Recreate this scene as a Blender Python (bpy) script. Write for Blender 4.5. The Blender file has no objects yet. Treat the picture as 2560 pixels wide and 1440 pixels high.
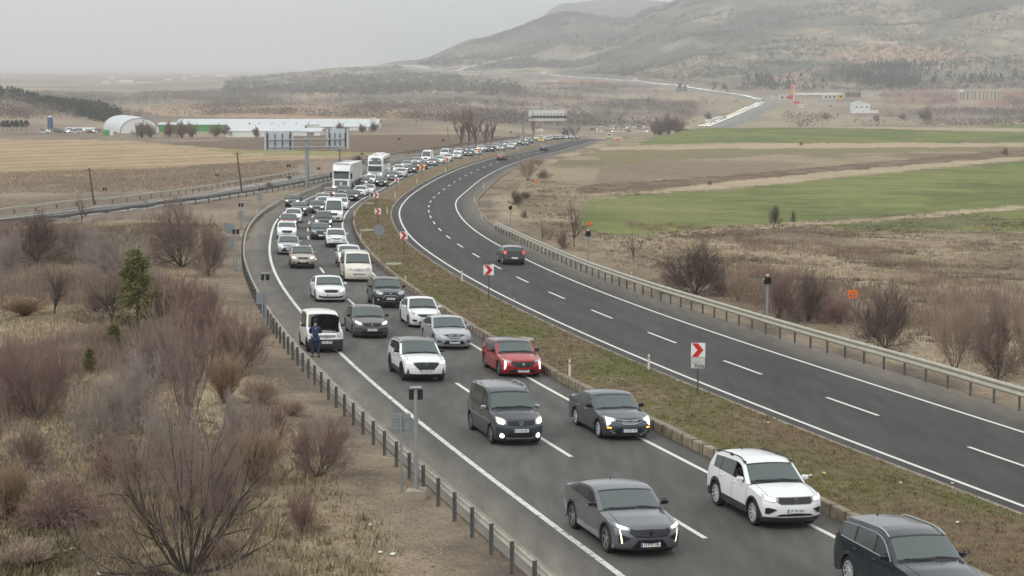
import bpy, bmesh, math, random
import numpy as np
from mathutils import Vector, Matrix
R = math.radians
rng = np.random.default_rng(7)
random.seed(7)
scene = bpy.context.scene
COL = scene.collection

# ------------------------------------------------------------------ camera
FPX, YH, CZ = 4600.0, 175.0, 12.0          # focal length in photo pixels, horizon row, eye height
PITCH = math.atan((720 - YH) / FPX)
cam_d = bpy.data.cameras.new('camera')
cam = bpy.data.objects.new('camera', cam_d)
COL.objects.link(cam)
cam.location = (0, 0, CZ)
cam.rotation_euler = (R(90) - PITCH, 0, 0)
cam_d.sensor_width = 36.0
cam_d.lens = 36.0 * FPX / 2560.0
cam_d.clip_start = 0.5
cam_d.clip_end = 120000
scene.camera = cam

# ------------------------------------------------------------------ world, sun, exposure
SUN_EL, SUN_ROT = R(48), R(215)
world = bpy.data.worlds.new('World')
scene.world = world
world.use_nodes = True
wn = world.node_tree
wn.nodes.clear()
sky = wn.nodes.new('ShaderNodeTexSky')
sky.sky_type = 'NISHITA'
sky.sun_disc = False
sky.sun_elevation = SUN_EL
sky.sun_rotation = SUN_ROT
sky.air_density = 1.0
sky.dust_density = 4.0
sky.ozone_density = 1.0
hs = wn.nodes.new('ShaderNodeHueSaturation')
hs.inputs['Saturation'].default_value = 0.12
mixc = wn.nodes.new('ShaderNodeMix')
mixc.data_type = 'RGBA'
mixc.inputs['Factor'].default_value = 0.82
mixc.inputs['B'].default_value = (7.0, 7.25, 7.4, 1)      # the cloud sheet
bg = wn.nodes.new('ShaderNodeBackground')
bg.inputs['Strength'].default_value = 0.15
wo = wn.nodes.new('ShaderNodeOutputWorld')
wn.links.new(sky.outputs[0], hs.inputs['Color'])
wn.links.new(hs.outputs[0], mixc.inputs['A'])
wn.links.new(mixc.outputs['Result'], bg.inputs['Color'])
wn.links.new(bg.outputs[0], wo.inputs['Surface'])
sl = bpy.data.lights.new('sun', 'SUN')
sl.energy = 0.7
sl.angle = R(14)
sl.color = (1.0, 0.96, 0.9)
so = bpy.data.objects.new('sun', sl)
COL.objects.link(so)
# Nishita: rotation 0 = +Y, clockwise
sd = Vector((math.sin(SUN_ROT) * math.cos(SUN_EL), math.cos(SUN_ROT) * math.cos(SUN_EL), math.sin(SUN_EL)))
so.rotation_euler = sd.to_track_quat('Z', 'Y').to_euler()
so.location = (0, 0, 300)
scene.view_settings.view_transform = 'Standard'
scene.view_settings.look = 'None'
scene.view_settings.gamma = 1
scene.view_settings.exposure = 0.08
scene.cycles.volume_bounces = 1
scene.cycles.max_bounces = 7
scene.cycles.transparent_max_bounces = 10

# ------------------------------------------------------------------ materials
MATS = {}
def lin(c):
    return tuple((x / 255 / 12.92) if x / 255 <= .04045 else ((x / 255 + .055) / 1.055) ** 2.4 for x in c)
def mat(name, col, rough=.6, metal=0.0, emit=None, estr=0.0, coat=0.0, spec=None, noise=None, bump=None):
    """noise=(scale, amount[, second colour]) mottles the base colour; bump=(scale, strength)"""
    if name in MATS: return MATS[name]
    m = bpy.data.materials.new(name); m.use_nodes = True
    nt = m.node_tree; b = nt.nodes['Principled BSDF']
    b.inputs['Base Color'].default_value = (*col, 1)
    b.inputs['Roughness'].default_value = rough
    b.inputs['Metallic'].default_value = metal
    if coat: b.inputs['Coat Weight'].default_value = coat; b.inputs['Coat Roughness'].default_value = .05
    if spec is not None: b.inputs['Specular IOR Level'].default_value = spec
    if emit: b.inputs['Emission Color'].default_value = (*emit, 1); b.inputs['Emission Strength'].default_value = estr
    if noise or bump: tc = nt.nodes.new('ShaderNodeTexCoord')
    if noise:
        n = nt.nodes.new('ShaderNodeTexNoise'); n.inputs['Scale'].default_value = noise[0]; n.inputs['Detail'].default_value = 6
        nt.links.new(tc.outputs['Object'], n.inputs['Vector'])
        r = nt.nodes.new('ShaderNodeValToRGB'); r.color_ramp.elements[0].position = .3; r.color_ramp.elements[1].position = .7
        c2 = noise[2] if len(noise) > 2 else tuple(x * (1 - noise[1]) for x in col)
        r.color_ramp.elements[0].color = (*c2, 1); r.color_ramp.elements[1].color = (*col, 1)
        nt.links.new(n.outputs['Fac'], r.inputs['Fac']); nt.links.new(r.outputs['Color'], b.inputs['Base Color'])
    if bump:
        n2 = nt.nodes.new('ShaderNodeTexNoise'); n2.inputs['Scale'].default_value = bump[0]; n2.inputs['Detail'].default_value = 5
        nt.links.new(tc.outputs['Object'], n2.inputs['Vector'])
        bp = nt.nodes.new('ShaderNodeBump'); bp.inputs['Strength'].default_value = bump[1]; bp.inputs['Distance'].default_value = .05
        nt.links.new(n2.outputs['Fac'], bp.inputs['Height']); nt.links.new(bp.outputs['Normal'], b.inputs['Normal'])
    MATS[name] = m
    return m
def attr_mat(name, rough=.95, fine=(3.0, .35), fine2=(28.0, .35), bump=.4, attr='Col', spec=.2, stretch=None):
    """albedo from a vertex colour (what grows there), broken up by two scales of noise"""
    if name in MATS: return MATS[name]
    m = bpy.data.materials.new(name); m.use_nodes = True
    nt = m.node_tree; b = nt.nodes['Principled BSDF']; N = nt.nodes.new; Lk = nt.links.new
    b.inputs['Roughness'].default_value = rough; b.inputs['Specular IOR Level'].default_value = spec
    a = N('ShaderNodeAttribute'); a.attribute_name = attr
    tc = N('ShaderNodeTexCoord')
    cur = a.outputs['Color']; last = None; vec = tc.outputs['Object']
    if stretch:
        mp_ = N('ShaderNodeMapping'); mp_.inputs['Scale'].default_value = (*stretch, 1); mp_.inputs['Rotation'].default_value = (0, 0, .12); Lk(vec, mp_.inputs['Vector']); vec = mp_.outputs[0]
    for sc, am in (fine, fine2):
        if sc <= 0: continue
        n = N('ShaderNodeTexNoise'); n.inputs['Scale'].default_value = sc; n.inputs['Detail'].default_value = 8; n.inputs['Roughness'].default_value = .65
        Lk(vec, n.inputs['Vector'])
        mr = N('ShaderNodeMapRange'); mr.inputs['From Min'].default_value = .3; mr.inputs['From Max'].default_value = .7
        mr.inputs['To Min'].default_value = 1 - am; mr.inputs['To Max'].default_value = 1 + am
        Lk(n.outputs['Fac'], mr.inputs['Value'])
        v = N('ShaderNodeVectorMath'); v.operation = 'SCALE'
        Lk(cur, v.inputs[0]); Lk(mr.outputs[0], v.inputs['Scale']); cur = v.outputs[0]; last = n
    Lk(cur, b.inputs['Base Color'])
    if bump and last:
        bp = N('ShaderNodeBump'); bp.inputs['Strength'].default_value = bump; bp.inputs['Distance'].default_value = .08
        Lk(last.outputs['Fac'], bp.inputs['Height']); Lk(bp.outputs['Normal'], b.inputs['Normal'])
    MATS[name] = m
    return m
def asphalt(name, base, dark, lane_attr=True):
    m = bpy.data.materials.new(name); m.use_nodes = True
    nt = m.node_tree; b = nt.nodes['Principled BSDF']; N = nt.nodes.new; Lk = nt.links.new
    b.inputs['Roughness'].default_value = .82; b.inputs['Specular IOR Level'].default_value = .3
    tc = N('ShaderNodeTexCoord')
    a = N('ShaderNodeAttribute'); a.attribute_name = 'Col'
    n1 = N('ShaderNodeTexNoise'); n1.inputs['Scale'].default_value = .12; n1.inputs['Detail'].default_value = 5
    n2 = N('ShaderNodeTexNoise'); n2.inputs['Scale'].default_value = 40; n2.inputs['Detail'].default_value = 3
    n3 = N('ShaderNodeTexNoise'); n3.inputs['Scale'].default_value = 1.3; n3.inputs['Detail'].default_value = 8
    mp = N('ShaderNodeMapping'); mp.inputs['Scale'].default_value = (1.6, .25, 1)
    Lk(tc.outputs['Object'], mp.inputs['Vector'])
    Lk(mp.outputs[0], n1.inputs['Vector']); Lk(tc.outputs['Object'], n2.inputs['Vector']); Lk(mp.outputs[0], n3.inputs['Vector'])
    cur = a.outputs['Color']
    for n, lo, hi in ((n1, .80, 1.2), (n3, .80, 1.2), (n2, .66, 1.36)):
        mr = N('ShaderNodeMapRange'); mr.inputs['From Min'].default_value = .3; mr.inputs['From Max'].default_value = .7
        mr.inputs['To Min'].default_value = lo; mr.inputs['To Max'].default_value = hi
        Lk(n.outputs['Fac'], mr.inputs['Value'])
        v = N('ShaderNodeVectorMath'); v.operation = 'SCALE'
        Lk(cur, v.inputs[0]); Lk(mr.outputs[0], v.inputs['Scale']); cur = v.outputs[0]
    Lk(cur, b.inputs['Base Color'])
    bp = N('ShaderNodeBump'); bp.inputs['Strength'].default_value = .25; bp.inputs['Distance'].default_value = .01
    Lk(n2.outputs['Fac'], bp.inputs['Height']); Lk(bp.outputs['Normal'], b.inputs['Normal'])
    MATS[name] = m
    return m
def paint_mat(name, col, wear):
    """road paint with worn holes that show the road"""
    m = bpy.data.materials.new(name); m.use_nodes = True
    nt = m.node_tree; b = nt.nodes['Principled BSDF']; N = nt.nodes.new; Lk = nt.links.new
    b.inputs['Roughness'].default_value = .6
    tc = N('ShaderNodeTexCoord'); n = N('ShaderNodeTexNoise'); n.inputs['Scale'].default_value = 3.2; n.inputs['Detail'].default_value = 9; n.inputs['Roughness'].default_value = .8
    Lk(tc.outputs['Object'], n.inputs['Vector'])
    r = N('ShaderNodeValToRGB'); r.color_ramp.elements[0].position = wear; r.color_ramp.elements[1].position = wear + .05
    r.color_ramp.elements[0].color = (.16, .155, .145, 1); r.color_ramp.elements[1].color = (*col, 1)
    Lk(n.outputs['Fac'], r.inputs['Fac']); Lk(r.outputs['Color'], b.inputs['Base Color'])
    MATS[name] = m
    return m

# ------------------------------------------------------------------ mesh helpers
def mesh_from(name, V, F, mats, smooth=False, fm=None, sharp=None):
    me = bpy.data.meshes.new(name)
    V = np.asarray(V, dtype=np.float32).reshape(-1, 3)
    if isinstance(F, np.ndarray):
        k = F.shape[1]; n = len(F)
        me.vertices.add(len(V)); me.vertices.foreach_set('co', V.ravel())
        me.loops.add(n * k); me.loops.foreach_set('vertex_index', F.astype(np.int32).ravel())
        me.polygons.add(n); me.polygons.foreach_set('loop_start', np.arange(0, n * k, k, dtype=np.int32))
        me.polygons.foreach_set('loop_total', np.full(n, k, dtype=np.int32))
        me.update(calc_edges=True)
    else:
        me.from_pydata(V.tolist(), [], [list(map(int, f)) for f in F]); me.update()
    for m in (mats if isinstance(mats, (list, tuple)) else [mats]): me.materials.append(m)
    if fm is not None: me.polygons.foreach_set('material_index', np.asarray(fm, dtype=np.int32))
    if smooth:
        me.polygons.foreach_set('use_smooth', np.ones(len(me.polygons), dtype=bool))
        if sharp: me.set_sharp_from_angle(angle=R(sharp))
    return me
def link(name, me, parent=None, loc=None, rot=None):
    o = bpy.data.objects.new(name, me); COL.objects.link(o)
    if parent is not None: o.parent = parent
    if loc is not None: o.location = loc
    if rot is not None: o.rotation_euler = rot
    return o
def tag(o, label=None, cat=None, group=None, kind=None):
    if label: o['label'] = label
    if cat: o['category'] = cat
    if group: o['group'] = group
    if kind: o['kind'] = kind
    return o
def empty(name, loc=(0, 0, 0), rz=0, label=None, cat=None, group=None):
    o = bpy.data.objects.new(name, None); COL.objects.link(o)
    o.location = loc; o.rotation_euler = (0, 0, rz); o.empty_display_size = .3
    return tag(o, label, cat, group)
def kids(o): return [c for c in bpy.data.objects if c.parent == o]
CH = {}                                     # parent name -> children, filled by link_tree copies
def copy_tree(src, parent=None):
    c = src.copy(); COL.objects.link(c)
    if parent is not None: c.parent = parent
    for ch in CHILD.get(src.name, []): copy_tree(ch, c)
    return c
CHILD = {}
def index_children():
    CHILD.clear()
    for o in bpy.data.objects:
        if o.parent: CHILD.setdefault(o.parent.name, []).append(o)
class MB:
    """collects shapes that become one mesh"""
    def __init__(s): s.V = []; s.F = []; s.M = []; s.m = 0
    def add(s, V, F):
        o = len(s.V); s.V += [tuple(map(float, v)) for v in V]; s.F += [[i + o for i in f] for f in F]; s.M += [s.m] * len(F); return s
    def box(s, c, d, rz=0, tilt=0, taper=1.0):
        x, y, z = d[0] / 2, d[1] / 2, d[2] / 2; V = []
        for k, (a, b, e) in enumerate([(-1, -1, -1), (1, -1, -1), (1, 1, -1), (-1, 1, -1), (-1, -1, 1), (1, -1, 1), (1, 1, 1), (-1, 1, 1)]):
            t = taper if e > 0 else 1
            v = Vector((a * x * t, b * y * t, e * z))
            if tilt: v.rotate(Matrix.Rotation(tilt, 3, 'Y'))
            if rz: v.rotate(Matrix.Rotation(rz, 3, 'Z'))
            V.append((v.x + c[0], v.y + c[1], v.z + c[2]))
        return s.add(V, [[0, 3, 2, 1], [4, 5, 6, 7], [0, 1, 5, 4], [1, 2, 6, 5], [2, 3, 7, 6], [3, 0, 4, 7]])
    def cbox(s, c, d, b=.02, rz=0):
        """box with chamfered vertical and top edges"""
        x, y, z = d[0] / 2, d[1] / 2, d[2] / 2; V = []; rings = []
        for zz, ins in ((-z, b * .5), (-z + b, 0), (z - b, 0), (z, b)):
            ring = []
            for sx, sy in ((-1, -1), (1, -1), (1, 1), (-1, 1)):
                X, Y = x - ins, y - ins
                pts = [(sx * (X - b), sy * Y), (sx * X, sy * (Y - b))]
                if sx * sy < 0: pts = pts[::-1]
                if (sx, sy) in ((-1, -1), (1, 1)): pts = pts[::-1]
                ring += pts
            rings.append(ring)
            for p in ring:
                v = Vector((p[0], p[1], zz)); 
                if rz: v.rotate(Matrix.Rotation(rz, 3, 'Z'))
                V.append((v.x + c[0], v.y + c[1], v.z + c[2]))
        F = [list(range(7, -1, -1)), list(range(24, 32))]
        for r in range(3):
            for i in range(8):
                j = (i + 1) % 8; F.append([r * 8 + i, r * 8 + j, r * 8 + 8 + j, r * 8 + 8 + i])
        return s.add(V, F)
    def tube(s, a, b, r0, r1=None, n=8, caps=True):
        a, b = Vector(a), Vector(b); r1 = r0 if r1 is None else r1; d = (b - a)
        if d.length < 1e-6: return s
        d.normalize(); u = d.orthogonal().normalized(); w = d.cross(u); V = []
        for p, r in ((a, r0), (b, r1)):
            for i in range(n):
                an = 2 * math.pi * i / n; V.append(p + u * (r * math.cos(an)) + w * (r * math.sin(an)))
        F = [[i, (i + 1) % n, n + (i + 1) % n, n + i] for i in range(n)]
        if caps: F += [list(range(n - 1, -1, -1)), list(range(n, 2 * n))]
        return s.add(V, F)
    def path(s, P, r, n=6):
        for a, b in zip(P[:-1], P[1:]): s.tube(a, b, r, n=n)
        return s
    def lathe(s, prof, c, axis='z', n=20, caps=False):
        V = []; m = len(prof)
        for i in range(n):
            an = 2 * math.pi * i / n
            for r, h in prof:
                x, y = r * math.cos(an), r * math.sin(an)
                V.append({'z': (c[0] + x, c[1] + y, c[2] + h), 'y': (c[0] + x, c[1] + h, c[2] + y), 'x': (c[0] + h, c[1] + x, c[2] + y)}[axis])
        F = []
        for i in range(n):
            j = (i + 1) % n
            for k in range(m - 1): F.append([i * m + k, i * m + k + 1, j * m + k + 1, j * m + k])
        return s.add(V, F)
    def poly(s, pts): return s.add(pts, [list(range(len(pts)))])
    def prism(s, pts2, d0, d1, f):
        """pts2 extruded between d0 and d1, f(u,v,d)->xyz"""
        n = len(pts2); V = [f(u, v, d0) for u, v in pts2] + [f(u, v, d1) for u, v in pts2]
        F = [list(range(n - 1, -1, -1)), list(range(n, 2 * n))] + [[i, (i + 1) % n, n + (i + 1) % n, n + i] for i in range(n)]
        return s.add(V, F)
    def build(s, name, mats, parent=None, smooth=False, sharp=40, loc=None, rot=None):
        return link(name, mesh_from(name, s.V, s.F, mats, smooth, s.M if isinstance(mats, (list, tuple)) else None, sharp), parent, loc, rot)
def text_mesh(txt, size, extrude=.001, align='CENTER'):
    cu = bpy.data.curves.new('lettering', 'FONT'); cu.body = txt; cu.size = size; cu.align_x = align; cu.align_y = 'CENTER'; cu.extrude = extrude
    cu.resolution_u = 2
    o = bpy.data.objects.new('lettering_tmp', cu); COL.objects.link(o)
    dg = bpy.context.evaluated_depsgraph_get(); dg.update()
    me = bpy.data.meshes.new_from_object(o.evaluated_get(dg))
    V = np.array([v.co[:] for v in me.vertices]).reshape(-1, 3); F = [list(p.vertices) for p in me.polygons]
    bpy.data.objects.remove(o); bpy.data.curves.remove(cu); bpy.data.meshes.remove(me)
    return V, F

# ------------------------------------------------------------------ numeric noise
def _hash(ix, iy, s):
    h = (ix.astype(np.int64) * 374761393 + iy.astype(np.int64) * 668265263 + s * 1442695041) & 0xffffffff
    h = ((h ^ (h >> 13)) * 1274126177) & 0xffffffff
    return ((h ^ (h >> 16)) & 0xffff) / 65535.0
def vnoise(x, y, s=0):
    x = np.asarray(x, float); y = np.asarray(y, float)
    ix = np.floor(x); iy = np.floor(y); fx = x - ix; fy = y - iy
    fx = fx * fx * (3 - 2 * fx); fy = fy * fy * (3 - 2 * fy); ix = ix.astype(int); iy = iy.astype(int)
    a = _hash(ix, iy, s); b = _hash(ix + 1, iy, s); c = _hash(ix, iy + 1, s); d = _hash(ix + 1, iy + 1, s)
    return (a * (1 - fx) + b * fx) * (1 - fy) + (c * (1 - fx) + d * fx) * fy
def fbm(x, y, o=4, s=0):
    v = 0; a = .5; t = 0
    for k in range(o):
        v = v + a * vnoise(x * 2 ** k + 17.3 * k, y * 2 ** k - 9.1 * k, s + k); t += a; a *= .5
    return v / t
def sstep(a, b, x):
    t = np.clip((np.asarray(x, float) - a) / (b - a), 0, 1); return t * t * (3 - 2 * t)

# ------------------------------------------------------------------ the lie of the land
HY = np.array([-60, 0, 50, 90, 130, 170, 210, 260, 320, 400, 500, 650, 800, 950, 1100, 1300])
HH = np.array([9.6, 11.04, 12.39, 13.47, 14.7, 15.84, 16.9, 18.0, 18.7, 19.2, 20.6, 24.1, 28.9, 34.2, 41.5, 49.])
_yy = np.arange(-60, 1300, 4.0); _hh = np.interp(_yy, HY, HH)
_k = np.exp(-.5 * (np.arange(-12, 13) / 5.0) ** 2); _k /= _k.sum()
_hh = np.convolve(np.pad(_hh, 12, 'reflect', reflect_type='odd'), _k, 'valid')
def ZR(X, Y):
    """height of the motorway surface"""
    return CZ - (np.interp(Y, _yy, _hh) + .026 * np.clip(X, -35, 40))
# each column: photo column, then (distance, photo row at which that ground shows)
TAB = {
 -900: [(250, 530), (420, 400), (600, 365), (800, 345), (1000, 320), (1250, 250), (1500, 190), (1750, 225), (2300, 240), (3200, 222), (4500, 205), (7000, 191), (10000, 185), (14000, 182)],
 0:    [(250, 530), (420, 408), (600, 370), (800, 346), (1000, 327), (1250, 285), (1500, 238), (1700, 252), (2300, 245), (3200, 225), (4500, 206), (7000, 191), (10000, 185), (14000, 182)],
 150:  [(250, 528), (420, 408), (600, 370), (800, 346), (1000, 327), (1250, 300), (1500, 268), (1700, 275), (2300, 250), (3200, 226), (4500, 207), (7000, 191), (10000, 185), (14000, 182)],
 320:  [(250, 525), (420, 406), (600, 370), (800, 347), (1000, 328), (1250, 312), (1500, 300), (1700, 283), (2300, 252), (3200, 228), (4500, 207), (7000, 191), (10000, 185), (14000, 182)],
 600:  [(250, 520), (420, 400), (600, 366), (800, 345), (1000, 326), (1500, 285), (2300, 250), (3200, 226), (4500, 203), (6000, 190), (9000, 186), (14000, 182)],
 900:  [(250, 515), (420, 394), (600, 360), (800, 338), (1000, 322), (1500, 288), (2300, 250), (3200, 218), (4200, 188), (5000, 170), (5600, 166), (7000, 182), (14000, 182)],
 1030: [(250, 513), (420, 391), (600, 357), (800, 337), (1000, 322), (1500, 290), (2300, 248), (3200, 214), (4200, 184), (5000, 156), (5700, 150), (7000, 180), (14000, 182)],
 1200: [(250, 510), (420, 388), (600, 352), (800, 337), (1000, 325), (1500, 293), (2300, 245), (3200, 208), (4000, 185), (4800, 135), (5600, 93), (6400, 110), (9000, 165), (14000, 165)],
 1420: [(250, 512), (420, 386), (600, 349), (800, 342), (950, 340.5), (1150, 338), (1500, 312), (2300, 245), (3000, 212), (3600, 192), (4400, 150), (5600, 31), (6300, 60), (8500, 20), (9500, 10), (14000, 120)],
 1560: [(250, 515), (420, 390), (600, 350), (800, 343), (950, 339.5), (1150, 338), (1500, 314), (2300, 245), (2900, 215), (3500, 190), (4300, 130), (5600, 60), (6300, 55), (8000, 30), (9500, -10), (14000, 110)],
 1640: [(250, 520), (420, 408), (600, 362), (800, 336), (900, 333), (1000, 345), (1500, 316), (2200, 248), (2800, 218), (3400, 180), (4200, 110), (5200, 36), (6300, 30), (9000, 10), (14000, 110)],
 1760: [(250, 524), (420, 412), (600, 358), (800, 322), (870, 318), (980, 345), (1300, 338), (1500, 314), (2200, 248), (2700, 216), (3300, 172), (4200, 85), (5200, -5), (6300, -30), (14000, 100)],
 1900: [(250, 526), (420, 412), (600, 358), (800, 321), (860, 317), (980, 342), (1300, 332), (1500, 316), (2000, 268), (2300, 246), (2700, 214), (3300, 160), (4200, 70), (5200, -40), (14000, 60)],
 2200: [(250, 530), (420, 414), (600, 360), (800, 320), (880, 316), (980, 335), (1300, 322), (1500, 308), (2000, 268), (2400, 240), (2800, 205), (3400, 140), (4200, 40), (5000, -50), (14000, 40)],
 2560: [(250, 532), (420, 416), (600, 362), (800, 325), (950, 309), (1060, 322), (1300, 318), (1500, 305), (2000, 268), (2400, 238), (2800, 190), (3400, 110), (4200, 0), (5000, -110), (14000, 0)],
 3600: [(250, 532), (420, 416), (600, 362), (800, 325), (950, 309), (1060, 322), (1500, 300), (2000, 262), (2400, 225), (2800, 160), (3400, 60), (4200, -80), (5000, -200), (14000, -40)],
}
_tp = np.array(sorted(TAB)); _tl = np.linspace(math.log(250), math.log(14000), 260)
_TH = np.zeros((len(_tp), len(_tl)))
for _i, _p in enumerate(_tp):
    _a = np.array(TAB[_p], float); _h = (_a[:, 1] - YH) * _a[:, 0] / FPX
    _TH[_i] = np.interp(np.exp(_tl), _a[:, 0], _h)
_k2 = np.exp(-.5 * (np.arange(-6, 7) / 2.2) ** 2); _k2 /= _k2.sum()
_TS = np.array([np.convolve(np.pad(r, 6, 'edge'), _k2, 'valid') for r in _TH])
_w = (np.exp(_tl) > 1050)[None, :] * 1.0
_TH = _TH * (1 - _w) + _TS * _w
def table_h(X, Y):
    Yc = np.maximum(Y, 60); px = np.clip(1280 + FPX * X / Yc, -900, 3600); l = np.clip(np.log(Yc), _tl[0], _tl[-1]); farf = np.maximum(Yc / 14000., 1.) ** .55
    fi = np.interp(px, _tp, np.arange(len(_tp))); i = np.clip(fi.astype(int), 0, len(_tp) - 2); f = fi - i; f = f * f * (3 - 2 * f)
    fj = (l - _tl[0]) / (_tl[1] - _tl[0]); j = np.clip(fj.astype(int), 0, len(_tl) - 2); g = fj - j
    return (_TH[i, j] * (1 - f) + _TH[i + 1, j] * f) * (1 - g) + (_TH[i, j + 1] * (1 - f) + _TH[i + 1, j + 1] * f) * g
def ray(px, py):
    u = (px - 1280) / FPX; v = (720 - py) / FPX
    return u, math.cos(PITCH) + v * math.sin(PITCH), -math.sin(PITCH) + v * math.cos(PITCH)
def proj(x, y, z):
    z = z - CZ; d = y * math.cos(PITCH) - z * math.sin(PITCH); v = y * math.sin(PITCH) + z * math.cos(PITCH)
    return 1280 + FPX * x / d, 720 - FPX * v / d
def hit(px, py, fz, lo=12., hi=1200., n=600, first=True):
    dx, dy, dz = ray(px, py)
    t = np.exp(np.linspace(math.log(lo), math.log(hi), n))
    below = (CZ + t * dz) < fz(t * dx, t * dy)
    k = np.argmax(below) if below.any() else n - 1
    a, b = t[max(k - 1, 0)], t[k]
    for _ in range(30):
        m = (a + b) / 2
        if CZ + m * dz < fz(np.array([m * dx]), np.array([m * dy]))[0]: b = m
        else: a = m
    return a * dx, a * dy
def on_road(px, py): return hit(px, py, ZR, 12, 1100)
def road_pts(L): return np.array([on_road(*p) for p in L])
def resample(P, step):
    P = np.asarray(P, float); d = np.r_[0, np.cumsum(np.hypot(*np.diff(P, axis=0).T))]; n = max(2, int(d[-1] / step) + 1); s = np.linspace(0, d[-1], n)
    return np.stack([np.interp(s, d, P[:, 0]), np.interp(s, d, P[:, 1])], 1)
def smooth_curve(P, sig, step=2.0):
    P = resample(P, step); k = int(3 * sig / step) + 1; w = np.exp(-.5 * (np.arange(-k, k + 1) * step / sig) ** 2); w /= w.sum()
    return np.stack([np.convolve(np.pad(P[:, i], k, 'reflect', reflect_type='odd'), w, 'valid') for i in (0, 1)], 1)
def offset(P, d):
    """d may be an array; positive = to the right when walking away from the camera"""
    t = np.gradient(P, axis=0); t /= np.linalg.norm(t, axis=1)[:, None]
    return P + np.stack([t[:, 1], -t[:, 0]], 1) * np.reshape(d, (-1, 1))
A_px = [(1540,1430),(1425,1352),(1350,1295),(1275,1240),(1187,1172),(1127,1120),(1082,1095),(1030,1045),(940,967),(890,927),(852,894),(760,792),(740,767),(715,737),(692,702),(677.5,667),(671,640),(670,620),(674,600),(682,577),(695,557)]
B_px = [(2143,1371),(2066,1331),(1775,1188),(1626,1111),(1440,1015),(1336,959),(1217,890),(1177,864),(1017,755),(950,705),(932,692),(870,615),(856,582.5),(852.5,565),(855,547.5),(866,527.5),(885,509),(910,494),(935,481),(960,470),(994,455)]
L2_px = [(2560,1266),(2435,1220),(2120,1106),(1920,1026),(1760,963.7),(1625,907.5),(1475,845),(1350,785),(1222.5,725),(1155,685),(1100,650),(1060,625),(1025,595),(1012.5,577),(998.7,550),(994.5,530),(1000,515),(1022.5,490),(1057.5,466),(1105,440),(1160,417),(1207.5,402.5),(1250,391),(1305,381),(1347.5,372.5),(1400,359),(1450,349),(1500,341.5)]
R2_px = [(2560,1081),(2270,987.5),(2045,920),(1950,890),(1760,824.5),(1600,768.7),(1490,727.5),(1400,690),(1322.5,653),(1260,622.2),(1200,587.5),(1170,565),(1150,542.5),(1140,525),(1136,512.5),(1137,500),(1147.5,482.5),(1165,467.5),(1190,451),(1225,432.5),(1260,419.5),(1300,407),(1350,394.5),(1400,382),(1450,370),(1500,356.5)]
def extend(P, back, fwd):
    d0 = P[0] - P[6]; d0 /= np.linalg.norm(d0); d1 = P[-1] - P[-7]; d1 /= np.linalg.norm(d1)
    return np.vstack([P[0] + d0 * back, P, P[-1] + d1 * fwd])
L2c = smooth_curve(extend(smooth_curve(road_pts(L2_px), 8), 60, 0), 6)
Bc0 = smooth_curve(road_pts(B_px), 8)
# beyond the bend the markings run parallel, so they are laid out as offsets of one line
far = L2c[L2c[:, 1] > 285]
d1 = far[-1] - far[-12]; d1 /= np.linalg.norm(d1)
ext = [far[-1] + d1 * s + np.array([d1[1], -d1[0]]) * (s * s * .00022) for s in np.arange(10, 420, 10)]
L2c = np.vstack([L2c, ext]); L2c = smooth_curve(L2c, 8)
Bfar = offset(L2c, -6.1); Bfar = Bfar[Bfar[:, 1] > 300]
Bc = smooth_curve(extend(np.vstack([Bc0[Bc0[:, 1] < 282], Bfar]), 60, 0), 10)
Ac0 = smooth_curve(road_pts(A_px), 8)
Ac_far = offset(Bc, -7.05); Ac_far = Ac_far[Ac_far[:, 1] > 185]
Ac = smooth_curve(extend(np.vstack([Ac0[Ac0[:, 1] < 170], Ac_far]), 60, 0), 10)
R2c0 = smooth_curve(road_pts(R2_px), 8); R2far = offset(L2c, 7.2); R2far = R2far[R2far[:, 1] > 270]
R2c = smooth_curve(extend(np.vstack([R2c0[R2c0[:, 1] < 255], R2far]), 60, 0), 10)
def fx(P):
    """a line of the road as X(Y); Y rises steadily along all of them"""
    o = np.argsort(P[:, 1]); return P[o, 0], P[o, 1]
def Xof(P, Y): a, b = fx(P); return np.interp(Y, b, a)
YS = np.arange(-20, 1000, 3.0)
GL_px = [(1282,1431),(1230,1380),(1177,1337),(1130,1295),(1089,1258),(1052,1222),(1016,1191),(984,1162),(955,1133),(926,1106),(901,1081),(855,1037),(816,996),(782,960),(740,912),(715,885),(694,860),(664,808),(640,758),(622,722),(606,685),(602,655),(606,618),(615,586),(631,560),(661,534),(706,508),(746,495),(811,470),(870,450)]
Gc0 = smooth_curve(road_pts(GL_px), 8)
Gfar = offset(Ac, -7.6); Gfar = Gfar[Gfar[:, 1] > 352]
Gc = smooth_curve(extend(np.vstack([Gc0[Gc0[:, 1] < 285], Gfar]), 60, 0), 8)
GR_px = [(2560,1010),(2494,1011),(2428,988),(2367,966),(2308,947),(2251,935),(2197,923),(2150,909),(2103,895),(2060,882),(2016,868),(1977,854),(1940,843),(1906,833),(1870,820),(1838,812),(1777,790),(1703,769),(1637,748),(1567,722),(1500,698),(1442,676),(1400,655),(1340,628),(1290,603),(1240,578)]
GRc0 = smooth_curve(road_pts(GR_px[1:]), 6)
Ec = offset(R2c, 2.6)
Kc1 = offset(Bc, 1.05); Kc2 = offset(L2c, -.85)
gx_, gy_ = fx(Gc); ex_, ey_ = fx(Ec)
def corridor(X, Y):
    """metres outside the road corridor, left (negative) or right (positive), 0 inside"""
    a = np.interp(Y, gy_, gx_) - .8; b = np.interp(Y, ey_, ex_) + .5
    return np.where(X < a, (X - a), np.where(X > b, X - b, 0.)) * .94
RAMP_px = [(-300, 578), (-100, 560), (0, 551), (200, 533), (370, 516), (500, 496), (620, 474), (700, 459), (760, 449), (850, 430), (960, 402), (1060, 380)]
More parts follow.
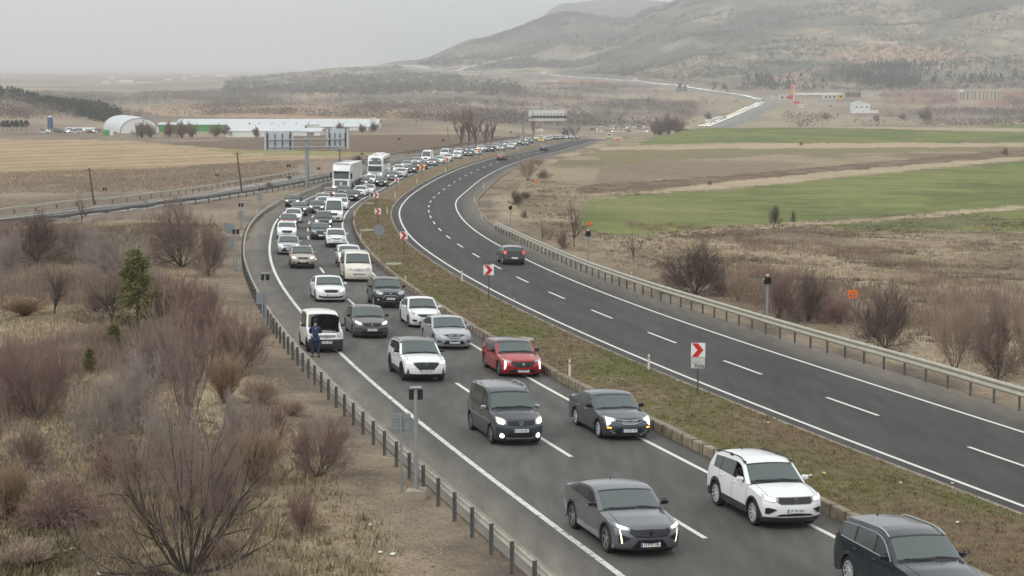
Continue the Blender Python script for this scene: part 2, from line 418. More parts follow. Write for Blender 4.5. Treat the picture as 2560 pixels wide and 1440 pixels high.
def G0(X, Y):
    X = np.asarray(X, float); Y = np.asarray(Y, float)
    c = corridor(X, Y)
    zr = ZR(X, Y)
    zt = CZ - table_h(X, Y); zt = np.where(Y > 14000, zt + np.clip((Y - 14000) / 21000, 0, 1) * 80, zt)
    z = zr + (zt - zr) * sstep(250, 420, Y)
    z = z - 1.9 * sstep(2, 15, -c) * (1 - sstep(180, 300, Y)) - .9 * sstep(1.8, 6, c) * (1 - .75 * sstep(8, 24, c)) * (1 - sstep(330, 420, Y))
    n = (fbm(X / 9, Y / 9, 3, 3) - .5) * .9 + (fbm(X / 2.3, Y / 2.3, 2, 9) - .5) * .22
    z = z + n * sstep(1.0, 9, np.abs(c)) * np.where(Y > 300, .4, 1)
    big = sstep(1100, 2600, Y)
    ridge = 1 - np.abs(fbm(X / 420, Y / 520, 5, 21) * 2 - 1) * 1.3
    hill = sstep(2500, 4200, Y) * sstep(-400, 900, X)
    z = z + big * ((fbm(X / 300, Y / 300, 4, 5) - .5) * 5 + hill * (ridge - .6) * 46)
    w = 1 - sstep(6, 34, np.abs(c)); w = w * (Y < 990)
    return z * (1 - w) + (np.where(Y < 985, zr, z)) * w
def at(px, py, lo=20, hi=13000): return hit(px, py, lambda x, y: G0(x, y), lo, hi, 900)
RAMP = smooth_curve(np.array([hit(p[0], p[1], lambda x, y: G0(x, y) * 1.0, 100, 900) for p in RAMP_px]), 14, 3.0)
def G(X, Y):
    X = np.asarray(X, float); Y = np.asarray(Y, float)
    return G0(X, Y)
# ------------------------------------------------------------------ ground sheet
def pip(px, py, poly):
    ins = np.zeros(px.shape, bool); n = len(poly); j = n - 1
    for i in range(n):
        xi, yi = poly[i]; xj, yj = poly[j]
        if yi != yj:
            c = ((yi > py) != (yj > py)) & (px < (xj - xi) * (py - yi) / (yj - yi) + xi); ins ^= c
        j = i
    return ins
cols = np.r_[np.linspace(-1.1, -.34, 46)[:-1], np.linspace(-.34, .34, 640), np.linspace(.34, 1.1, 46)[1:]]
rows = np.r_[np.arange(-25, 40, 2.5), np.exp(np.linspace(math.log(40), math.log(1000), 330)), np.exp(np.linspace(math.log(1006), math.log(14000), 250)), np.exp(np.linspace(math.log(14600), math.log(40000), 24))]
RR, CC = np.meshgrid(rows, cols, indexing='ij')
AP = np.clip(60 * (1 - rows / 400), 0, 60)[:, None]
GX = CC * (RR + AP); GY = RR.copy()
GZ = G(GX, GY)
c_ = corridor(GX, GY)
GZ = GZ - .06 * (1 - sstep(.2, 1.2, np.abs(c_)))            # the road slab lies in this bed
rampx, rampy = fx(RAMP)
ramp_d = np.abs(GX - np.interp(GY, rampy, rampx)) * .9
rampz = lambda x, y: G(np.interp(y, rampy, rampx), y)
rm = (GY > rampy[0]) & (GY < rampy[-1])
wr_ = (1 - sstep(5.5, 11, ramp_d)) * rm * sstep(.2, 4, np.abs(c_)) * (c_ < 0)
GZ = GZ * (1 - wr_) + (rampz(GX, GY) - .08) * wr_
PX, PY = proj(GX, np.maximum(GY, 15), GZ)
jx = (fbm(GX / 4, GY / 9, 3, 40) - .5); PYj = PY + jx * 9 * np.clip(PY / 600, .15, 1.5)
def C(*c): return np.array(lin(c))
n1 = fbm(GX / 14, GY / 22, 4, 50)[..., None]; n2 = fbm(GX / 3.1, GY / 5, 3, 60)[..., None]; n3 = fbm(GX / 60, GY / 90, 4, 70)[..., None]
dry = C(164, 149, 124); brown = C(122, 108, 90); green = C(104, 106, 70); dirt = C(140, 122, 102); grey = C(142, 128, 112)
col = brown + (dry - brown) * sstep(.3, .7, n1)
col = col + (green - col) * (sstep(.5, .72, n3 * .5 + n2 * .5) * .5)
nearw = (GY < 300)[..., None]
# greyer, weedy grassland further left, tan stubble above it
left = ((PX < 1290) & (GY >= 190) & (c_ < -1))[..., None]
weeds = grey + (C(118, 104, 90) - grey) * sstep(.35, .7, n1) + (C(160, 146, 120) - grey) * sstep(.55, .8, n2) * .5
col = np.where(left, weeds, col)
TANP = [(-900, 352), (200, 348), (330, 352), (430, 362), (560, 372), (720, 378), (900, 380), (980, 386), (760, 398), (600, 404), (400, 424), (200, 440), (0, 450), (-900, 490)]
stripes = (.5 + .5 * np.sin((PYj + PX * .035) * .75))[..., None]
col = np.where(pip(PX, PYj, TANP)[..., None], C(172, 150, 118) + (C(150, 128, 98) - C(172, 150, 118)) * sstep(.35, .75, n1 * .6 + stripes * .4), col)
col = np.where(pip(PX, PYj, [(400, 358), (560, 350), (700, 344), (950, 330), (1300, 325), (1300, 345), (1180, 366), (1040, 384), (900, 380), (700, 378), (520, 370)])[..., None], C(112, 96, 80) + .02 * (n2 - .5), col)
col = np.where(pip(PX, PYj, [(500, 372), (760, 377), (900, 380), (1010, 386), (940, 390), (700, 388), (540, 380)])[..., None], C(140, 134, 92), col)
# right side fields
right = ((PX > 1290) & (GY > 230) & (GY < 1000) & (c_ > 4))[..., None]
col = np.where(right, C(150, 136, 112) + (C(122, 112, 88) - C(150, 136, 112)) * sstep(.35, .7, n1), col)
col = np.where(pip(PX, PYj, [(1480, 372), (1800, 368), (2560, 362), (3400, 355), (3400, 376), (2560, 374), (2000, 385), (1700, 400), (1520, 420)])[..., None], C(126, 118, 88), col)
col = np.where(pip(PX, PYj, [(1480, 470), (1500, 420), (1650, 400), (1950, 402), (2060, 408), (1800, 436), (1560, 455)])[..., None], C(134, 118, 100), col)
plough = C(106, 88, 72) + (C(128, 110, 92) - C(106, 88, 72)) * sstep(.4, .7, n2)
col = np.where(pip(PX, PYj, [(1440, 488), (1440, 470), (1500, 457), (1650, 450), (1880, 434), (2140, 408), (2400, 387), (2560, 373), (3400, 330), (3400, 352), (2560, 391), (2400, 402), (2140, 425), (1900, 446), (1700, 466), (1560, 478)])[..., None], plough, col)
gf = C(118, 122, 72); gf2 = C(98, 106, 62)
gcol = gf + (gf2 - gf) * sstep(.35, .65, n1 * .7 + n2 * .3); gcol = gcol + (C(128, 128, 80) - gcol) * sstep(.62, .8, fbm(GX / 25, GY / 60, 3, 90)[..., None]) * .5
GREENS = [[(1595, 362), (1640, 340), (1700, 324), (1750, 317), (1900, 317), (2200, 323), (2560, 330), (3400, 338), (3400, 362), (2560, 357), (1850, 357), (1650, 361)],
          [(1500, 583), (1440, 560), (1450, 525), (1475, 500), (1600, 488), (1880, 470), (2140, 441), (2560, 403), (3400, 360), (3400, 480), (2560, 512), (2250, 537), (2060, 551), (1900, 561), (1750, 571), (1600, 589)],
          [(2060, 562), (2300, 545), (2560, 523), (3400, 500), (3400, 575), (2560, 577), (2120, 576)], [(2250, 306), (2560, 308), (3400, 310), (3400, 320), (2560, 320), (2360, 313)]]
isgreen = np.zeros(PX.shape, bool)
for g in GREENS: isgreen |= pip(PX, PYj, g) & (GY > 120) & (GY < 1100)
col = np.where(isgreen[..., None], gcol, col)
track = np.zeros(PX.shape, bool)
for g in ([(1400, 487), (1600, 484), (1880, 466), (2140, 437), (2560, 399), (2560, 390), (2140, 424), (1900, 446), (1600, 480), (1400, 484)], [(1500, 600), (1750, 573), (1900, 563), (2060, 553), (2250, 539), (2560, 514), (2560, 523), (2300, 545), (2060, 562), (1800, 580), (1560, 600)], [(1500, 368), (1850, 358), (2560, 358), (2560, 366), (1850, 372), (1500, 376)], [(1730, 314), (2560, 320), (2560, 329), (1900, 316)]):
    track |= pip(PX, PYj, g) & (c_ > 4)
col = np.where(track[..., None], C(168, 152, 126), col)
rs_ = fbm(GX / 45, GY / 5, 4, 301)[..., None]; col = np.where(right, col * (.82 + .36 * rs_), col)
ls_ = fbm(GX / 60, GY / 7, 4, 303)[..., None]; col = np.where(left & (GY[..., None] > 330), col * (.84 + .32 * ls_), col)
# valley floor and hills
farm = ((GY >= 1000) | ((PX < 1290) & (GY > 830)))[..., None]
f1 = fbm(GX / 130, GY / 300, 5, 80)[..., None]; f2 = fbm(GX / 40, GY / 90, 4, 85)[..., None]
vcol = C(128, 112, 98) + (C(156, 140, 118) - C(128, 112, 98)) * sstep(.4, .68, f1) + (C(98, 92, 82) - C(128, 112, 98)) * sstep(.5, .7, f2) * .8
col = np.where(farm, vcol, col)
hillm = (sstep(2300, 3200, GY) * (PX > 950))[..., None]
hcol = C(160, 146, 124) + (C(112, 104, 86) - C(160, 146, 124)) * sstep(.42, .6, fbm(GX / 90, GY / 240, 5, 95)[..., None]); hcol = hcol + (C(74, 78, 66) - hcol) * sstep(.52, .68, fbm(GX / 260, GY / 420, 4, 99)[..., None])
col = col * (1 - hillm) + hcol * hillm
darkw = (sstep(4300, 5000, GY) * (PX < 1900) * (PX > 950))[..., None]
col = col * (1 - darkw * .7) + C(70, 74, 66) * darkw * .7
for poly, cc in (([(1850, 215), (1960, 185), (2060, 168), (2080, 172), (1990, 205), (1900, 225)], C(150, 126, 104)), ([(2060, 140), (2200, 108), (2380, 125), (2500, 150), (2300, 165), (2120, 160)], C(168, 140, 116)),
                 ([(2200, 232), (2300, 224), (2390, 228), (2400, 262), (2260, 262)], C(140, 108, 94)), ([(2440, 262), (2500, 230), (2560, 226), (2700, 230), (2700, 262)], C(140, 104, 90)), ([(1380, 196), (1500, 200), (1560, 206), (1500, 212), (1400, 204)], C(158, 120, 90)),
                 ([(130, 252), (40, 238), (25, 244), (60, 262), (110, 268)], C(172, 156, 128)), ([(320, 268), (500, 262), (940, 268), (1150, 285), (1140, 296), (950, 300), (400, 290)], C(160, 136, 110))):
    col = np.where((pip(PX, PYj, poly) & (GY > 950))[..., None], cc, col)
# gravel verges right beside the carriageways
v = ((1 - sstep(.8, 2.6, np.abs(c_) + jx * 1.2)) * (GY < 420) * (GY > -30))[..., None]
col = col * (1 - v) + (C(138, 124, 106) + (C(108, 98, 86) - C(138, 124, 106)) * sstep(.4, .7, n2)) * v
v2 = (sstep(1.0, 1.8, -c_) * (1 - sstep(2.2, 4.2, -c_ + 3 * (n1[..., 0] - .5))) * (GY < 200))[..., None]
col = col * (1 - v2 * .5) + C(136, 120, 100) * v2 * .5
nr, nc = GX.shape
idx = np.arange(nr * nc).reshape(nr, nc)
quads = np.stack([idx[:-1, :-1], idx[:-1, 1:], idx[1:, 1:], idx[1:, :-1]], -1).reshape(-1, 4)
qg = (isgreen[:-1, :-1] & isgreen[1:, 1:]).reshape(-1)
qh = ((GY[:-1, :-1] > 2600)).reshape(-1)
allV = np.stack([GX, GY, GZ], -1).reshape(-1, 3); allC = np.clip(np.concatenate([col, np.ones(col.shape[:2] + (1,))], -1), 0, 1).reshape(-1, 4)
def sheet(name, sel, m, scale=1.0):
    q = quads[sel]; u, inv = np.unique(q, return_inverse=True)
    me = mesh_from(name, allV[u], inv.reshape(-1, 4), m, smooth=True)
    ca = me.color_attributes.new('Col', 'FLOAT_COLOR', 'POINT'); ca.data.foreach_set('color', allC[u].astype(np.float32).ravel())
    return tag(link(name, me), kind='structure')
GM = attr_mat('dry_ground', fine=(.9, .28), fine2=(11., .4), bump=.6)
sheet('ground', ~qg & ~qh, GM)
sheet('green_field', qg & ~qh, attr_mat('young_crop', fine=(1.0, .26), fine2=(5., .34), bump=.5, stretch=(.06, .42)))
sheet('hills', qh, attr_mat('hillside', fine=(.02, .3), fine2=(.11, .35), bump=0))
del allV, allC

# ------------------------------------------------------------------ carriageways
ALc = MATS.get('x') or asphalt('asphalt', None, None)
def ribbon(name, curves, zoff, m, colf=None, zf=ZR, kind='structure', skirt=0.):
    """sheet through a list of curves resampled to the same rows"""
    n = len(curves[0]); P = np.stack([np.asarray(c) for c in curves], 1)
    X, Y = P[..., 0], P[..., 1]; Z = zf(X, Y) + zoff
    if skirt:
        X = np.concatenate([X[:, :1], X, X[:, -1:]], 1); Y = np.concatenate([Y[:, :1], Y, Y[:, -1:]], 1); Z = np.concatenate([Z[:, :1] - skirt, Z, Z[:, -1:] - skirt], 1)
    k = X.shape[1]; ii = np.arange(n * k).reshape(n, k)
    F = np.stack([ii[:-1, :-1], ii[:-1, 1:], ii[1:, 1:], ii[1:, :-1]], -1).reshape(-1, 4)
    me = mesh_from(name, np.stack([X, Y, Z], -1).reshape(-1, 3), F, m, smooth=True, sharp=50)
    if colf is not None:
        cc = colf(X, Y, k); ca = me.color_attributes.new('Col', 'FLOAT_COLOR', 'POINT')
        ca.data.foreach_set('color', np.concatenate([cc, np.ones(cc.shape[:2] + (1,))], -1).astype(np.float32).ravel())
    return tag(link(name, me), kind=kind) if kind else link(name, me)
def atY(P, Y, fwd=0.): a, b = fx(P); return np.stack([np.interp(Y, b, a), Y], 1)
YY = np.r_[np.arange(-18, 420, 1.5), np.arange(420, 985, 6)]
cG, cA, cB, cK1, cK2, cL, cR, cE = [atY(p, YY) for p in (Gc, Ac, Bc, Kc1, Kc2, L2c, R2c, Ec)]
def lerp(a, b, t): return a + (b - a) * t
def lanes_left(X, Y, k):
    c = np.zeros(X.shape + (3,)); base = C(90, 88, 84); sh = C(124, 117, 106)
    for j in range(k): c[:, j] = base
    sk = [0, 0, .15, .45, 1, 1.06, .93, 1.05, .95, 1.02, 1.05, .95, 1.06, .94, 1.04, 1.0, .86, .7, .7][:k]
    for j in range(k):
        s = sk[j]
        c[:, j] = sh + (base - sh) * min(s, 1) if j < 5 else base * s
    return c * (1 + .10 * (fbm(X / 1.5, Y / 16, 3, 7) - .5)[..., None])
lt = [cG + np.array([.3, 0]), lerp(cG, cA, .3), lerp(cG, cA, .6), lerp(cG, cA, .9), lerp(cA, cB, .04)] + [lerp(cA, cB, t) for t in (.14, .25, .38, .46, .54, .63, .74, .86, .96)] + [lerp(cB, cK1, .35), lerp(cB, cK1, .8), cK1]
ribbon('road', lt, .0, MATS['asphalt'], lanes_left, skirt=.12)
def lanes_right(X, Y, k):
    base = C(66, 65, 63); sh = C(120, 113, 101)
    s = [.95, 1.0, 1.08, .92, 1.08, .98, .82, 1.04, .9, 1.06, 1.0][:k]; c = np.zeros(X.shape + (3,))
    for j in range(k):
        c[:, j] = base * (s[j] if j < len(s) else 1)
    for j, t in ((k - 4, .25), (k - 3, .6), (k - 2, .9), (k - 1, 1)): c[:, j] = base + (sh - base) * t
    return c * (1 + .08 * (fbm(X / 1.5, Y / 16, 3, 17) - .5)[..., None])
rt = [cK2 + np.array([-.05, 0]), lerp(cK2, cL, .7)] + [lerp(cL, cR, t) for t in (.12, .25, .37, .5, .63, .76, .88, .97)] + [lerp(cR, cE, .3), lerp(cR, cE, .65), cE + np.array([.3, 0])]
ribbon('road', rt, .0, MATS['asphalt'], lanes_right, skirt=.12)
WP = paint_mat('road_paint', (.72, .70, .64), .33); WP2 = paint_mat('worn_road_paint', (.70, .67, .60), .415)
def line_strip(P, w, name, m, y0=-15, y1=950, zo=.005, seg=None):
    Yq = np.r_[np.arange(max(y0, -15), min(y1, 420), 1.5), np.arange(420, y1, 5)] if y1 > 420 else np.arange(y0, y1 + .01, 1.0)
    c = atY(P, Yq); return ribbon(name, [offset(c, -w / 2), offset(c, w / 2)], zo, m)
line_strip(Ac, .19, 'road_marking', WP2, y1=120); line_strip(Ac, .19, 'road_marking', WP, y0=120, y1=900)
line_strip(Bc, .17, 'road_marking', WP); line_strip(L2c, .17, 'road_marking', WP, zo=.006); line_strip(R2c, .17, 'road_marking', WP)
def dashes(Pa, Pb, first_px, period, length, w=.16, back=6, fwd=60):
    mid = lerp(atY(Pa, YY), atY(Pb, YY), .5); d = np.r_[0, np.cumsum(np.hypot(*np.diff(mid, axis=0).T))]
    x, y = on_road(*first_px); s0 = np.interp(y, mid[:, 1], d)
    mb_v = []; mb_f = []
    s = s0 - back * period
    while s < d[-1] and s < s0 + fwd * period:
        if s > 2:
            ss = np.linspace(s, s + length, 7); P = np.stack([np.interp(ss, d, mid[:, 0]), np.interp(ss, d, mid[:, 1])], 1)
            a, b = offset(P, -w / 2), offset(P, w / 2); o = len(mb_v)
            for p, q in zip(a, b): mb_v += [(p[0], p[1], ZR(p[0], p[1]) + .005), (q[0], q[1], ZR(q[0], q[1]) + .005)]
            mb_f += [[o + 2 * i, o + 2 * i + 1, o + 2 * i + 3, o + 2 * i + 2] for i in range(6)]
        s += period
    return tag(link('road_marking', mesh_from('road_marking', mb_v, mb_f, WP)), kind='structure')
dashes(L2c, R2c, (1892.5, 935.5), 11.55, 4.7)
dashes(Ac, Bc, (1426, 1142), 12.0, 5.0)
# median: kerb along the left carriageway, a low one along the right, grass between
KM = mat('kerb_concrete', C(158, 146, 128), .9, noise=(2.2, .35, tuple(C(112, 100, 84))), bump=(14, .5))
YK = YY[YY < 700]
k1, k2 = atY(Kc1, YK), atY(Kc2, YK)
kerb_on = (1 - sstep(232, 262, YK))[:, None]
def kerb(name, base, side, h, w, label):
    a = base; b = offset(base, side * w); n = len(a); V = []; F = []
    for i in range(n):
        zb = float(ZR(a[i, 0], a[i, 1])); hh = h[i] * (1 + .12 * (vnoise(a[i, 1] / 1.1, 0., 4) - .5))
        jt = side * .03 * (vnoise(a[i, 1] / 1.3, 3., 8) - .5)
        V += [(a[i, 0], a[i, 1], zb - .1), (a[i, 0] + jt, a[i, 1], zb + hh * .9), (a[i, 0] + side * .03 + jt, a[i, 1], zb + hh), (b[i, 0], b[i, 1], zb + hh), (b[i, 0], b[i, 1], zb - .1)]
    for i in range(n - 1):
        for k in range(4): F.append([i * 5 + k, i * 5 + k + 1, i * 5 + 5 + k + 1, i * 5 + 5 + k])
    return tag(link(name, mesh_from(name, V, F, KM)), kind='structure')
kerb('kerb', k1, 1, .34 * (1 - .85 * sstep(225, 262, YK)), .24, '')
kerb('kerb', k2, -1, np.full(len(YK), .12), .22, '')
# dark joints between the big kerb stones
jm = MB()
dk = np.r_[0, np.cumsum(np.hypot(*np.diff(k1, axis=0).T))]
for s in np.arange(20, 240, .98):
    x = np.interp(s, dk, k1[:, 0]); y = np.interp(s, dk, k1[:, 1])
    if y > 200: break
    z = float(ZR(x, y)); jm.box((x + .12, y, z + .17), (.28, .022, .355))
jm.build('kerb_joints', mat('joint', C(74, 66, 56), .95))['kind'] = 'structure'
medA = offset(k1, .22); medB = offset(k2, -.2); ts = np.linspace(0, 1, 11)
def zmed(X, Y):
    xa = np.interp(Y, YK, medA[:, 0]); xb = np.interp(Y, YK, medB[:, 0]); t = np.clip((X - xa) / (xb - xa), 0, 1)
    e0 = .34 * (1 - .85 * sstep(225, 262, Y)) - .03; e1 = .09
    return ZR(X, Y) + e0 + (e1 - e0) * t + .22 * np.sin(math.pi * t) ** .8 * (.6 + .6 * fbm(X / 6, Y / 9, 2, 31)) + .07 * (fbm(X / 1.1, Y / 1.1, 2, 33) - .5) * np.sin(math.pi * t)
def medcol(X, Y, k):
    m1 = fbm(X / 5, Y / 9, 4, 120)[..., None]; m2 = fbm(X / 1.2, Y / 2, 3, 121)[..., None]
    c = C(124, 108, 84) + (C(104, 106, 62) - C(124, 108, 84)) * sstep(.42, .66, m1 * .7 + m2 * .3) * np.clip(1.25 - Y / 160, .12, 1)[..., None]
    c = c + (C(146, 130, 104) - c) * sstep(.55, .75, m2) * .5
    t = np.linspace(0, 1, k)[None, :, None] * np.ones(Y.shape + (1,)); e = np.clip(1 - np.minimum(t, 1 - t) / .05, 0, 1)
    return c * (1 - e * .5) + C(128, 114, 94) * e * .5
YM = np.arange(-18, 690, 1.0); a_ = np.stack([np.interp(YM, YK, medA[:, 0]), YM], 1); b_ = np.stack([np.interp(YM, YK, medB[:, 0]), YM], 1)
ribbon('median_grass', [lerp(a_, b_, t) for t in np.linspace(0, 1, 25)], 0., attr_mat('median_turf', fine=(2.5, .25), fine2=(22., .5), bump=.9), medcol, zf=zmed)
# low edging kerb on the right verge through the bend
YE = np.arange(185, 345, 2.0); ke = atY(Ec, YE)
kerb('kerb', ke, 1, np.full(len(YE), .12), .2, '')
# slip road on the left
rp = resample(RAMP, 3.0); rp = rp[(rp[:, 1] > rampy[0] + 2) & (rp[:, 0] < np.interp(rp[:, 1], gy_, gx_) - 2.0)]
zrp = lambda X, Y: rampz(X, Y)
def rc(X, Y, k):
    c = np.zeros(X.shape + (3,)) + C(104, 100, 94); c[:, :1] = C(150, 140, 124); c[:, -1:] = C(150, 140, 124); return c
ribbon('slip_road', [offset(rp, d) for d in np.linspace(-4.2, 4.2, 8)], .0, MATS['asphalt'], rc, zf=zrp)
for d in (-2.2, 2.6): ribbon('road_marking', [offset(rp, d - .12), offset(rp, d + .12)], .02, WP, zf=zrp)
hv = MB()
for s in range(6):
    i = int(np.argmin(np.abs(rp[:, 1] - (262 + 6.5 * s))))
    p = rp[i]; t = rp[min(i + 1, len(rp) - 1)] - p; t /= np.linalg.norm(t); nrm = np.array([t[1], -t[0]])
    q0 = p - nrm * 4.2 - t * 1.5; q1 = p - nrm * 2.3 + t * 1.5
    hv.add([(q[0] + w * t[0], q[1] + w * t[1], float(zrp(q[0], q[1])) + .03) for q, w in ((q0, 0), (q1, 0), (q1, .7), (q0, .7))], [[0, 1, 2, 3]])
hv.build('road_marking', WP)['kind'] = 'structure'
# ------------------------------------------------------------------ vehicles
def M_(n): return MATS[n]
mat('tyre', (.018, .018, .019), .85); mat('rim_silver', (.72, .73, .74), .35, .35); mat('rim_dark', (.03, .03, .033), .35, .5)
mat('rim_grey', (.30, .30, .31), .35, .5)
mat('black_trim', (.012, .012, .013), .45); mat('gloss_black', (.01, .01, .011), .12, coat=.5); mat('dark_plastic', (.035, .035, .037), .6)
mat('chrome', (.75, .76, .78), .15, 1.0); mat('satin_metal', (.5, .51, .52), .35, .8); mat('interior', (.03, .031, .033), .8); mat('seat_cloth', (.10, .10, .105), .9)
mat('plate_white', (.78, .79, .78), .5); mat('plate_ink', (.01, .01, .012), .6); mat('plate_blue', (.02, .08, .35), .5)
mat('lens_off', (.42, .44, .45), .08, coat=.8); mat('lens_on', (.9, .9, .88), .1, emit=(1, .97, .93), estr=2.6); mat('lens_warm', (.9, .86, .7), .1, emit=(1, .86, .52), estr=2.0)
mat('lens_amber', (.9, .4, .05), .2, emit=(1, .42, .08), estr=2.5); mat('tail_red', (.4, .012, .012), .15, coat=.6); mat('tail_lit', (.6, .02, .01), .2, emit=(1, .05, .02), estr=1.3)
mat('seam', (.008, .008, .009), .8); mat('sticker_white', (.75, .76, .76), .5); mat('sticker_yellow', (.8, .7, .1), .5)
def glass_mat(name, tint, mixf):
    m = bpy.data.materials.new(name); m.use_nodes = True; nt = m.node_tree; nt.nodes.clear(); N = nt.nodes.new; Lk = nt.links.new
    t = N('ShaderNodeBsdfTransparent'); t.inputs[0].default_value = (*tint, 1)
    g = N('ShaderNodeBsdfGlossy'); g.inputs['Roughness'].default_value = .11; g.inputs['Color'].default_value = (.92, .97, .97, 1)
    d = N('ShaderNodeBsdfDiffuse'); d.inputs['Color'].default_value = (.21, .245, .235, 1)
    f = N('ShaderNodeFresnel'); f.inputs['IOR'].default_value = 1.62
    m1 = N('ShaderNodeMixShader'); m1.inputs[0].default_value = mixf; Lk(t.outputs[0], m1.inputs[1]); Lk(d.outputs[0], m1.inputs[2])
    m2 = N('ShaderNodeMixShader'); Lk(f.outputs[0], m2.inputs[0]); Lk(m1.outputs[0], m2.inputs[1]); Lk(g.outputs[0], m2.inputs[2])
    o = N('ShaderNodeOutputMaterial'); Lk(m2.outputs[0], o.inputs['Surface']); MATS[name] = m; return m
glass_mat('windscreen', (.80, .88, .85), 1.0); [setattr(n_.inputs['Color'], 'default_value', (.085, .105, .10, 1)) for n_ in MATS['windscreen'].node_tree.nodes if n_.type == 'BSDF_DIFFUSE']; glass_mat('side_glass', (.5, .56, .55), .16); glass_mat('tinted_glass', (.10, .11, .11), .25)
def paint(name, c, rough=.28, metal=.0, coat=.7):
    return mat('paint_' + name, lin(c), rough, metal, coat=coat)
for n, c, r_, m_ in (('white', (232, 233, 232), .3, 0), ('pearl', (226, 226, 220), .3, 0), ('cream', (226, 221, 204), .32, 0), ('silver', (178, 182, 186), .3, .35), ('grey', (104, 107, 112), .3, .3), ('graphite', (62, 66, 72), .28, .35),
                     ('slate', (74, 79, 86), .28, .35), ('midnight', (40, 50, 56), .25, .3), ('black', (26, 27, 29), .22, .1), ('brown_grey', (84, 82, 82), .3, .3), ('red', (170, 34, 40), .25, .2), ('dark_red', (112, 40, 34), .3, .2),
                     ('beige', (176, 166, 152), .3, .3), ('light_grey', (150, 153, 155), .3, .2), ('navy', (38, 44, 62), .28, .2), ('green', (92, 100, 84), .35, .1), ('faded_red', (146, 70, 66), .4, 0), ('orange', (196, 96, 40), .35, 0), ('blue', (66, 104, 160), .35, 0), ('yellow', (214, 180, 60), .35, 0)):
    paint(n, c, r_, m_)
def chain(S):
    L, gc, zh = S['L'], S['gc'], S['zh']; uc, zc = S['cowl']; uh, zf = S['head']; up, H = S['peak']; ur, zr = S['rroof']; ub, zb = S['rglass']; tail = S['tail']
    bf = S.get('bf', .3); fl = S.get('flat', 0)
    k = [(.13, gc, bf, 0), (.04, gc + .10, bf, 0), (.0, gc + .26, bf, 0), (.0 + fl * .4, (gc + zh) / 2 + .06, bf * .95, 0), (.05 + fl, zh - .12, bf * .95, .01), (.11 + fl, zh - .04, bf * .95, .02),
         (.22 + fl, zh, bf * .9, .04), (.22 + .45 * (uc - .22) + fl * .5, zh + .62 * (zc - zh) + S.get('bulge', .02), bf * .62, .07), (uc, zc, .16, .06),
         (uh, zf, .08, .05), (lerp(uh, up, .5), lerp(zf, H, .72), .04, .05), (up, H, 0, .05), (lerp(up, ur, .6), lerp(H, zr, .45), -.02, .05), (ur, zr, -.05, .05), (ub, zb, -.12, .04)]
    nq = len(k)
    k += [(u, z, -.16, .01) for u, z in tail] + [(L, gc + .32, -.2, 0), (L - .03, gc + .14, -.2, 0), (L - .12, gc, -.2, 0)]
    a = np.array([list(x) + [i] for i, x in enumerate(k)], float)
    # crisp keys are repeated so the corner cutting keeps them tight
    out = []
    for i in range(len(a) - 1):
        n = max(2, int(np.hypot(a[i + 1, 0] - a[i, 0], a[i + 1, 1] - a[i, 1]) / .12)); 
        for t in np.arange(n) / n: out.append(a[i] * (1 - t) + a[i + 1] * t)
    out.append(a[-1]); c = np.array(out)
    for _ in range(2):
        q = np.empty((2 * len(c) - 2, 5)); q[0::2] = c[:-1] * .75 + c[1:] * .25; q[1::2] = c[:-1] * .25 + c[1:] * .75; c = np.vstack([c[:1], q, c[-1:]])
    d = np.r_[0, np.cumsum(np.hypot(*np.diff(c[:, :2], axis=0).T))]; n = int(d[-1] / S.get('res', .062)); s = np.linspace(0, d[-1], n)
    return np.stack([np.interp(s, d, c[:, i]) for i in range(5)], 1), nq
def side_y(S, u, z):
    W2 = S['W'] / 2; L = S['L']; uc, zc = S['cowl']
    w = W2 - .09 * np.maximum(0, 1 - u / 1.1) ** 2 - .06 * np.maximum(0, 1 - (L - u) / .9) ** 2
    bz = belt(S, u); zm = .60 * bz
    low = -.045 * np.clip((zm - z) / zm, 0, 1) ** 1.5 - .035 * np.clip((z - zm) / (bz - zm), 0, 1) ** 2
    up_ = -np.maximum(z - bz, 0) * S.get('tum', .28)
    return w + low + up_
def belt(S, u):
    b0, b1 = S['belt']; return b0 + (b1 - b0) * np.clip((u - S['cowl'][0]) / (S['L'] - S['cowl'][0]), 0, 1)
TT = np.sign(np.linspace(-1, 1, 25)) * (1 - (1 - np.abs(np.linspace(-1, 1, 25))) ** 1.25)
def sub(V, F):
    F = np.asarray(F); u, inv = np.unique(F, return_inverse=True); return V[u], inv.reshape(F.shape)
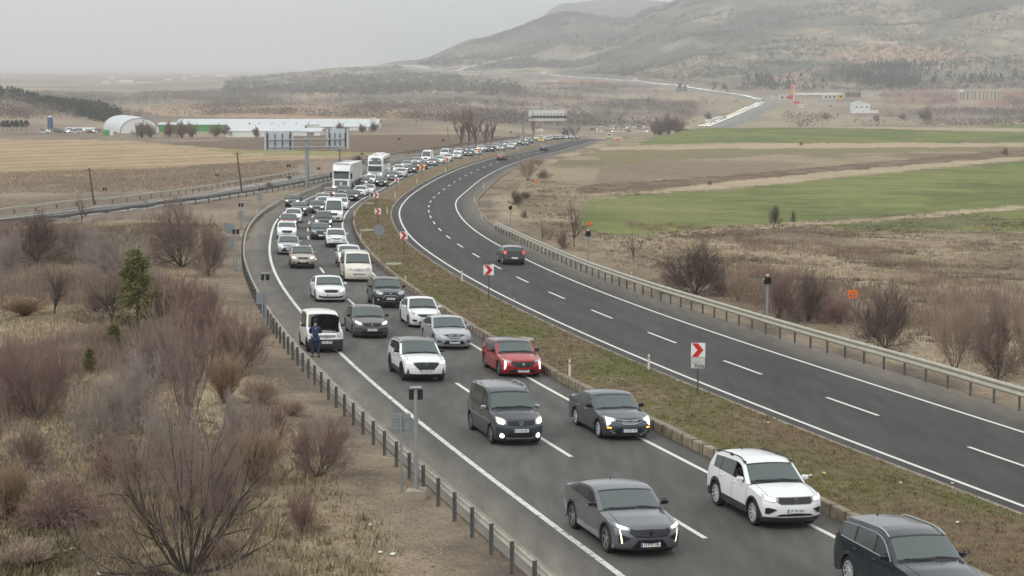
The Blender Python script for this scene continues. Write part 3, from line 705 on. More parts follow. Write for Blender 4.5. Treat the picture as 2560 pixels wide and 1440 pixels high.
def build_shell(S):
    """returns {part name: [(V,F)]} and a projector for details on the nose and tail"""
    c, nq = chain(S); L = S['L']; n = len(c)
    T = TT[None, :]; u, z, B, cr, q = [c[:, i:i + 1] for i in range(5)]
    Z = z - cr * T ** 2 - .5 * cr * np.abs(T) ** 7; U = u + B * np.abs(T) ** 3
    HW = side_y(S, u + B, z - cr * 1.5); Yc = T * HW
    P = np.stack([L / 2 - U, Yc, Z], -1)
    parts = {}
    ii = np.arange(n * 25).reshape(n, 25); Q = np.stack([ii[:-1, :-1], ii[:-1, 1:], ii[1:, 1:], ii[1:, :-1]], -1)
    qm = (c[:-1, 4] + c[1:, 4]) / 2; tm = np.abs((TT[1:] + TT[:-1]) / 2); QQ, TM = np.meshgrid(qm, tm, indexing='ij'); zz = (c[:-1, 1] + c[1:, 1]) / 2
    cls = np.full(QQ.shape, 'rear_panel', dtype=object)
    cls[(QQ < 5.6)] = 'bumper'; cls[(QQ >= 5.6) & (QQ < 8)] = 'fender_top'
    cls[(QQ >= 5.7) & (QQ < 7.93) & (TM < .80)] = 'bonnet'
    cls[(QQ >= 8) & (QQ < 13)] = 'roof'
    cls[(QQ >= 7.93) & (QQ < 8.12)] = 'frame_trim'
    cls[(QQ >= 8.12) & (QQ < 8.92) & (TM < .86)] = 'windscreen'
    cls[(QQ >= 8) & (QQ < 8.98) & (TM >= .86) & (TM < .91)] = 'frame_trim'
    cls[(QQ >= 8.92) & (QQ < 9.0) & (TM < .91)] = 'frame_trim'
    cls[(QQ >= 8) & (QQ < 9.0) & (TM >= .91)] = 'body'
    cls[(QQ >= 13.08) & (QQ < 13.86) & (TM < .80)] = 'rear_window'
    cls[(QQ >= 13.86) & (QQ < 14)] = 'rear_panel'
    Zg = np.repeat(zz[:, None], 24, 1)
    cls[(QQ < 4) & (Zg < S.get('lowblack', .0))] = 'lower_trim'; cls[(QQ > 15.5) & (Zg < S.get('rlowblack', .45))] = 'lower_trim'
    V0 = P.reshape(-1, 3)
    for k in set(cls.ravel()):
        parts.setdefault(k, []).append(sub(V0, Q[cls == k]))
    # sides
    e = (c[:, 4] >= 5.4) & (c[:, 4] <= nq + len(S['tail']) - .6)
    idx = np.where(e)[0]; eu = (U[idx, -1]); ez = Z[idx, -1]; keep = np.r_[True, np.diff(np.maximum.accumulate(eu)) > 1e-4]
    eu, ez = eu[keep], ez[keep]; eq = c[idx, 4][keep]
    # even spacing in x for round arches
    xs = np.unique(np.round(np.r_[np.arange(eu[0], eu[-1], .055), eu[-1]], 4)); ezs = np.interp(xs, eu, ez); eqs = np.interp(xs, eu, eq)
    fo, wb, wr = S['fo'], S['wb'], S['wr']; Ra = wr + S.get('gap', .055); sill = S['gc'] + .05
    zbot = np.full(xs.shape, sill)
    for xw in (fo, fo + wb):
        dd = np.abs(xs - xw); zbot = np.maximum(zbot, np.where(dd < Ra, np.sqrt(np.maximum(Ra ** 2 - dd ** 2, 0)) + wr - .0, sill))
    front = xs < fo; zbot = np.where((xs < fo - Ra) , S['gc'] + .02, zbot)
    bl = belt(S, xs); lowtop = np.minimum(bl, ezs - .004); hood = ezs < bl + .05; pt = S.get('cant', .06)
    n1, n2 = 9, 6; rows = []
    for i in range(n1): rows.append(zbot + (lowtop - zbot) * (i / (n1 - 1)))
    top = np.maximum(ezs - pt, lowtop)
    for i in range(1, n2): rows.append(lowtop + (top - lowtop) * i / (n2 - 1))
    rows.append(ezs); ZS = np.array(rows).T; XS = np.repeat(xs[:, None], ZS.shape[1], 1)
    # first and last columns follow the nose and tail corners
    ce = c[:, 4] < 5.4; XS[0] = np.interp(ZS[0], Z[ce, -1], U[ce, -1]); re = c[:, 4] > nq + len(S['tail']) - .6
    XS[-1] = np.interp(ZS[-1][::1], Z[re, -1][::-1], U[re, -1][::-1])
    YS_ = side_y(S, XS, ZS)
    m, kk = ZS.shape; jj = np.arange(m * kk).reshape(m, kk); QS = np.stack([jj[:-1, :-1], jj[1:, :-1], jj[1:, 1:], jj[:-1, 1:]], -1)
    xm = ((xs[1:] + xs[:-1]) / 2)[:, None] * np.ones(kk - 1); rk = np.arange(kk - 1)[None, :] * np.ones((m - 1, 1))
    hgt = ((ZS[1:, -1] - ZS[1:, n1 - 1]) + (ZS[:-1, -1] - ZS[:-1, n1 - 1]))[:, None] / 2 * np.ones(kk - 1)
    cs = np.full(xm.shape, 'body', dtype=object)
    d = S['doors']                               # front, B pillar, rear edge
    cs[(rk < n1 - 1) & (xm > d[0]) & (xm < d[1])] = 'door'; cs[(rk < n1 - 1) & (xm >= d[1]) & (xm < d[2])] = 'rear_door'
    if S.get('sillblack'): cs[(rk < 2)] = 'lower_trim'
    winr = (rk >= n1 - 1) & (rk < kk - 2) & (hgt > pt + .05)
    for (a, b, kind) in S['wins']: cs[winr & (xm > a) & (xm < b)] = kind
    cs[winr & (xm > S['wins'][0][0]) & (xm < S['wins'][-1][1]) & (cs == 'body')] = 'frame_trim'
    if S.get('roofcant'): cs[(rk == kk - 2) & (xm > S['cowl'][0] + .3)] = 'roof'
    for sgn in (1, -1):
        V = np.stack([L / 2 - XS, sgn * YS_, ZS], -1).reshape(-1, 3)
        for k in set(cs.ravel()):
            F = QS[cs == k]; 
            if sgn < 0: F = F[:, ::-1]
            nm = k if k in ('body', 'lower_trim', 'frame_trim', 'roof') else k + ('|L' if sgn > 0 else '|R')
            parts.setdefault(nm, []).append(sub(V, F))
    def nose(t, zq, out=.006):
        m_ = c[:, 4] < 6.2; zc_ = c[m_, 1]; o = np.argsort(zc_); uu = np.interp(zq, zc_[o], c[m_, 0][o]); bb = np.interp(zq, zc_[o], c[m_, 2][o])
        y = t * side_y(S, uu + bb, zq); s3 = 3 * bb * abs(t) ** 2 / (S['W'] / 2); nl = math.hypot(1, s3)
        return (L / 2 - (uu + bb * abs(t) ** 3) + out / nl, y + math.copysign(out * s3 / nl, t), zq)
    def tail(t, zq, out=.006):
        m_ = c[:, 4] > 14.0; zc_ = c[m_, 1]; o = np.argsort(zc_); uu = np.interp(zq, zc_[o], c[m_, 0][o]); bb = np.interp(zq, zc_[o], c[m_, 2][o])
        y = t * side_y(S, uu + bb, zq); return (L / 2 - (uu + bb * abs(t) ** 3) - out, y, zq)
    return parts, nose, tail, (xs, zbot, ezs, bl)
def band(pts, f, nt=14, nz=5, mirror=False, out=.006):
    out = out + .012
    """a shaped panel between upper and lower outlines given as (t, top, bottom)"""
    p = np.array(sorted(pts), float)
    if mirror: p = np.vstack([p[::-1] * np.array([-1, 1, 1]), p[1:] if p[0, 0] == 0 else p])
    ts = np.unique(np.r_[np.linspace(p[0, 0], p[-1, 0], nt * (2 if mirror else 1)), p[:, 0]]); V = []; F = []
    for t in ts:
        a, b = np.interp(t, p[:, 0], p[:, 1]), np.interp(t, p[:, 0], p[:, 2])
        for k in range(nz): V.append(f(t, b + (a - b) * k / (nz - 1), out))
    m = len(ts)
    for i in range(m - 1):
        for k in range(nz - 1): F.append([i * nz + k, (i + 1) * nz + k, (i + 1) * nz + k + 1, i * nz + k + 1])
    return V, F
def wheel_meshes(key, r, w, style):
    k = 'wheel_%s' % key
    if k in WH: return WH[k]
    t = MB(); t.lathe([(r * .66, -w * .42), (r * .72, -w * .5), (r * .93, -w * .5), (r, -w * .36), (r * 1.0, w * .36), (r * .93, w * .5), (r * .72, w * .5), (r * .64, w * .42), (r * .64, -w * .3)], (0, 0, 0), 'y', 28)
    # rotate lathe about Y axis: axis='y' puts the wheel plane in x-z already
    tm = mesh_from('tyre', t.V, t.F, M_('tyre'), True, sharp=45)
    q = MB(); q.m = 1; q.lathe([(0, w * .12), (r * .62, w * .12)], (0, 0, 0), 'y', 20)
    q.m = 0; q.lathe([(r * .61, w * .1), (r * .66, w * .44), (r * .70, w * .5), (r * .64, w * .5)], (0, 0, 0), 'y', 28)
    ns, wd = style[0], style[1]
    for i in range(ns):
        a = 2 * math.pi * i / ns; ca, sa = math.cos(a), math.sin(a); ti = style[2]
        def sp(rad, off, y): return (rad * ca - off * sa, y, rad * sa + off * ca)
        pr = [(r * .10, wd * .8, w * .36), (r * .4, wd * .75, w * .40), (r * .66, wd, w * .46)]
        V = []
        for rad, hw, y in pr:
            tw = ti * rad; V += [sp(rad, -hw + tw, y), sp(rad, hw + tw, y), sp(rad, hw + tw, y - .03), sp(rad, -hw + tw, y - .03)]
        F = []
        for s in (0, 4): F += [[s, s + 1, s + 5, s + 4], [s + 1, s + 2, s + 6, s + 5], [s + 2, s + 3, s + 7, s + 6], [s + 3, s, s + 4, s + 7]]
        q.add(V, F)
    q.lathe([(0, w * .42), (r * .11, w * .42), (r * .15, w * .3)], (0, 0, 0), 'y', 12)
    rm = mesh_from('rim', q.V, q.F, [M_(style[3]), M_('black_trim')], False, fm=q.M)
    WH[k] = (tm, rm); return WH[k]
WH = {}
BADGES = {}
def badge_mesh(kind):
    """flat emblem in the y-z plane, facing +x, about 0.12 m"""
    b = MB(); f = lambda u, v, d: (d, u, v)
    def ringp(ro, ri, sx=1, n=20):
        for i in range(n):
            a0, a1 = 2 * math.pi * i / n, 2 * math.pi * (i + 1) / n
            b.prism([(ri * sx * math.cos(a0), ri * math.sin(a0)), (ro * sx * math.cos(a0), ro * math.sin(a0)), (ro * sx * math.cos(a1), ro * math.sin(a1)), (ri * sx * math.cos(a1), ri * math.sin(a1))], 0, .012, f)
    def bar(p, q, w):
        d = Vector((q[0] - p[0], q[1] - p[1])).normalized(); nx, ny = -d.y * w, d.x * w
        b.prism([(p[0] + nx, p[1] + ny), (p[0] - nx, p[1] - ny), (q[0] - nx, q[1] - ny), (q[0] + nx, q[1] + ny)], 0, .012, f)
    if kind == 'diamond':
        P = [(0, .10), (.062, 0), (0, -.10), (-.062, 0)]; Qi = [(0, .055), (.03, 0), (0, -.055), (-.03, 0)]
        for i in range(4): j = (i + 1) % 4; b.prism([P[i], P[j], Qi[j], Qi[i]], 0, .016, f)
    elif kind == 'vw':
        ringp(.075, .064)
        for p, q in (((-.032, .055), (-.002, -.0)), ((.032, .055), (.002, -.0)), ((-.058, .025), (-.027, -.055)), ((-.027, -.055), (0, -.005)), ((0, -.005), (.027, -.055)), ((.027, -.055), (.058, .025))): bar(p, q, .007)
    elif kind == 'ringbar': ringp(.06, .049); b.prism([(-.085, -.011), (.085, -.011), (.085, .011), (-.085, .011)], 0, .016, f)
    elif kind == 'shield':
        b.prism([(-.04, .055), (.04, .055), (.042, -.01), (0, -.06), (-.042, -.01)], 0, .01, f)
    elif kind == 'cup':
        P = [(-.075, .06), (.075, .06), (.055, -.03), (.03, -.06), (-.03, -.06), (-.055, -.03)]; Qi = [(-.045, .035), (.045, .035), (.03, -.015), (.015, -.035), (-.015, -.035), (-.03, -.015)]
        for i in range(6): j = (i + 1) % 6; b.prism([P[i], P[j], Qi[j], Qi[i]], 0, .014, f)
    elif kind == 'oval': ringp(.04, .0, 2.1)
    elif kind == 'disc': ringp(.055, .0)
    elif kind == 'star':
        ringp(.075, .065)
        for a in (90, 210, 330): bar((0, 0), (.066 * math.cos(R(a)), .066 * math.sin(R(a))), .008)
    elif kind == 'chevrons':
        for dz in (.0, -.045): bar((-.06, -.02 + dz), (0, .03 + dz), .009); bar((0, .03 + dz), (.06, -.02 + dz), .009)
    elif kind == 'bowl': ringp(.05, .04, 1.5); ringp(.03, .022, 1.0)
    elif kind == 's':
        for p, q in (((.045, .05), (-.045, .035)), ((-.045, .035), (.045, -.03)), ((.045, -.03), (-.045, -.05))): bar(p, q, .011)
    return b
def islands(V, F):
    V = np.asarray(V, float)
    if not len(V): return []
    key = {}; wid = [key.setdefault(tuple(np.round(v, 4)), len(key)) for v in V]; par = list(range(len(key)))
    def fd(i):
        while par[i] != i: par[i] = par[par[i]]; i = par[i]
        return i
    for f in F:
        a_ = fd(wid[f[0]])
        for i in f[1:]: par[fd(wid[i])] = a_
    grp = {}
    for f in F: grp.setdefault(fd(wid[f[0]]), []).append(f)
    return [(V[u], inv.reshape(-1, 4)) for g in grp.values() for u, inv in [np.unique(np.array(g), return_inverse=True)]]
def make_car(name, S, colour, label, group=None, plate=None, driver=False):
    root = empty(name, (0, 0, 0), 0, label, S.get('cat', 'car'), group)
    parts, nose, tail, sd = build_shell(S)
    L, W, H = S['L'], S['W'], S['peak'][1]; pm = M_('paint_' + colour); rp_ = M_('paint_' + S['roofcol']) if S.get('roofcol') else pm
    def merged(keys):
        V = []; F = []
        for k in keys:
            for v, f in parts.get(k, []): o = len(V); V += v.tolist(); F += (f + o).tolist()
        return V, F
    def put(nm, keys, m, sm=True, prt=root):
        V, F = merged(keys if isinstance(keys, (list, tuple)) else [keys])
        return link(nm, mesh_from(nm, V, F, m, sm, sharp=32), prt) if F else None
    put('body', ['body', 'fender_top', 'rear_panel'], pm)
    if not S.get('open_bonnet'): put('bonnet', 'bonnet', pm)
    put('front_bumper', 'bumper', pm)
    put('roof', 'roof', rp_)
    for nm_, ky_, mt_ in (('lower_trim', 'lower_trim', 'dark_plastic'), ('window_frame', 'frame_trim', 'black_trim')):
        for v, f in islands(*merged([ky_])): link(nm_, mesh_from(nm_, v, f, M_(mt_), True, sharp=32), root)
    ws = put('windscreen', 'windscreen', M_('windscreen')); put('rear_window', 'rear_window', M_('tinted_glass'))
    for s in 'LR':
        sg = 1 if s == 'L' else -1
        for k, uh in (('door', S['doors'][1] - .14), ('rear_door', S['doors'][2] - .2)):
            d = put('door', k + '|' + s, pm)
            if d and not (S.get('van') and k == 'rear_door'):
                zb_ = float(belt(S, uh)) - .13; h = MB(); y0 = float(side_y(S, uh, zb_))
                h.cbox((L / 2 - uh - .02, sg * (y0 + .02), zb_), (.19, .03, .03), .008); h.build('handle', M_('chrome') if S.get('chrome') else pm, d, True)
        for i, (a, b, kind) in enumerate(S['wins']):
            pass
        for kind, mm in (('side_window', 'side_glass'), ('rear_side_window', S.get('rearglass', 'tinted_glass')), ('quarter_window', S.get('rearglass', 'tinted_glass'))):
            if S.get('open_window') and kind == 'side_window' and s == 'R': continue
            put('side_window', kind + '|' + s, M_(mm))
    # shut lines
    for s in (1, -1):
        for ud in S['doors']:
            sm_ = MB()
            z0 = S['gc'] + .14; z1 = float(belt(S, ud)) - .01; pts = [(L / 2 - ud, s * (float(side_y(S, ud, z)) + .003), z) for z in np.linspace(z0, z1, 8)]
            xsb, zbt = sd[0], sd[1]; zz0 = float(np.interp(ud, xsb, zbt))
            pts = [p for p in pts if p[2] > zz0 + .02]
            for p, q in zip(pts[:-1], pts[1:]): sm_.add([(p[0] - .006, p[1], p[2]), (p[0] + .006, p[1], p[2]), (q[0] + .006, q[1], q[2]), (q[0] - .006, q[1], q[2])], [[0, 1, 2, 3]])
            if sm_.F: sm_.build('panel_gap', M_('seam'), root)
    cc, _ = chain(S); mk_ = (cc[:, 4] > 5.7) & (cc[:, 4] < 7.9); hc = cc[mk_][::3]
    for s in (1, -1):
        sm_ = MB(); pp = []
        for u, z, B, cr, q in hc:
            t = .80; pp.append((L / 2 - (u + B * t ** 3), s * t * float(side_y(S, u + B, z - cr * 1.5)), z - cr * t ** 2 - .5 * cr * t ** 7 + .004))
        for p, q in zip(pp[:-1], pp[1:]): sm_.add([(p[0], p[1] - .006, p[2]), (p[0], p[1] + .006, p[2]), (q[0], q[1] + .006, q[2]), (q[0], q[1] - .006, q[2])], [[0, 1, 2, 3]])
        sm_.build('panel_gap', M_('seam'), root)
    # floor pan and dark wheel wells
    fp = MB(); fp.box((0, 0, .5 * (S['gc'] + .06 + .62)), (L - .55, W - .34, .62 - S['gc'] - .06)); fp.box((0, 0, S['gc'] + .05), (S['wb'] - 2 * S['wr'] - .2, W - .14, .05)); fp.build('floor_pan', M_('black_trim'), root)
    if S.get('archblack'):
        for s in (1, -1):
            for xw in (S['fo'], S['fo'] + S['wb']):
                ar = MB()
                Ra = S['wr'] + S.get('gap', .055)
                an = np.linspace(-8, 188, 19) if True else 0
                pr = []
                for a in an:
                    for rr, oy in ((Ra - .012, -.03), (Ra - .004, .008), (Ra + .05, .008)):
                        x = xw + rr * math.cos(R(a)); z = S['wr'] + rr * math.sin(R(a)); pr.append((L / 2 - x, s * (float(side_y(S, x, z)) + oy), z))
                ar.add(pr, [[i * 3 + k, i * 3 + k + 1, i * 3 + 4 + k, i * 3 + 3 + k] for i in range(len(an) - 1) for k in range(2)]); ar.build('arch_trim', M_('dark_plastic'), root, True)
    # wheels
    tm, rm = wheel_meshes(name + S.get('wkey', ''), S['wr'], .225 if W < 1.95 else .3, S.get('rim', (10, .014, 0, 'rim_silver')))
    for s in (1, -1):
        for xw in (S['fo'], S['fo'] + S['wb']):
            e = link('wheel', tm, root, (L / 2 - xw, s * (W / 2 - .135), S['wr'])); e.rotation_euler = (0, random.random() * 2, 0 if s > 0 else math.pi)
            link('rim', rm, e)
    # interior
    it = MB(); uc, zc = S['cowl']; W2 = W / 2
    it.box((L / 2 - uc - .28, 0, zc - .12), (.42, W - .34, .18)); it.box((0 - (uc - L / 2) * .0 - .1, 0, .64), (L - 2.0, W - .3, .04))
    it.build('dashboard', M_('interior'), root)
    us = uc + 1.18 + S.get('seatoff', 0)
    st = MB(); zs = S.get('seatz', .52) + S['gc'] * .3
    for u_, hh in ((us, .56), (us + .85, .42)):
        for y in (.36, -.36):
            st.cbox((L / 2 - u_, y, zs + .04), (.5, .48, .14), .05); st.cbox((L / 2 - u_ - .27, y, zs + .06 + hh / 2), (.13, .46, hh), .05); st.cbox((L / 2 - u_ - .30, y, zs + hh + .12), (.09, .24, .15), .03)
    st.build('seats', M_('seat_cloth'), root, True)
    sw = MB()
    n = 16; cx = L / 2 - us + .50; cz = zs + .34
    for i in range(n):
        a0, a1 = 2 * math.pi * i / n, 2 * math.pi * (i + 1) / n
        sw.tube((cx + .07 * math.sin(a0), .36 + .18 * math.cos(a0), cz + .17 * math.sin(a0)), (cx + .07 * math.sin(a1), .36 + .18 * math.cos(a1), cz + .17 * math.sin(a1)), .014, n=5)
    sw.tube((cx, .20, cz), (cx, .52, cz), .012, n=5); sw.tube((cx, .36, cz), (cx + .2, .36, cz - .05), .03, n=6); sw.build('steering_wheel', M_('black_trim'), root, True)
    rv = MB(); hx, hz_ = L / 2 - S['head'][0] - .02, S['head'][1] - .11; rv.cbox((hx, 0, hz_), (.05, .23, .07), .015); rv.tube((hx, 0, hz_), (hx + .03, 0, hz_ + .06), .02, n=6); rv.build('rear_view_mirror', M_('black_trim'), root, True)
    # nose details
    nose_list = []
    for it_ in S['nose']:
        if it_[0] == 'headlight' and it_[1] in ('lens_on', 'lens_warm'):
            pts = sorted(it_[2]); t0, t1 = pts[0][0], pts[-1][0]; pa = np.array(pts); q = []
            for t in np.linspace(t0 + .22 * (t1 - t0), t1 - .12 * (t1 - t0), 5): a_, c_z = np.interp(t, pa[:, 0], pa[:, 1]), np.interp(t, pa[:, 0], pa[:, 2]); q.append((t, a_ - .16 * (a_ - c_z), c_z + .14 * (a_ - c_z)))
            nose_list += [('lamp_housing', 'lens_off', it_[2], 'm'), ('headlight', it_[1], q, 'm')]
        else: nose_list.append(it_)
    for k, (nm, m, pts, mode) in enumerate(nose_list):
        b = MB(); o = .006 + .0015 * (k % 4) + (.006 if nm in ('headlight', 'daytime_lamp', 'fog_lamp', 'chrome_strip', 'grille_bar', 'indicator', 'badge_bar', 'skid_plate') else 0)
        sides = (1, -1) if mode == 'm' else (0,)
        for s in sides:
            bb = MB() if mode == 'm' else b
            if mode == 'm': bb.add(*band([(s * t, a, c) for t, a, c in pts], nose, out=o)); bb.build(nm, M_(m), root, True)
            else: bb.add(*band(pts, nose, mirror=True, out=o)); bb.build(nm, M_(m), root, True)
    if S.get('slats'):
        z0, z1, t1, nsl, mm = S['slats']; b = MB()
        for z in np.linspace(z0, z1, nsl): b.add(*band([(0, z + .007, z - .007), (t1, z + .007, z - .007)], nose, mirror=True, nz=2, out=.016))
        b.build('grille_bars', M_(mm), root)
    for t, zq, r_, m in S.get('round', []):
        for s in (1, -1):
            p = nose(s * t, zq, .01); b = MB(); b.lathe([(0, .03), (r_ * .7, .022), (r_, 0)], (0, 0, 0), 'x', 14); o_ = b.build('fog_lamp', M_(m), root, True); o_.location = p; o_.rotation_euler = (0, 0, s * .45 * t ** 2)
    if S.get('badge'):
        kd, zq, m = S['badge']; p = nose(0, zq, .036); b = badge_mesh(kd); bo = b.build('badge', M_(m), root); bo.location = p; bo.rotation_euler = (0, S.get('badgetilt', 0), 0)
        if S.get('badgescale'): bo.scale = (1, S['badgescale'], S['badgescale'])
    # number plates
    def plate_at(p, back, txt):
        b = MB(); b.box((0, 0, 0), (.014, .52, .115)); po = b.build('number_plate', M_('plate_white'), root); po.location = p
        if back: po.rotation_euler = (0, 0, math.pi)
        b = MB(); b.box((.009, -.238, 0), (.003, .04, .108)); b.build('blue_band', M_('plate_blue'), po)
        if txt:
            V, F = text_mesh(txt, .118, .0015); V = np.stack([V[:, 2] + .0095, V[:, 0] * (.41 / max(np.ptp(V[:, 0]), .1)) + .022, V[:, 1] * 1.02], -1)
            link('lettering', mesh_from('lettering', V, F, M_('plate_ink')), po)
    plate_at(nose(0, S['plate_z'], .02), False, plate); 
    # plate at the back
    b = tail(0, S.get('rplate_z', .78), .016); plate_at(b, True, None)
    for s in (1, -1):
        b = MB(); b.add(*band([(s * t, a, c) for t, a, c in S.get('tl', [(.62, .98, .86), (.98, 1.0, .84)])], tail, out=.008)); b.build('tail_light', M_(S.get('tailmat', 'tail_red')), root, True)
    if S.get('winchrome'):
        for s in (1, -1):
            for hi_ in (0, 1):
                b = MB(); P = []
                for u_ in np.linspace(S['wins'][0][0], S['wins'][-1][1] + .05, 14):
                    ze = float(np.interp(u_, sd[0], sd[2])) - .075; zz_ = float(belt(S, u_)) + .012 if not hi_ else max(ze, float(belt(S, u_)) + .012); P.append((L / 2 - u_, s * (float(side_y(S, u_, zz_)) + .006), zz_))
                b.path(P, .014, 5); b.build('window_chrome', M_('satin_metal'), root, True)
    # mirrors, wipers, rails, antenna
    um = uc + S.get('mirx', .42); zm_ = float(belt(S, um)) + .07
    for s in (1, -1):
        b = MB(); y = float(side_y(S, um, zm_)); b.cbox((L / 2 - um, s * (y + .13), zm_ + .02), (.13, .21, .14), .045); mo = b.build('wing_mirror', M_(S.get('mir', 'gloss_black')) if S.get('mir') != 'body' else pm, root, True)
        b = MB(); b.box((L / 2 - um + .01, s * (y + .02), zm_ - .045), (.06, .10, .03)); b.build('mirror_arm', M_('black_trim'), mo)
        b = MB(); b.box((L / 2 - um - .067, s * (y + .13), zm_ + .02), (.004, .16, .10)); b.build('mirror_glass', M_('chrome'), mo)
    b = MB()
    fq = (cc[:, 4] > 8.02) & (cc[:, 4] < 9); fr = cc[fq]
    def wsp(t, f_):
        i = min(int(f_ * (len(fr) - 1)), len(fr) - 1); u, z, B, cr, q = fr[i]; return (L / 2 - (u + B * abs(t) ** 3) + .018, t * float(side_y(S, u + B, z - cr * 1.5)), z - cr * t * t + .012)
    b.path([wsp(.05, .02), wsp(-.35, .07), wsp(-.72, .1)], .010, 4); b.path([wsp(.75, .04), wsp(.4, .09), wsp(.12, .12)], .010, 4); b.build('wiper', M_('black_trim'), root)
    if S.get('rails'):
        mm, x0, x1, rise = S['rails']
        for s in (1, -1):
            b = MB(); P = []
            for u_ in np.linspace(x0, x1, 9):
                zt = float(np.interp(u_, cc[(cc[:, 4] > 8) & (cc[:, 4] < 14)][:, 0], cc[(cc[:, 4] > 8) & (cc[:, 4] < 14)][:, 1])) - .055; e = min(u_ - x0, x1 - u_)
                P.append((L / 2 - u_, s * (float(side_y(S, u_, zt)) - .05), zt + (rise if e > .05 else .0)))
            for p, q in zip(P[:-1], P[1:]): b.tube(p, q, .02, n=6)
            for k_ in (0, 4, 8) if rise > .04 else (): b.box((P[k_][0], P[k_][1], P[k_][2] - .01 + (.0 if k_ == 4 else .03)), (.16, .035, .07))
            b.build('roof_rail', M_(mm), root, True)
    if not S.get('van'):
        b = MB(); ua = S['rroof'][0] - .18; za = float(np.interp(ua, cc[(cc[:, 4] > 8) & (cc[:, 4] < 14)][:, 0], cc[(cc[:, 4] > 8) & (cc[:, 4] < 14)][:, 1])); b.add([(L / 2 - ua + .07, 0, za), (L / 2 - ua - .07, .02, za), (L / 2 - ua - .07, -.02, za), (L / 2 - ua - .05, 0, za + .06)], [[0, 1, 3], [1, 2, 3], [2, 0, 3]]); b.build('roof_antenna', M_('gloss_black'), root)
    return root
def mk_spec(kind, **kw):
    base = dict(
      sedan=dict(L=4.62, W=1.81, gc=.17, zh=.80, cowl=(1.22, .98), head=(1.98, 1.40), peak=(2.35, 1.45), rroof=(3.2, 1.39), rglass=(4.12, 1.07), tail=[(4.5, 1.04), (4.58, .95)], belt=(.93, 1.0), fo=.88, wb=2.68, wr=.325, doors=(1.35, 2.42, 3.35),
                 wins=[(1.5, 2.36, 'side_window'), (2.46, 3.30, 'rear_side_window'), (3.34, 3.75, 'quarter_window')], plate_z=.42, tl=[(.55, .97, .85), (.98, .98, .80)], rplate_z=.75),
      hatch=dict(L=4.36, W=1.82, gc=.17, zh=.79, cowl=(1.18, .97), head=(1.92, 1.39), peak=(2.3, 1.45), rroof=(3.75, 1.37), rglass=(4.15, 1.02), tail=[(4.26, .9)], belt=(.93, 1.0), fo=.86, wb=2.66, wr=.33, doors=(1.32, 2.35, 3.3),
                 wins=[(1.46, 2.3, 'side_window'), (2.38, 3.2, 'rear_side_window'), (3.25, 3.5, 'quarter_window')], plate_z=.38, tl=[(.6, .98, .86), (.98, .98, .82)], rplate_z=.55),
      suv=dict(L=4.5, W=1.84, gc=.22, zh=.97, cowl=(1.2, 1.13), head=(1.9, 1.58), peak=(2.4, 1.66), rroof=(4.0, 1.58), rglass=(4.32, 1.15), tail=[(4.42, 1.0)], belt=(1.07, 1.14), fo=.9, wb=2.68, wr=.36, doors=(1.35, 2.38, 3.36),
               wins=[(1.48, 2.34, 'side_window'), (2.42, 3.30, 'rear_side_window'), (3.34, 3.85, 'quarter_window')], plate_z=.56, archblack=True, sillblack=True, lowblack=.36, tl=[(.6, 1.1, .98), (.99, 1.12, .95)], rplate_z=.8, seatz=.66),
      mpv=dict(L=4.36, W=1.76, gc=.19, zh=.98, cowl=(.98, 1.16), head=(1.62, 1.70), peak=(2.2, 1.80), rroof=(4.1, 1.74), rglass=(4.25, 1.2), tail=[(4.32, 1.0)], belt=(1.08, 1.14), fo=.85, wb=2.81, wr=.325, doors=(1.15, 2.2, 3.3), tum=.17,
               wins=[(1.22, 2.16, 'side_window'), (2.26, 3.3, 'rear_side_window'), (3.4, 3.95, 'quarter_window')], plate_z=.56, tl=[(.86, 1.25, .85), (1, 1.25, .85)], rplate_z=.8, seatz=.68, bulge=.03),
      van=dict(L=4.9, W=1.9, gc=.2, zh=1.02, cowl=(.78, 1.24), head=(1.5, 1.86), peak=(2.1, 1.95), rroof=(4.6, 1.92), rglass=(4.76, 1.3), tail=[(4.86, 1.0)], belt=(1.16, 1.2), fo=.92, wb=3.0, wr=.34, doors=(1.05, 2.1, 3.3), tum=.13, bf=.24,
               wins=[(1.12, 2.04, 'side_window'), (2.2, 3.3, 'rear_side_window'), (3.4, 4.5, 'quarter_window')], plate_z=.44, tl=[(.88, 1.3, .9), (1, 1.3, .9)], rplate_z=.8, seatz=.78, van=True, bulge=.05),
    )[kind]
    d = dict(base); d.update(kw); d['kind_'] = kind; return d
BK, GB = 'black_trim', 'gloss_black'
SPECS = {}
SPECS['fastback_crossover'] = mk_spec('sedan', L=4.69, W=1.86, gc=.2, zh=.86, cowl=(1.32, 1.02), head=(2.1, 1.42), peak=(2.6, 1.485), rroof=(3.4, 1.42), rglass=(4.35, 1.16), tail=[(4.6, 1.12), (4.66, 1.0)], belt=(1.0, 1.1), fo=.93, wb=2.79, wr=.355, doors=(1.45, 2.52, 3.5), tum=.26,
    wins=[(1.6, 2.46, 'side_window'), (2.55, 3.42, 'rear_side_window'), (3.48, 4.0, 'quarter_window')], archblack=True, lowblack=.26, mir='gloss_black', rim=(5, .030, .18, 'rim_grey'), badge=('shield', .66, 'rim_dark'), plate_z=.37,
    nose=[('grille', BK, [(0, .76, .55), (.45, .75, .56), (.62, .78, .66)], 'c'), ('headlight', 'lens_on', [(.60, .80, .73), (.8, .84, .745), (.95, .88, .80)], 'm'), ('air_intake', BK, [(.60, .54, .52), (.78, .60, .44), (.90, .62, .38)], 'm'),
          ('daytime_lamp', 'lens_warm', [(.80, .44, .38), (.83, .60, .40), (.86, .74, .58), (.875, .76, .72)], 'm'), ('lower_intake', BK, [(0, .50, .27), (.36, .50, .27), (.54, .30, .27)], 'c')], slats=(.58, .74, .50, 5, 'dark_plastic'))
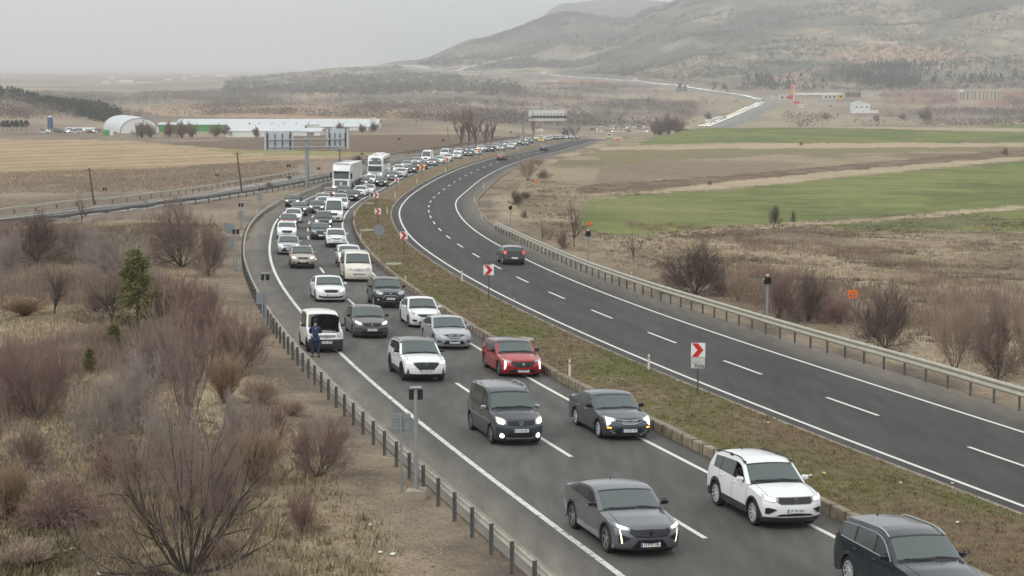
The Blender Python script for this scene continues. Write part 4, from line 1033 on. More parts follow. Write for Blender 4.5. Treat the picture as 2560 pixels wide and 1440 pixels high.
SPECS['compact_suv'] = mk_spec('suv', mir='body', rim=(10, .017, .05, 'rim_silver'), rails=('dark_plastic', 2.0, 3.9, .05), badge=('vw', .83, 'chrome'), plate_z=.56, open_window=True, chrome=False,
    nose=[('grille', GB, [(0, .92, .74), (.50, .92, .74), (.62, .90, .82)], 'c'), ('headlight', 'lens_on', [(.56, .92, .82), (.76, .935, .80), (.97, .98, .86)], 'm'), ('air_intake', BK, [(.62, .60, .585), (.84, .64, .46), (.93, .62, .47)], 'm'),
          ('lower_intake', BK, [(0, .49, .41), (.5, .47, .41), (.62, .42, .40)], 'c'), ('chrome_strip', 'satin_metal', [(0, .385, .37), (.6, .385, .37), (.75, .42, .405)], 'c'), ('chrome_strip', 'satin_metal', [(0, .935, .922), (.58, .935, .922)], 'c')], slats=(.80, .87, .50, 2, 'rim_dark'))
SPECS['large_suv'] = mk_spec('suv', L=4.7, W=1.89, zh=1.0, cowl=(1.25, 1.14), head=(1.98, 1.60), peak=(2.6, 1.70), rroof=(4.2, 1.62), rglass=(4.52, 1.16), tail=[(4.62, 1.0)], wb=2.75, mir='gloss_black', rails=('satin_metal', 2.02, 4.2, .03), badge=('disc', .8, 'chrome'),
    doors=(1.4, 2.45, 3.5), wins=[(1.55, 2.4, 'side_window'), (2.48, 3.4, 'rear_side_window'), (3.46, 4.08, 'quarter_window')], winchrome=True,
    nose=[('grille', GB, [(0, .95, .60), (.5, .95, .64), (.56, .9, .8)], 'c'), ('headlight', 'lens_on', [(.6, .93, .83), (.95, .97, .86)], 'm'), ('air_intake', BK, [(.66, .6, .5), (.92, .62, .46)], 'm')])
SPECS['tall_mpv'] = mk_spec('mpv', mir='satin_metal', rim=(8, .02, .1, 'rim_grey'), rails=('satin_metal', 1.95, 3.7, .085), badge=('cup', .80, 'satin_metal'), plate_z=.56, lowblack=.0,
    nose=[('grille', BK, [(0, .89, .70), (.50, .89, .73), (.56, .88, .82)], 'c'), ('headlight', 'lens_warm', [(.60, .90, .78), (.74, .97, .74), (.88, 1.0, .76), (.97, .99, .84)], 'm'), ('air_intake', BK, [(0, .52, .36), (.48, .52, .36), (.58, .42, .37)], 'c'),
          ('skid_plate', 'satin_metal', [(0, .315, .27), (.5, .315, .27), (.6, .33, .29)], 'c')], round=[(.76, .38, .085, 'lens_on')],
    extra='dokker')
SPECS['coupe_saloon'] = mk_spec('sedan', L=4.63, W=1.81, zh=.82, mir='gloss_black', rim=(10, .013, .25, 'rim_silver'), badge=('diamond', .70, 'chrome'), badgescale=1.1, plate_z=.38, chrome=True,
    nose=[('grille', GB, [(0, .78, .56), (.3, .78, .58), (.48, .77, .68), (.60, .76, .72)], 'c'), ('headlight', 'lens_warm', [(.56, .79, .71), (.80, .83, .69), (.95, .86, .66)], 'm'), ('daytime_lamp', 'lens_on', [(.76, .72, .64), (.90, .70, .53)], 'm'),
          ('lower_intake', BK, [(0, .46, .28), (.46, .46, .28), (.62, .32, .28)], 'c'), ('indicator', 'lens_amber', [(.74, .50, .455), (.90, .50, .455)], 'm'), ('chrome_strip', 'satin_metal', [(.56, .30, .27), (.68, .34, .27), (.80, .42, .40)], 'm'), ('chrome_strip', 'chrome', [(0, .745, .735), (.55, .765, .755)], 'c'), ('chrome_strip', 'chrome', [(0, .60, .59), (.3, .62, .61), (.5, .70, .69)], 'c')], slats=(.63, .72, .34, 3, 'satin_metal'))
SPECS['silver_saloon'] = dict(SPECS['coupe_saloon'], mir='body', nose=[x if x[0] not in ('headlight', 'daytime_lamp', 'indicator') else (x[0], {'headlight': 'lens_off', 'daytime_lamp': 'lens_off', 'indicator': 'lens_off'}[x[0]], x[2], x[3]) for x in SPECS['coupe_saloon']['nose']] + [('fog_surround', BK, [(.70, .44, .36), (.93, .47, .36)], 'm')])
SPECS['sporty_hatch'] = mk_spec('hatch', L=4.37, W=1.85, zh=.80, roofcol='black', mir='gloss_black', rim=(5, .032, .2, 'rim_grey'), badge=('shield', .60, 'satin_metal'), badgescale=1.25, plate_z=.32,
    nose=[('grille', BK, [(0, .72, .46), (.35, .72, .48), (.58, .73, .60)], 'c'), ('headlight', 'lens_off', [(.58, .74, .69), (.8, .78, .70), (.94, .81, .76)], 'm'), ('daytime_lamp', 'lens_on', [(.80, .68, .64), (.835, .74, .46), (.88, .72, .36), (.905, .50, .38)], 'm'), ('lower_intake', BK, [(0, .38, .24), (.5, .38, .24), (.72, .30, .24)], 'c')])
SPECS['two_tone_crossover'] = mk_spec('suv', L=4.42, W=1.84, zh=.93, roofcol='black', head=(1.92, 1.54), peak=(2.4, 1.61), rroof=(3.9, 1.52), cowl=(1.22, 1.10), mir='gloss_black', rim=(5, .03, .1, 'rim_dark'), rails=('satin_metal', 2.0, 3.8, .025), badge=('ringbar', .80, 'chrome'), plate_z=.50,
    nose=[('grille', BK, [(0, .86, .46), (.28, .86, .50), (.46, .85, .64), (.60, .84, .76)], 'c'), ('headlight', 'lens_on', [(.58, .85, .80), (.80, .91, .77), (.95, .96, .84)], 'm'), ('air_intake', BK, [(.80, .40, .38), (.86, .62, .40), (.92, .42, .38)], 'm'), ('lower_intake', BK, [(0, .34, .22), (.7, .36, .22)], 'c'), ('chrome_strip', 'satin_metal', [(0, .88, .868), (.6, .87, .858)], 'c')])
SPECS['grey_saloon'] = mk_spec('sedan', L=4.53, W=1.79, zh=.83, cowl=(1.2, 1.0), head=(1.92, 1.43), peak=(2.35, 1.50), rroof=(3.2, 1.42), rglass=(4.05, 1.1), tail=[(4.4, 1.06), (4.49, .97)], rim=(8, .018, 0, 'rim_grey'), mir='gloss_black', badge=('disc', .72, 'satin_metal'), plate_z=.46,
    nose=[('grille', BK, [(0, .79, .62), (.42, .79, .62), (.54, .79, .72)], 'c'), ('headlight', 'lens_on', [(.56, .79, .70), (.80, .86, .72), (.95, .90, .80)], 'm'), ('lower_intake', BK, [(0, .38, .26), (.55, .38, .28), (.65, .30, .27)], 'c'), ('chrome_strip', 'satin_metal', [(.66, .44, .42), (.86, .42, .40)], 'm')])
SPECS['white_saloon'] = mk_spec('sedan', L=4.40, W=1.73, zh=.84, cowl=(1.15, 1.0), head=(1.86, 1.45), peak=(2.3, 1.51), rroof=(3.1, 1.44), rglass=(3.9, 1.1), tail=[(4.26, 1.06), (4.36, .97)], mir='body', badge=('diamond', .70, 'chrome'), rim=(7, .02, 0, 'rim_grey'), plate_z=.50,
    nose=[('grille', BK, [(0, .76, .60), (.35, .76, .62), (.56, .76, .70)], 'c'), ('headlight', 'lens_off', [(.58, .77, .68), (.80, .84, .70), (.95, .88, .78)], 'm'), ('lower_intake', BK, [(0, .40, .26), (.36, .40, .26), (.5, .32, .27)], 'c'), ('air_intake', BK, [(.62, .46, .34), (.88, .48, .40)], 'm')])
SPECS['dark_suv'] = mk_spec('suv', L=4.45, W=1.84, zh=.98, mir='body', rails=('satin_metal', 2.0, 3.7, .03), rim=(6, .024, 0, 'rim_silver'), badge=('oval', .88, 'satin_metal'), plate_z=.58,
    nose=[('grille', BK, [(0, .92, .83), (.42, .92, .84)], 'c'), ('headlight', 'lens_off', [(.50, .93, .84), (.70, 1.0, .80), (.92, 1.04, .86)], 'm'), ('lower_intake', BK, [(0, .74, .42), (.36, .74, .42), (.58, .48, .42)], 'c'), ('chrome_strip', 'satin_metal', [(0, .77, .75), (.36, .77, .75), (.60, .47, .45)], 'c'), ('chrome_strip', 'satin_metal', [(0, .42, .40), (.6, .42, .40)], 'c')], round=[(.80, .50, .06, 'lens_off')])
SPECS['liftback'] = mk_spec('sedan', L=4.69, W=1.83, zh=.83, mir='body', rim=(5, .026, .1, 'rim_grey'), badge=('disc', .82, 'satin_metal'), badgescale=.5, plate_z=.44,
    nose=[('grille', BK, [(0, .77, .60), (.38, .77, .60), (.46, .74, .66)], 'c'), ('headlight', 'lens_on', [(.50, .78, .68), (.72, .82, .66), (.93, .86, .74)], 'm'), ('lower_intake', BK, [(0, .36, .27), (.6, .38, .28), (.84, .42, .34)], 'c'), ('chrome_strip', 'chrome', [(0, .79, .775), (.4, .79, .775)], 'c')])
SPECS['small_crossover'] = mk_spec('suv', L=4.14, W=1.78, zh=.92, cowl=(1.1, 1.08), head=(1.8, 1.50), peak=(2.2, 1.56), rroof=(3.6, 1.48), rglass=(3.95, 1.1), tail=[(4.05, .96)], fo=.84, wb=2.56, wr=.345, roofcol='black', mir='body', rails=('satin_metal', 1.9, 3.5, .03), badge=('s', .80, 'chrome'), rim=(5, .028, 0, 'rim_grey'), plate_z=.56,
    doors=(1.3, 2.25, 3.15), wins=[(1.4, 2.2, 'side_window'), (2.28, 3.1, 'rear_side_window'), (3.15, 3.5, 'quarter_window')], belt=(1.03, 1.12),
    nose=[('grille', BK, [(0, .85, .73), (.36, .85, .73), (.46, .83, .78)], 'c'), ('headlight', 'lens_warm', [(.56, .88, .74), (.86, .92, .76), (.93, .9, .8)], 'm'), ('lower_intake', BK, [(0, .56, .34), (.35, .56, .34), (.58, .36, .34)], 'c'), ('air_intake', BK, [(.66, .5, .42), (.9, .52, .44)], 'm'), ('skid_plate', 'satin_metal', [(0, .31, .27), (.5, .31, .27)], 'c')])
SPECS['family_saloon'] = mk_spec('sedan', mir='body', badge=('bowl', .74, 'chrome'), plate_z=.48,
    nose=[('grille', BK, [(0, .76, .72), (.5, .77, .73)], 'c'), ('headlight', 'lens_warm', [(.50, .79, .71), (.92, .84, .74)], 'm'), ('lower_intake', BK, [(0, .60, .30), (.4, .60, .3), (.66, .40, .30)], 'c')])
SPECS['bug_eyed_crossover'] = mk_spec('suv', L=4.14, W=1.77, zh=.94, cowl=(1.1, 1.08), head=(1.8, 1.5), peak=(2.25, 1.57), rroof=(3.5, 1.46), rglass=(3.9, 1.12), tail=[(4.03, .98)], fo=.85, wb=2.53, mir='body', belt=(1.05, 1.16), sillblack=True, badge=('ringbar', .76, 'satin_metal'), rim=(5, .03, 0, 'rim_grey'),
    doors=(1.3, 2.25, 3.1), wins=[(1.4, 2.2, 'side_window'), (2.28, 3.0, 'rear_side_window'), (3.05, 3.25, 'quarter_window')], plate_z=.56,
    nose=[('grille', BK, [(0, .82, .72), (.4, .82, .74), (.55, .84, .80)], 'c'), ('position_lamp', 'lens_off', [(.55, .94, .90), (.85, 1.0, .92)], 'm'), ('lower_intake', BK, [(0, .42, .34), (.5, .42, .32), (.8, .38, .33)], 'c')], round=[(.70, .70, .10, 'lens_off'), (.80, .42, .05, 'lens_off')])
SPECS['crossover'] = mk_spec('suv', L=4.3, W=1.80, mir='gloss_black', badge=('shield', .80, 'chrome'), zh=.94, head=(1.88, 1.5), peak=(2.35, 1.56), rroof=(3.8, 1.48), rglass=(4.12, 1.12), tail=[(4.22, .98)], fo=.86, wb=2.6, wr=.35, doors=(1.3, 2.3, 3.22), wins=[(1.45, 2.26, 'side_window'), (2.34, 3.16, 'rear_side_window'), (3.2, 3.6, 'quarter_window')],
    nose=[('grille', BK, [(0, .86, .64), (.42, .86, .64), (.52, .82, .72)], 'c'), ('headlight', 'lens_on', [(.56, .88, .76), (.92, .94, .80)], 'm'), ('lower_intake', BK, [(0, .46, .34), (.6, .44, .34)], 'c')])
SPECS['plain_saloon'] = mk_spec('sedan', mir='body', badge=('disc', .70, 'chrome'),
    nose=[('grille', BK, [(0, .77, .60), (.4, .77, .62)], 'c'), ('headlight', 'lens_on', [(.50, .80, .69), (.92, .86, .74)], 'm'), ('lower_intake', BK, [(0, .36, .26), (.66, .38, .27)], 'c')])
SPECS['warm_saloon'] = dict(SPECS['plain_saloon'], nose=[x if x[0] != 'headlight' else (x[0], 'lens_warm', x[2], x[3]) for x in SPECS['plain_saloon']['nose']])
SPECS['unlit_saloon'] = dict(SPECS['plain_saloon'], nose=[x if x[0] != 'headlight' else (x[0], 'lens_off', x[2], x[3]) for x in SPECS['plain_saloon']['nose']])
SPECS['plain_hatch'] = mk_spec('hatch', L=4.1, W=1.75, mir='body', badge=('disc', .70, 'chrome'), fo=.8, wb=2.55, doors=(1.3, 2.25, 3.1), rroof=(3.5, 1.39), rglass=(3.9, 1.02), tail=[(4.0, .9)], wins=[(1.44, 2.2, 'side_window'), (2.28, 3.05, 'rear_side_window'), (3.1, 3.35, 'quarter_window')], tailmat='tail_lit', tl=[(.80, 1.10, .84), (.97, 1.08, .86)],
    nose=[('grille', BK, [(0, .74, .62), (.4, .74, .64)], 'c'), ('headlight', 'lens_warm', [(.52, .80, .67), (.92, .88, .72)], 'm'), ('lower_intake', BK, [(0, .38, .26), (.6, .38, .27)], 'c')])
SPECS['minibus'] = mk_spec('van', mir='dark_plastic', rails=('satin_metal', 1.9, 4.4, .05), badge=('vw', .84, 'satin_metal'), badgescale=1.35, rim=(7, .02, 0, 'rim_grey'), cat='van', rearglass='side_glass',
    nose=[('grille', 'rim_grey', [(0, .90, .76), (.42, .90, .76)], 'c'), ('headlight', 'lens_off', [(.50, .96, .78), (.84, .98, .80)], 'm'), ('lower_intake', BK, [(0, .58, .53), (.46, .58, .53)], 'c'), ('air_intake', BK, [(.74, .44, .40), (.80, .44, .40)], 'm')], slats=(.79, .87, .40, 3, 'chrome'))
SPECS['small_van'] = mk_spec('mpv', L=4.14, W=1.72, zh=.96, mir='dark_plastic', badge=('chevrons', .80, 'chrome'), badgescale=1.5, plate_z=.52, fo=.82, wb=2.69, rroof=(3.85, 1.74), rglass=(4.0, 1.2), tail=[(4.08, 1.0)], open_bonnet=True, lowblack=.68, cat='van', rim=(6, .02, 0, 'rim_dark'),
    doors=(1.15, 2.1, 3.1), wins=[(1.2, 2.06, 'side_window'), (2.16, 3.1, 'rear_side_window'), (3.18, 3.7, 'quarter_window')], rearglass='side_glass',
    nose=[('grille', BK, [(0, .86, .74), (.5, .86, .76)], 'c'), ('headlight', 'lens_off', [(.60, .95, .78), (.92, 1.0, .74)], 'm')], slats=(.77, .84, .46, 3, 'satin_metal'))
SPECS['panel_van'] = mk_spec('van', L=5.3, W=2.0, head=(1.55, 2.2), peak=(2.2, 2.46), rroof=(5.0, 2.44), rglass=(5.15, 1.4), tail=[(5.25, 1.0)], wb=3.3, wins=[(1.15, 2.0, 'side_window')], doors=(1.05, 2.1, 3.6), mir='dark_plastic', cat='van', badge=('disc', .86, 'chrome'),
    nose=[('grille', BK, [(0, .96, .70), (.42, .96, .72)], 'c'), ('headlight', 'lens_warm', [(.52, 1.05, .84), (.9, 1.1, .86)], 'm'), ('lower_intake', BK, [(0, .5, .34), (.7, .5, .34)], 'c')])
CARS = []                                   # (root, front point, name) for everything placed
def tangent(P, Y):
    a = np.array([Xof(P, Y - 4), Y - 4.]); b = np.array([Xof(P, Y + 4), Y + 4.]); t = b - a; return t / np.linalg.norm(t)
def seat_on_road(root, x, y, L, away=False, yawd=0., from_front=True):
    """(x, y): middle of the near end of the car; it is stood on the road surface, following its slope"""
    t = tangent(L2c if away else Bc, y)
    if yawd: a = R(yawd); t = np.array([t[0] * math.cos(a) - t[1] * math.sin(a), t[0] * math.sin(a) + t[1] * math.cos(a)])
    cx, cy = x + t[0] * L / 2, y + t[1] * L / 2
    f = t if away else -t
    nrm = Vector((-(float(ZR(cx + 1, cy)) - float(ZR(cx - 1, cy))) / 2, -(float(ZR(cx, cy + 1)) - float(ZR(cx, cy - 1))) / 2, 1)).normalized()
    X = Vector((f[0], f[1], 0)); X = (X - nrm * X.dot(nrm)).normalized(); Yv = nrm.cross(X)
    root.matrix_world = Matrix.Translation((cx, cy, float(ZR(cx, cy)) + .004)) @ Matrix((X, Yv, nrm)).transposed().to_4x4()
    CARS.append(root)
    return root
NEAR = [  # type, colour, pixel of the middle of the front bumper's foot, plate, label, yaw tweak
 ('fastback_crossover', 'grey', (1626, 1398), '34 PMV 586', 'grey fastback crossover with slim fang-shaped lamps, nearest car in the lane by the guardrail', 0),
 ('compact_suv', 'white', (1988, 1328), '59 FA 060', 'white five-door SUV with black roof rails and a passenger at the open side window', 0),
 ('large_suv', 'midnight', (2395, 1560), '34 KL 2806', 'dark blue-grey SUV with silver roof rails cut off by the bottom right corner', 0),
 ('tall_mpv', 'graphite', (1302, 1118), '34 FAA 881', 'dark grey tall family van with chunky silver roof rails and bright fog lamps', 0),
 ('coupe_saloon', 'slate', (1574, 1104), '34 DNL 940', 'dark slate saloon with a lit amber lamp behind the grey tall van', 0),
 ('sporty_hatch', 'red', (1308, 946), '52 FA 671', 'bright red hatchback with a black roof and vertical white lamps', 0),
 ('two_tone_crossover', 'white', (1066, 958), '34 MHD 830', 'white crossover with a black roof and a large V-shaped black grille', 0),
 ('silver_saloon', 'silver', (1136, 876), '34 DZN 376', 'silver saloon with a diamond emblem directly behind the white black-roofed crossover', 0),
 ('grey_saloon', 'brown_grey', (930, 848), '34 BZL 124', 'brownish grey saloon with lamps on, beside the van with the open bonnet', 0),
 ('white_saloon', 'white', (1066, 822), '34 FP 907', 'white saloon with a diamond emblem tight behind the silver one', 0),
 ('dark_suv', 'black', (976, 772), '34 JF 1577', 'black SUV with silver rails and a chrome-edged lower grille', 0),
 ('liftback', 'white', (828, 757), '34 GT 537', 'white saloon with a black octagonal grille and lamps on, ahead of the cream minibus', 0),
 ('minibus', 'cream', (897, 706), '34 VP 6082', 'cream minibus with side windows and roof rails', 0),
 ('small_crossover', 'beige', (757, 673), '34 RB 296', 'champagne crossover with a black roof and warm round lamps', 0),
 ('family_saloon', 'silver', (722, 638), '34 TK 118', 'silver-grey saloon with warm lamps behind the champagne crossover', 0),
 ('bug_eyed_crossover', 'white', (841, 620), '34 NJ 404', 'small white crossover with round low headlights', 0),
 ('crossover', 'white', (717, 600), '34 EY 2008', 'white crossover with glaring lamps near the outer road line', 0),
]
print('building cars')
NEARROOT = {}
for typ, colr, p, plate, label, yw in NEAR:
    S = SPECS[typ]; r_ = make_car('parked_car' if False else ('van' if S.get('cat') == 'van' else 'car'), dict(S, wkey=typ), colr, label, 'vehicles queueing nose to tail', plate)
    x, y = on_road(*p) if p[1] < 1440 else hit(p[0], p[1], ZR, 8, 1200)
    seat_on_road(r_, x, y, S['L'], yawd=yw); NEARROOT[typ] = r_
# the broken-down van with its bonnet up
S = dict(SPECS['small_van'], wkey='small_van')
r_ = make_car('van', S, 'pearl', 'silver-white small van with raised bonnet, stopped half on the hard shoulder', 'vehicles queueing nose to tail', '34 BS 4938')
x, y = on_road(816, 884); seat_on_road(r_, x, y, S['L'], yawd=0); NEARROOT['small_van'] = r_
pr_, _, _, _ = build_shell(S); V, F = pr_['bonnet'][0]
hx = S['L'] / 2 - S['cowl'][0] + .03; hz_ = S['cowl'][1] - .02
bm = MB(); P2 = V - np.array([hx, 0, hz_]); n_ = len(V)
P3 = P2 * np.array([1, .96, 1]) - np.array([0, 0, .035])
bm.m = 0; bm.add(P2.tolist(), F.tolist()); bm.m = 1; bm.add(P3.tolist(), F[:, ::-1].tolist())
for yy in (-.45, .45, 0): bm.box((.34, yy, -.06), (.5, .05, .04))
bo = bm.build('raised_bonnet', [M_('paint_pearl'), M_('black_trim')], r_, True); bo.location = (hx, 0, hz_); bo.rotation_euler = (0, R(-72), 0)
eb = MB(); eb.box((S['L'] / 2 - .62, 0, .78), (.62, 1.1, .12)); eb.build('engine_bay_floor', M_('black_trim'), r_)
en = MB(); en.cbox((S['L'] / 2 - .62, .08, .90), (.36, .52, .14), .03); en.cbox((S['L'] / 2 - .6, -.42, .91), (.26, .2, .16), .02); en.tube((S['L'] / 2 - .5, .3, .98), (S['L'] / 2 - .72, -.3, .97), .035); en.cbox((S['L'] / 2 - .42, .42, .93), (.16, .16, .14), .03)
en.build('engine', M_('rim_grey'), r_, True)
cp = MB(); cp.cbox((S['L'] / 2 - .55, -.42, .995), (.1, .1, .03), .01); cp.tube((S['L'] / 2 - .38, .30, .97), (S['L'] / 2 - .38, .30, 1.0), .035); cp.build('filler_caps', M_('sticker_white'), r_)
sr = MB(); sr.tube((S['L'] / 2 - .35, -.5, .92), (hx + .3, -.42, hz_ + .62), .008, n=5); sr.build('bonnet_stay', M_('rim_grey'), r_)
# ------------------------------------------------------------------ the rest of the queue
index_children()
LANE = {}
def lane_curve(t, away=False):
    k = (round(t, 2), away)
    if k not in LANE:
        P, Q = (L2c, R2c) if away else (Ac, Bc); yy = np.arange(40, 960, .5); LANE[k] = lerp(atY(P, yy), atY(Q, yy), t)
    return LANE[k]
def snap(px, py, t, away=False):
    c = lane_curve(t, away); X, Y = proj(c[:, 0], c[:, 1], ZR(c[:, 0], c[:, 1])); i = int(np.argmin((X - px) ** 2 + ((Y - py) * 1.6) ** 2)); return c[i]
PROTO_SPEC = {'saloon': 'plain_saloon', 'warm': 'warm_saloon', 'unlit': 'unlit_saloon', 'hatch': 'plain_hatch', 'suv': 'crossover', 'mpv': 'tall_mpv', 'van': 'minibus', 'panel': 'panel_van', 'small_suv': 'small_crossover'}
PR = {}
for k, sname in PROTO_SPEC.items():
    S = dict(SPECS[sname], res=.11, wkey=k); PR[k] = (make_car('van' if k in ('van', 'panel') else 'car', S, 'white', 'x', None, None), S)
index_children()
PAINTED = ('paint_white',)
def all_of(o, out):
    out.append(o)
    for c in [x for x in bpy.data.objects if x.parent == o]: all_of(c, out)
    return out
DROP = ('seats', 'steering_wheel', 'rear_view_mirror', 'dashboard', 'wiper', 'panel_gap', 'mirror_glass', 'mirror_arm', 'handle', 'floor_pan_', 'blue_band', 'grille_bars', 'badge', 'roof_antenna', 'skid_plate', 'rear_window_')
def car_copy(src, parent, colr, light):
    c = src.copy(); COL.objects.link(c)
    if parent is not None: c.parent = parent
    if c.type == 'MESH' and c.data.materials and c.data.materials[0] and c.data.materials[0].name == 'paint_white':
        c.material_slots[0].link = 'OBJECT'; c.material_slots[0].material = MATS['paint_' + colr]
    for ch in CHILD.get(src.name, []):
        nm = ch.name.split('.')[0]
        if light and (nm in DROP or (nm == 'roof_rail')): continue
        car_copy(ch, c, colr, light)
    return c
G1 = 'vehicles queueing nose to tail'; G2 = 'cars driving away on the free carriageway'
MID = [ # proto, colour, px, py, lane fraction, label
 ('suv', 'white', 855, 676, .82, 'white SUV mostly hidden behind the cream minibus'),
 ('unlit', 'graphite', 805, 600, .66, 'dark grey saloon half hidden behind the small white crossover'),
 ('mpv', 'black', 816, 575, .72, 'black people carrier with round yellow lamps in the lane by the median'),
 ('panel', 'white', 838, 556, .86, 'white van behind the black people carrier'),
 ('hatch', 'dark_red', 717, 574, .22, 'maroon car squeezed behind the white crossover by the outer road line'),
 ('saloon', 'white', 722, 556, .26, 'white car with a yellow taxi-like glow, behind the maroon car'),
 ('suv', 'graphite', 736, 538, .28, 'dark SUV with a black roof box, in the outer lane before the truck'),
 ('warm', 'black', 722, 514, .0, 'dark car pulled far out against the guardrail of the bend'),
 ('saloon', 'brown_grey', 770, 527, .52, 'grey saloon with a broad silver grille in the middle of the bend'),
 ('warm', 'white', 786, 514, .56, 'white car behind the grey saloon with the broad grille'),
 ('unlit', 'beige', 782, 500, .45, 'pale beige car just in front of the dark red SUV'),
 ('saloon', 'pearl', 850, 525, .86, 'white saloon with a dark oval grille next to the inner road line'),
 ('unlit', 'silver', 838, 508, .76, 'silver car hidden behind the white saloon with oval grille'),
 ('suv', 'dark_red', 815, 494, .40, 'dark red SUV in front of the white truck'),
 ('unlit', 'green', 845, 486, .52, 'pale green small car right at the nose of the white truck'),
 ('saloon', 'black', 872, 500, .86, 'black saloon with two bright lamps right of the dark red SUV'),
 ('unlit', 'white', 895, 489, .86, 'white sports saloon beside the trailer of the truck'),
 ('hatch', 'white', 912, 482, .95, 'white hatchback by the inner line with yellowish lamps'),
 ('warm', 'black', 949, 464, .90, 'dark saloon with orange-yellow lamps in front of the coach'),
 ('suv', 'white', 909, 452, .60, 'white car just behind the truck trailer'),
 ('warm', 'grey', 897, 462, .52, 'grey car with yellow lamp peeking out behind the truck'),
 ('saloon', 'grey', 974, 447, .90, 'grey saloon with round bright lamps beside the coach'),
 ('unlit', 'white', 997, 439, .92, 'low white saloon beside the coach side'),
 ('saloon', 'white', 985, 424, .62, 'white car behind the rear wheel of the coach'),
 ('saloon', 'graphite', 1024, 431, .92, 'dark car with two white lamps left of the yellow-lit chevron board'),
 ('warm', 'black', 1052, 423, .94, 'dark car with yellow lamps directly behind the yellow-lit chevron board'),
 ('panel', 'white', 1062, 404, .48, 'tall white panel van standing out over the cars'),
 ('suv', 'silver', 1036, 412, .50, 'silver hatchback left of the tall white panel van'),
 ('saloon', 'light_grey', 1079, 417, .92, 'light grey saloon right of the tall white panel van'),
 ('van', 'white', 1108, 393, .45, 'white pickup-like van with one door open'),
]
rest = [('hatch', 'silver', 1012, 419, .5), ('saloon', 'white', 1097, 411, .9), ('warm', 'pearl', 1118, 406, .9), ('warm', 'pearl', 1141, 399, .9), ('suv', 'white', 1141, 386, .45), ('suv', 'black', 1171, 379, .4), ('warm', 'grey', 1170, 393, .9), ('warm', 'white', 1189, 390, .9),
        ('saloon', 'white', 1199, 378, .45), ('suv', 'black', 1223, 381, .85), ('warm', 'beige', 1235, 370, .45), ('saloon', 'silver', 1249, 376, .9), ('unlit', 'white', 1274, 371, .92), ('saloon', 'silver', 1264, 362, .45), ('hatch', 'white', 1281, 364, .6), ('suv', 'beige', 1292, 358, .45), ('warm', 'green', 1312, 363, .9),
        ('saloon', 'graphite', 1324, 358, .6), ('saloon', 'white', 1318, 354, .4), ('warm', 'yellow', 1352, 354, .9), ('warm', 'yellow', 1347, 348, .4), ('unlit', 'silver', 1368, 350, .9), ('suv', 'graphite', 1380, 347, .6), ('saloon', 'grey', 1394, 344, .9), ('saloon', 'silver', 1396, 338, .4), ('warm', 'white', 1412, 343, .9), ('saloon', 'silver', 1429, 341, .9), ('saloon', 'silver', 1430, 334, .4)]
for proto, colr, px, py, lt_, label in MID:
    src, S = PR[proto]; r_ = car_copy(src, None, colr, py < 470); tag(r_, label, S.get('cat', 'car'), G1); x, y = snap(px, py, lt_); seat_on_road(r_, x, y, S['L'])
words = {'suv': 'SUV', 'panel': 'panel van', 'van': 'van', 'warm': 'car', 'saloon': 'car', 'unlit': 'car', 'hatch': 'hatchback', 'mpv': 'van'}
lab_used = {}
for i, (proto, colr, px, py, lt_) in enumerate(rest):
    src, S = PR[proto]; r_ = car_copy(src, None, colr, True)
    where = 'beyond the tall white panel van' if px < 1160 else 'between the roadside poplars and the sign gantry' if px < 1306 else 'queueing under the overhead sign gantry'
    lane = 'inner' if lt_ > .7 else 'outer'
    tag(r_, '%s %s with %s, %s lane, %s' % (colr.replace('_', ' '), words[proto], {'warm': 'yellowish lamps', 'saloon': 'bright lamps', 'suv': 'white lamps', 'hatch': 'warm lamps'}.get(proto, 'dull lamps'), lane, where), S.get('cat', 'car'), G1)
    x, y = snap(px, py, lt_); seat_on_road(r_, x, y, S['L'])
# cars farther on, up to the crest
k = 0
for j, y in enumerate(np.arange(640, 930, 12.5)):
    for lt_ in (.2, .8):
        c = lane_curve(lt_); i = int(np.argmin(np.abs(c[:, 1] - (y + 5 * rng.random() + (4 if lt_ > .5 else 0))))); proto = ['unlit', 'saloon', 'warm', 'suv', 'hatch'][k % 5]
        colr = ['white', 'silver', 'white', 'grey', 'pearl', 'black', 'white', 'dark_red'][(k * 3) % 8]; k += 1
        src, S = PR[proto]; r_ = car_copy(src, None, colr, True); tag(r_, 'tiny %s %s at the crest past the gantry, %s lane, %s' % (colr.replace('_', ' '), words[proto], 'outer' if lt_ < .5 else 'inner', 'nearest part' if y < 740 else 'middle part' if y < 840 else 'farthest part'), 'car', G1); seat_on_road(r_, c[i, 0], c[i, 1], S['L'])
# free carriageway, driving away: rear lamps to us
for proto, colr, px, py, t, label in (('hatch', 'black', 1286, 663, .82, 'black hatchback with glowing tail lamps driving away alone'), ('unlit', 'dark_red', 1259, 411, .42, 'dark maroon saloon driving away round the bend'), ('unlit', 'graphite', 1357, 374, .42, 'small dark green-grey car driving away farthest along the free carriageway')):
    src, S = PR[proto]; r_ = car_copy(src, None, colr, False); tag(r_, label, 'car', G2)
    x, y = on_road(px, py) if py > 600 else snap(px, py, t, True); seat_on_road(r_, x, y, S['L'], away=True)
for k_, (r_, S) in PR.items():
    for o in all_of(r_, []): bpy.data.objects.remove(o)
index_children()
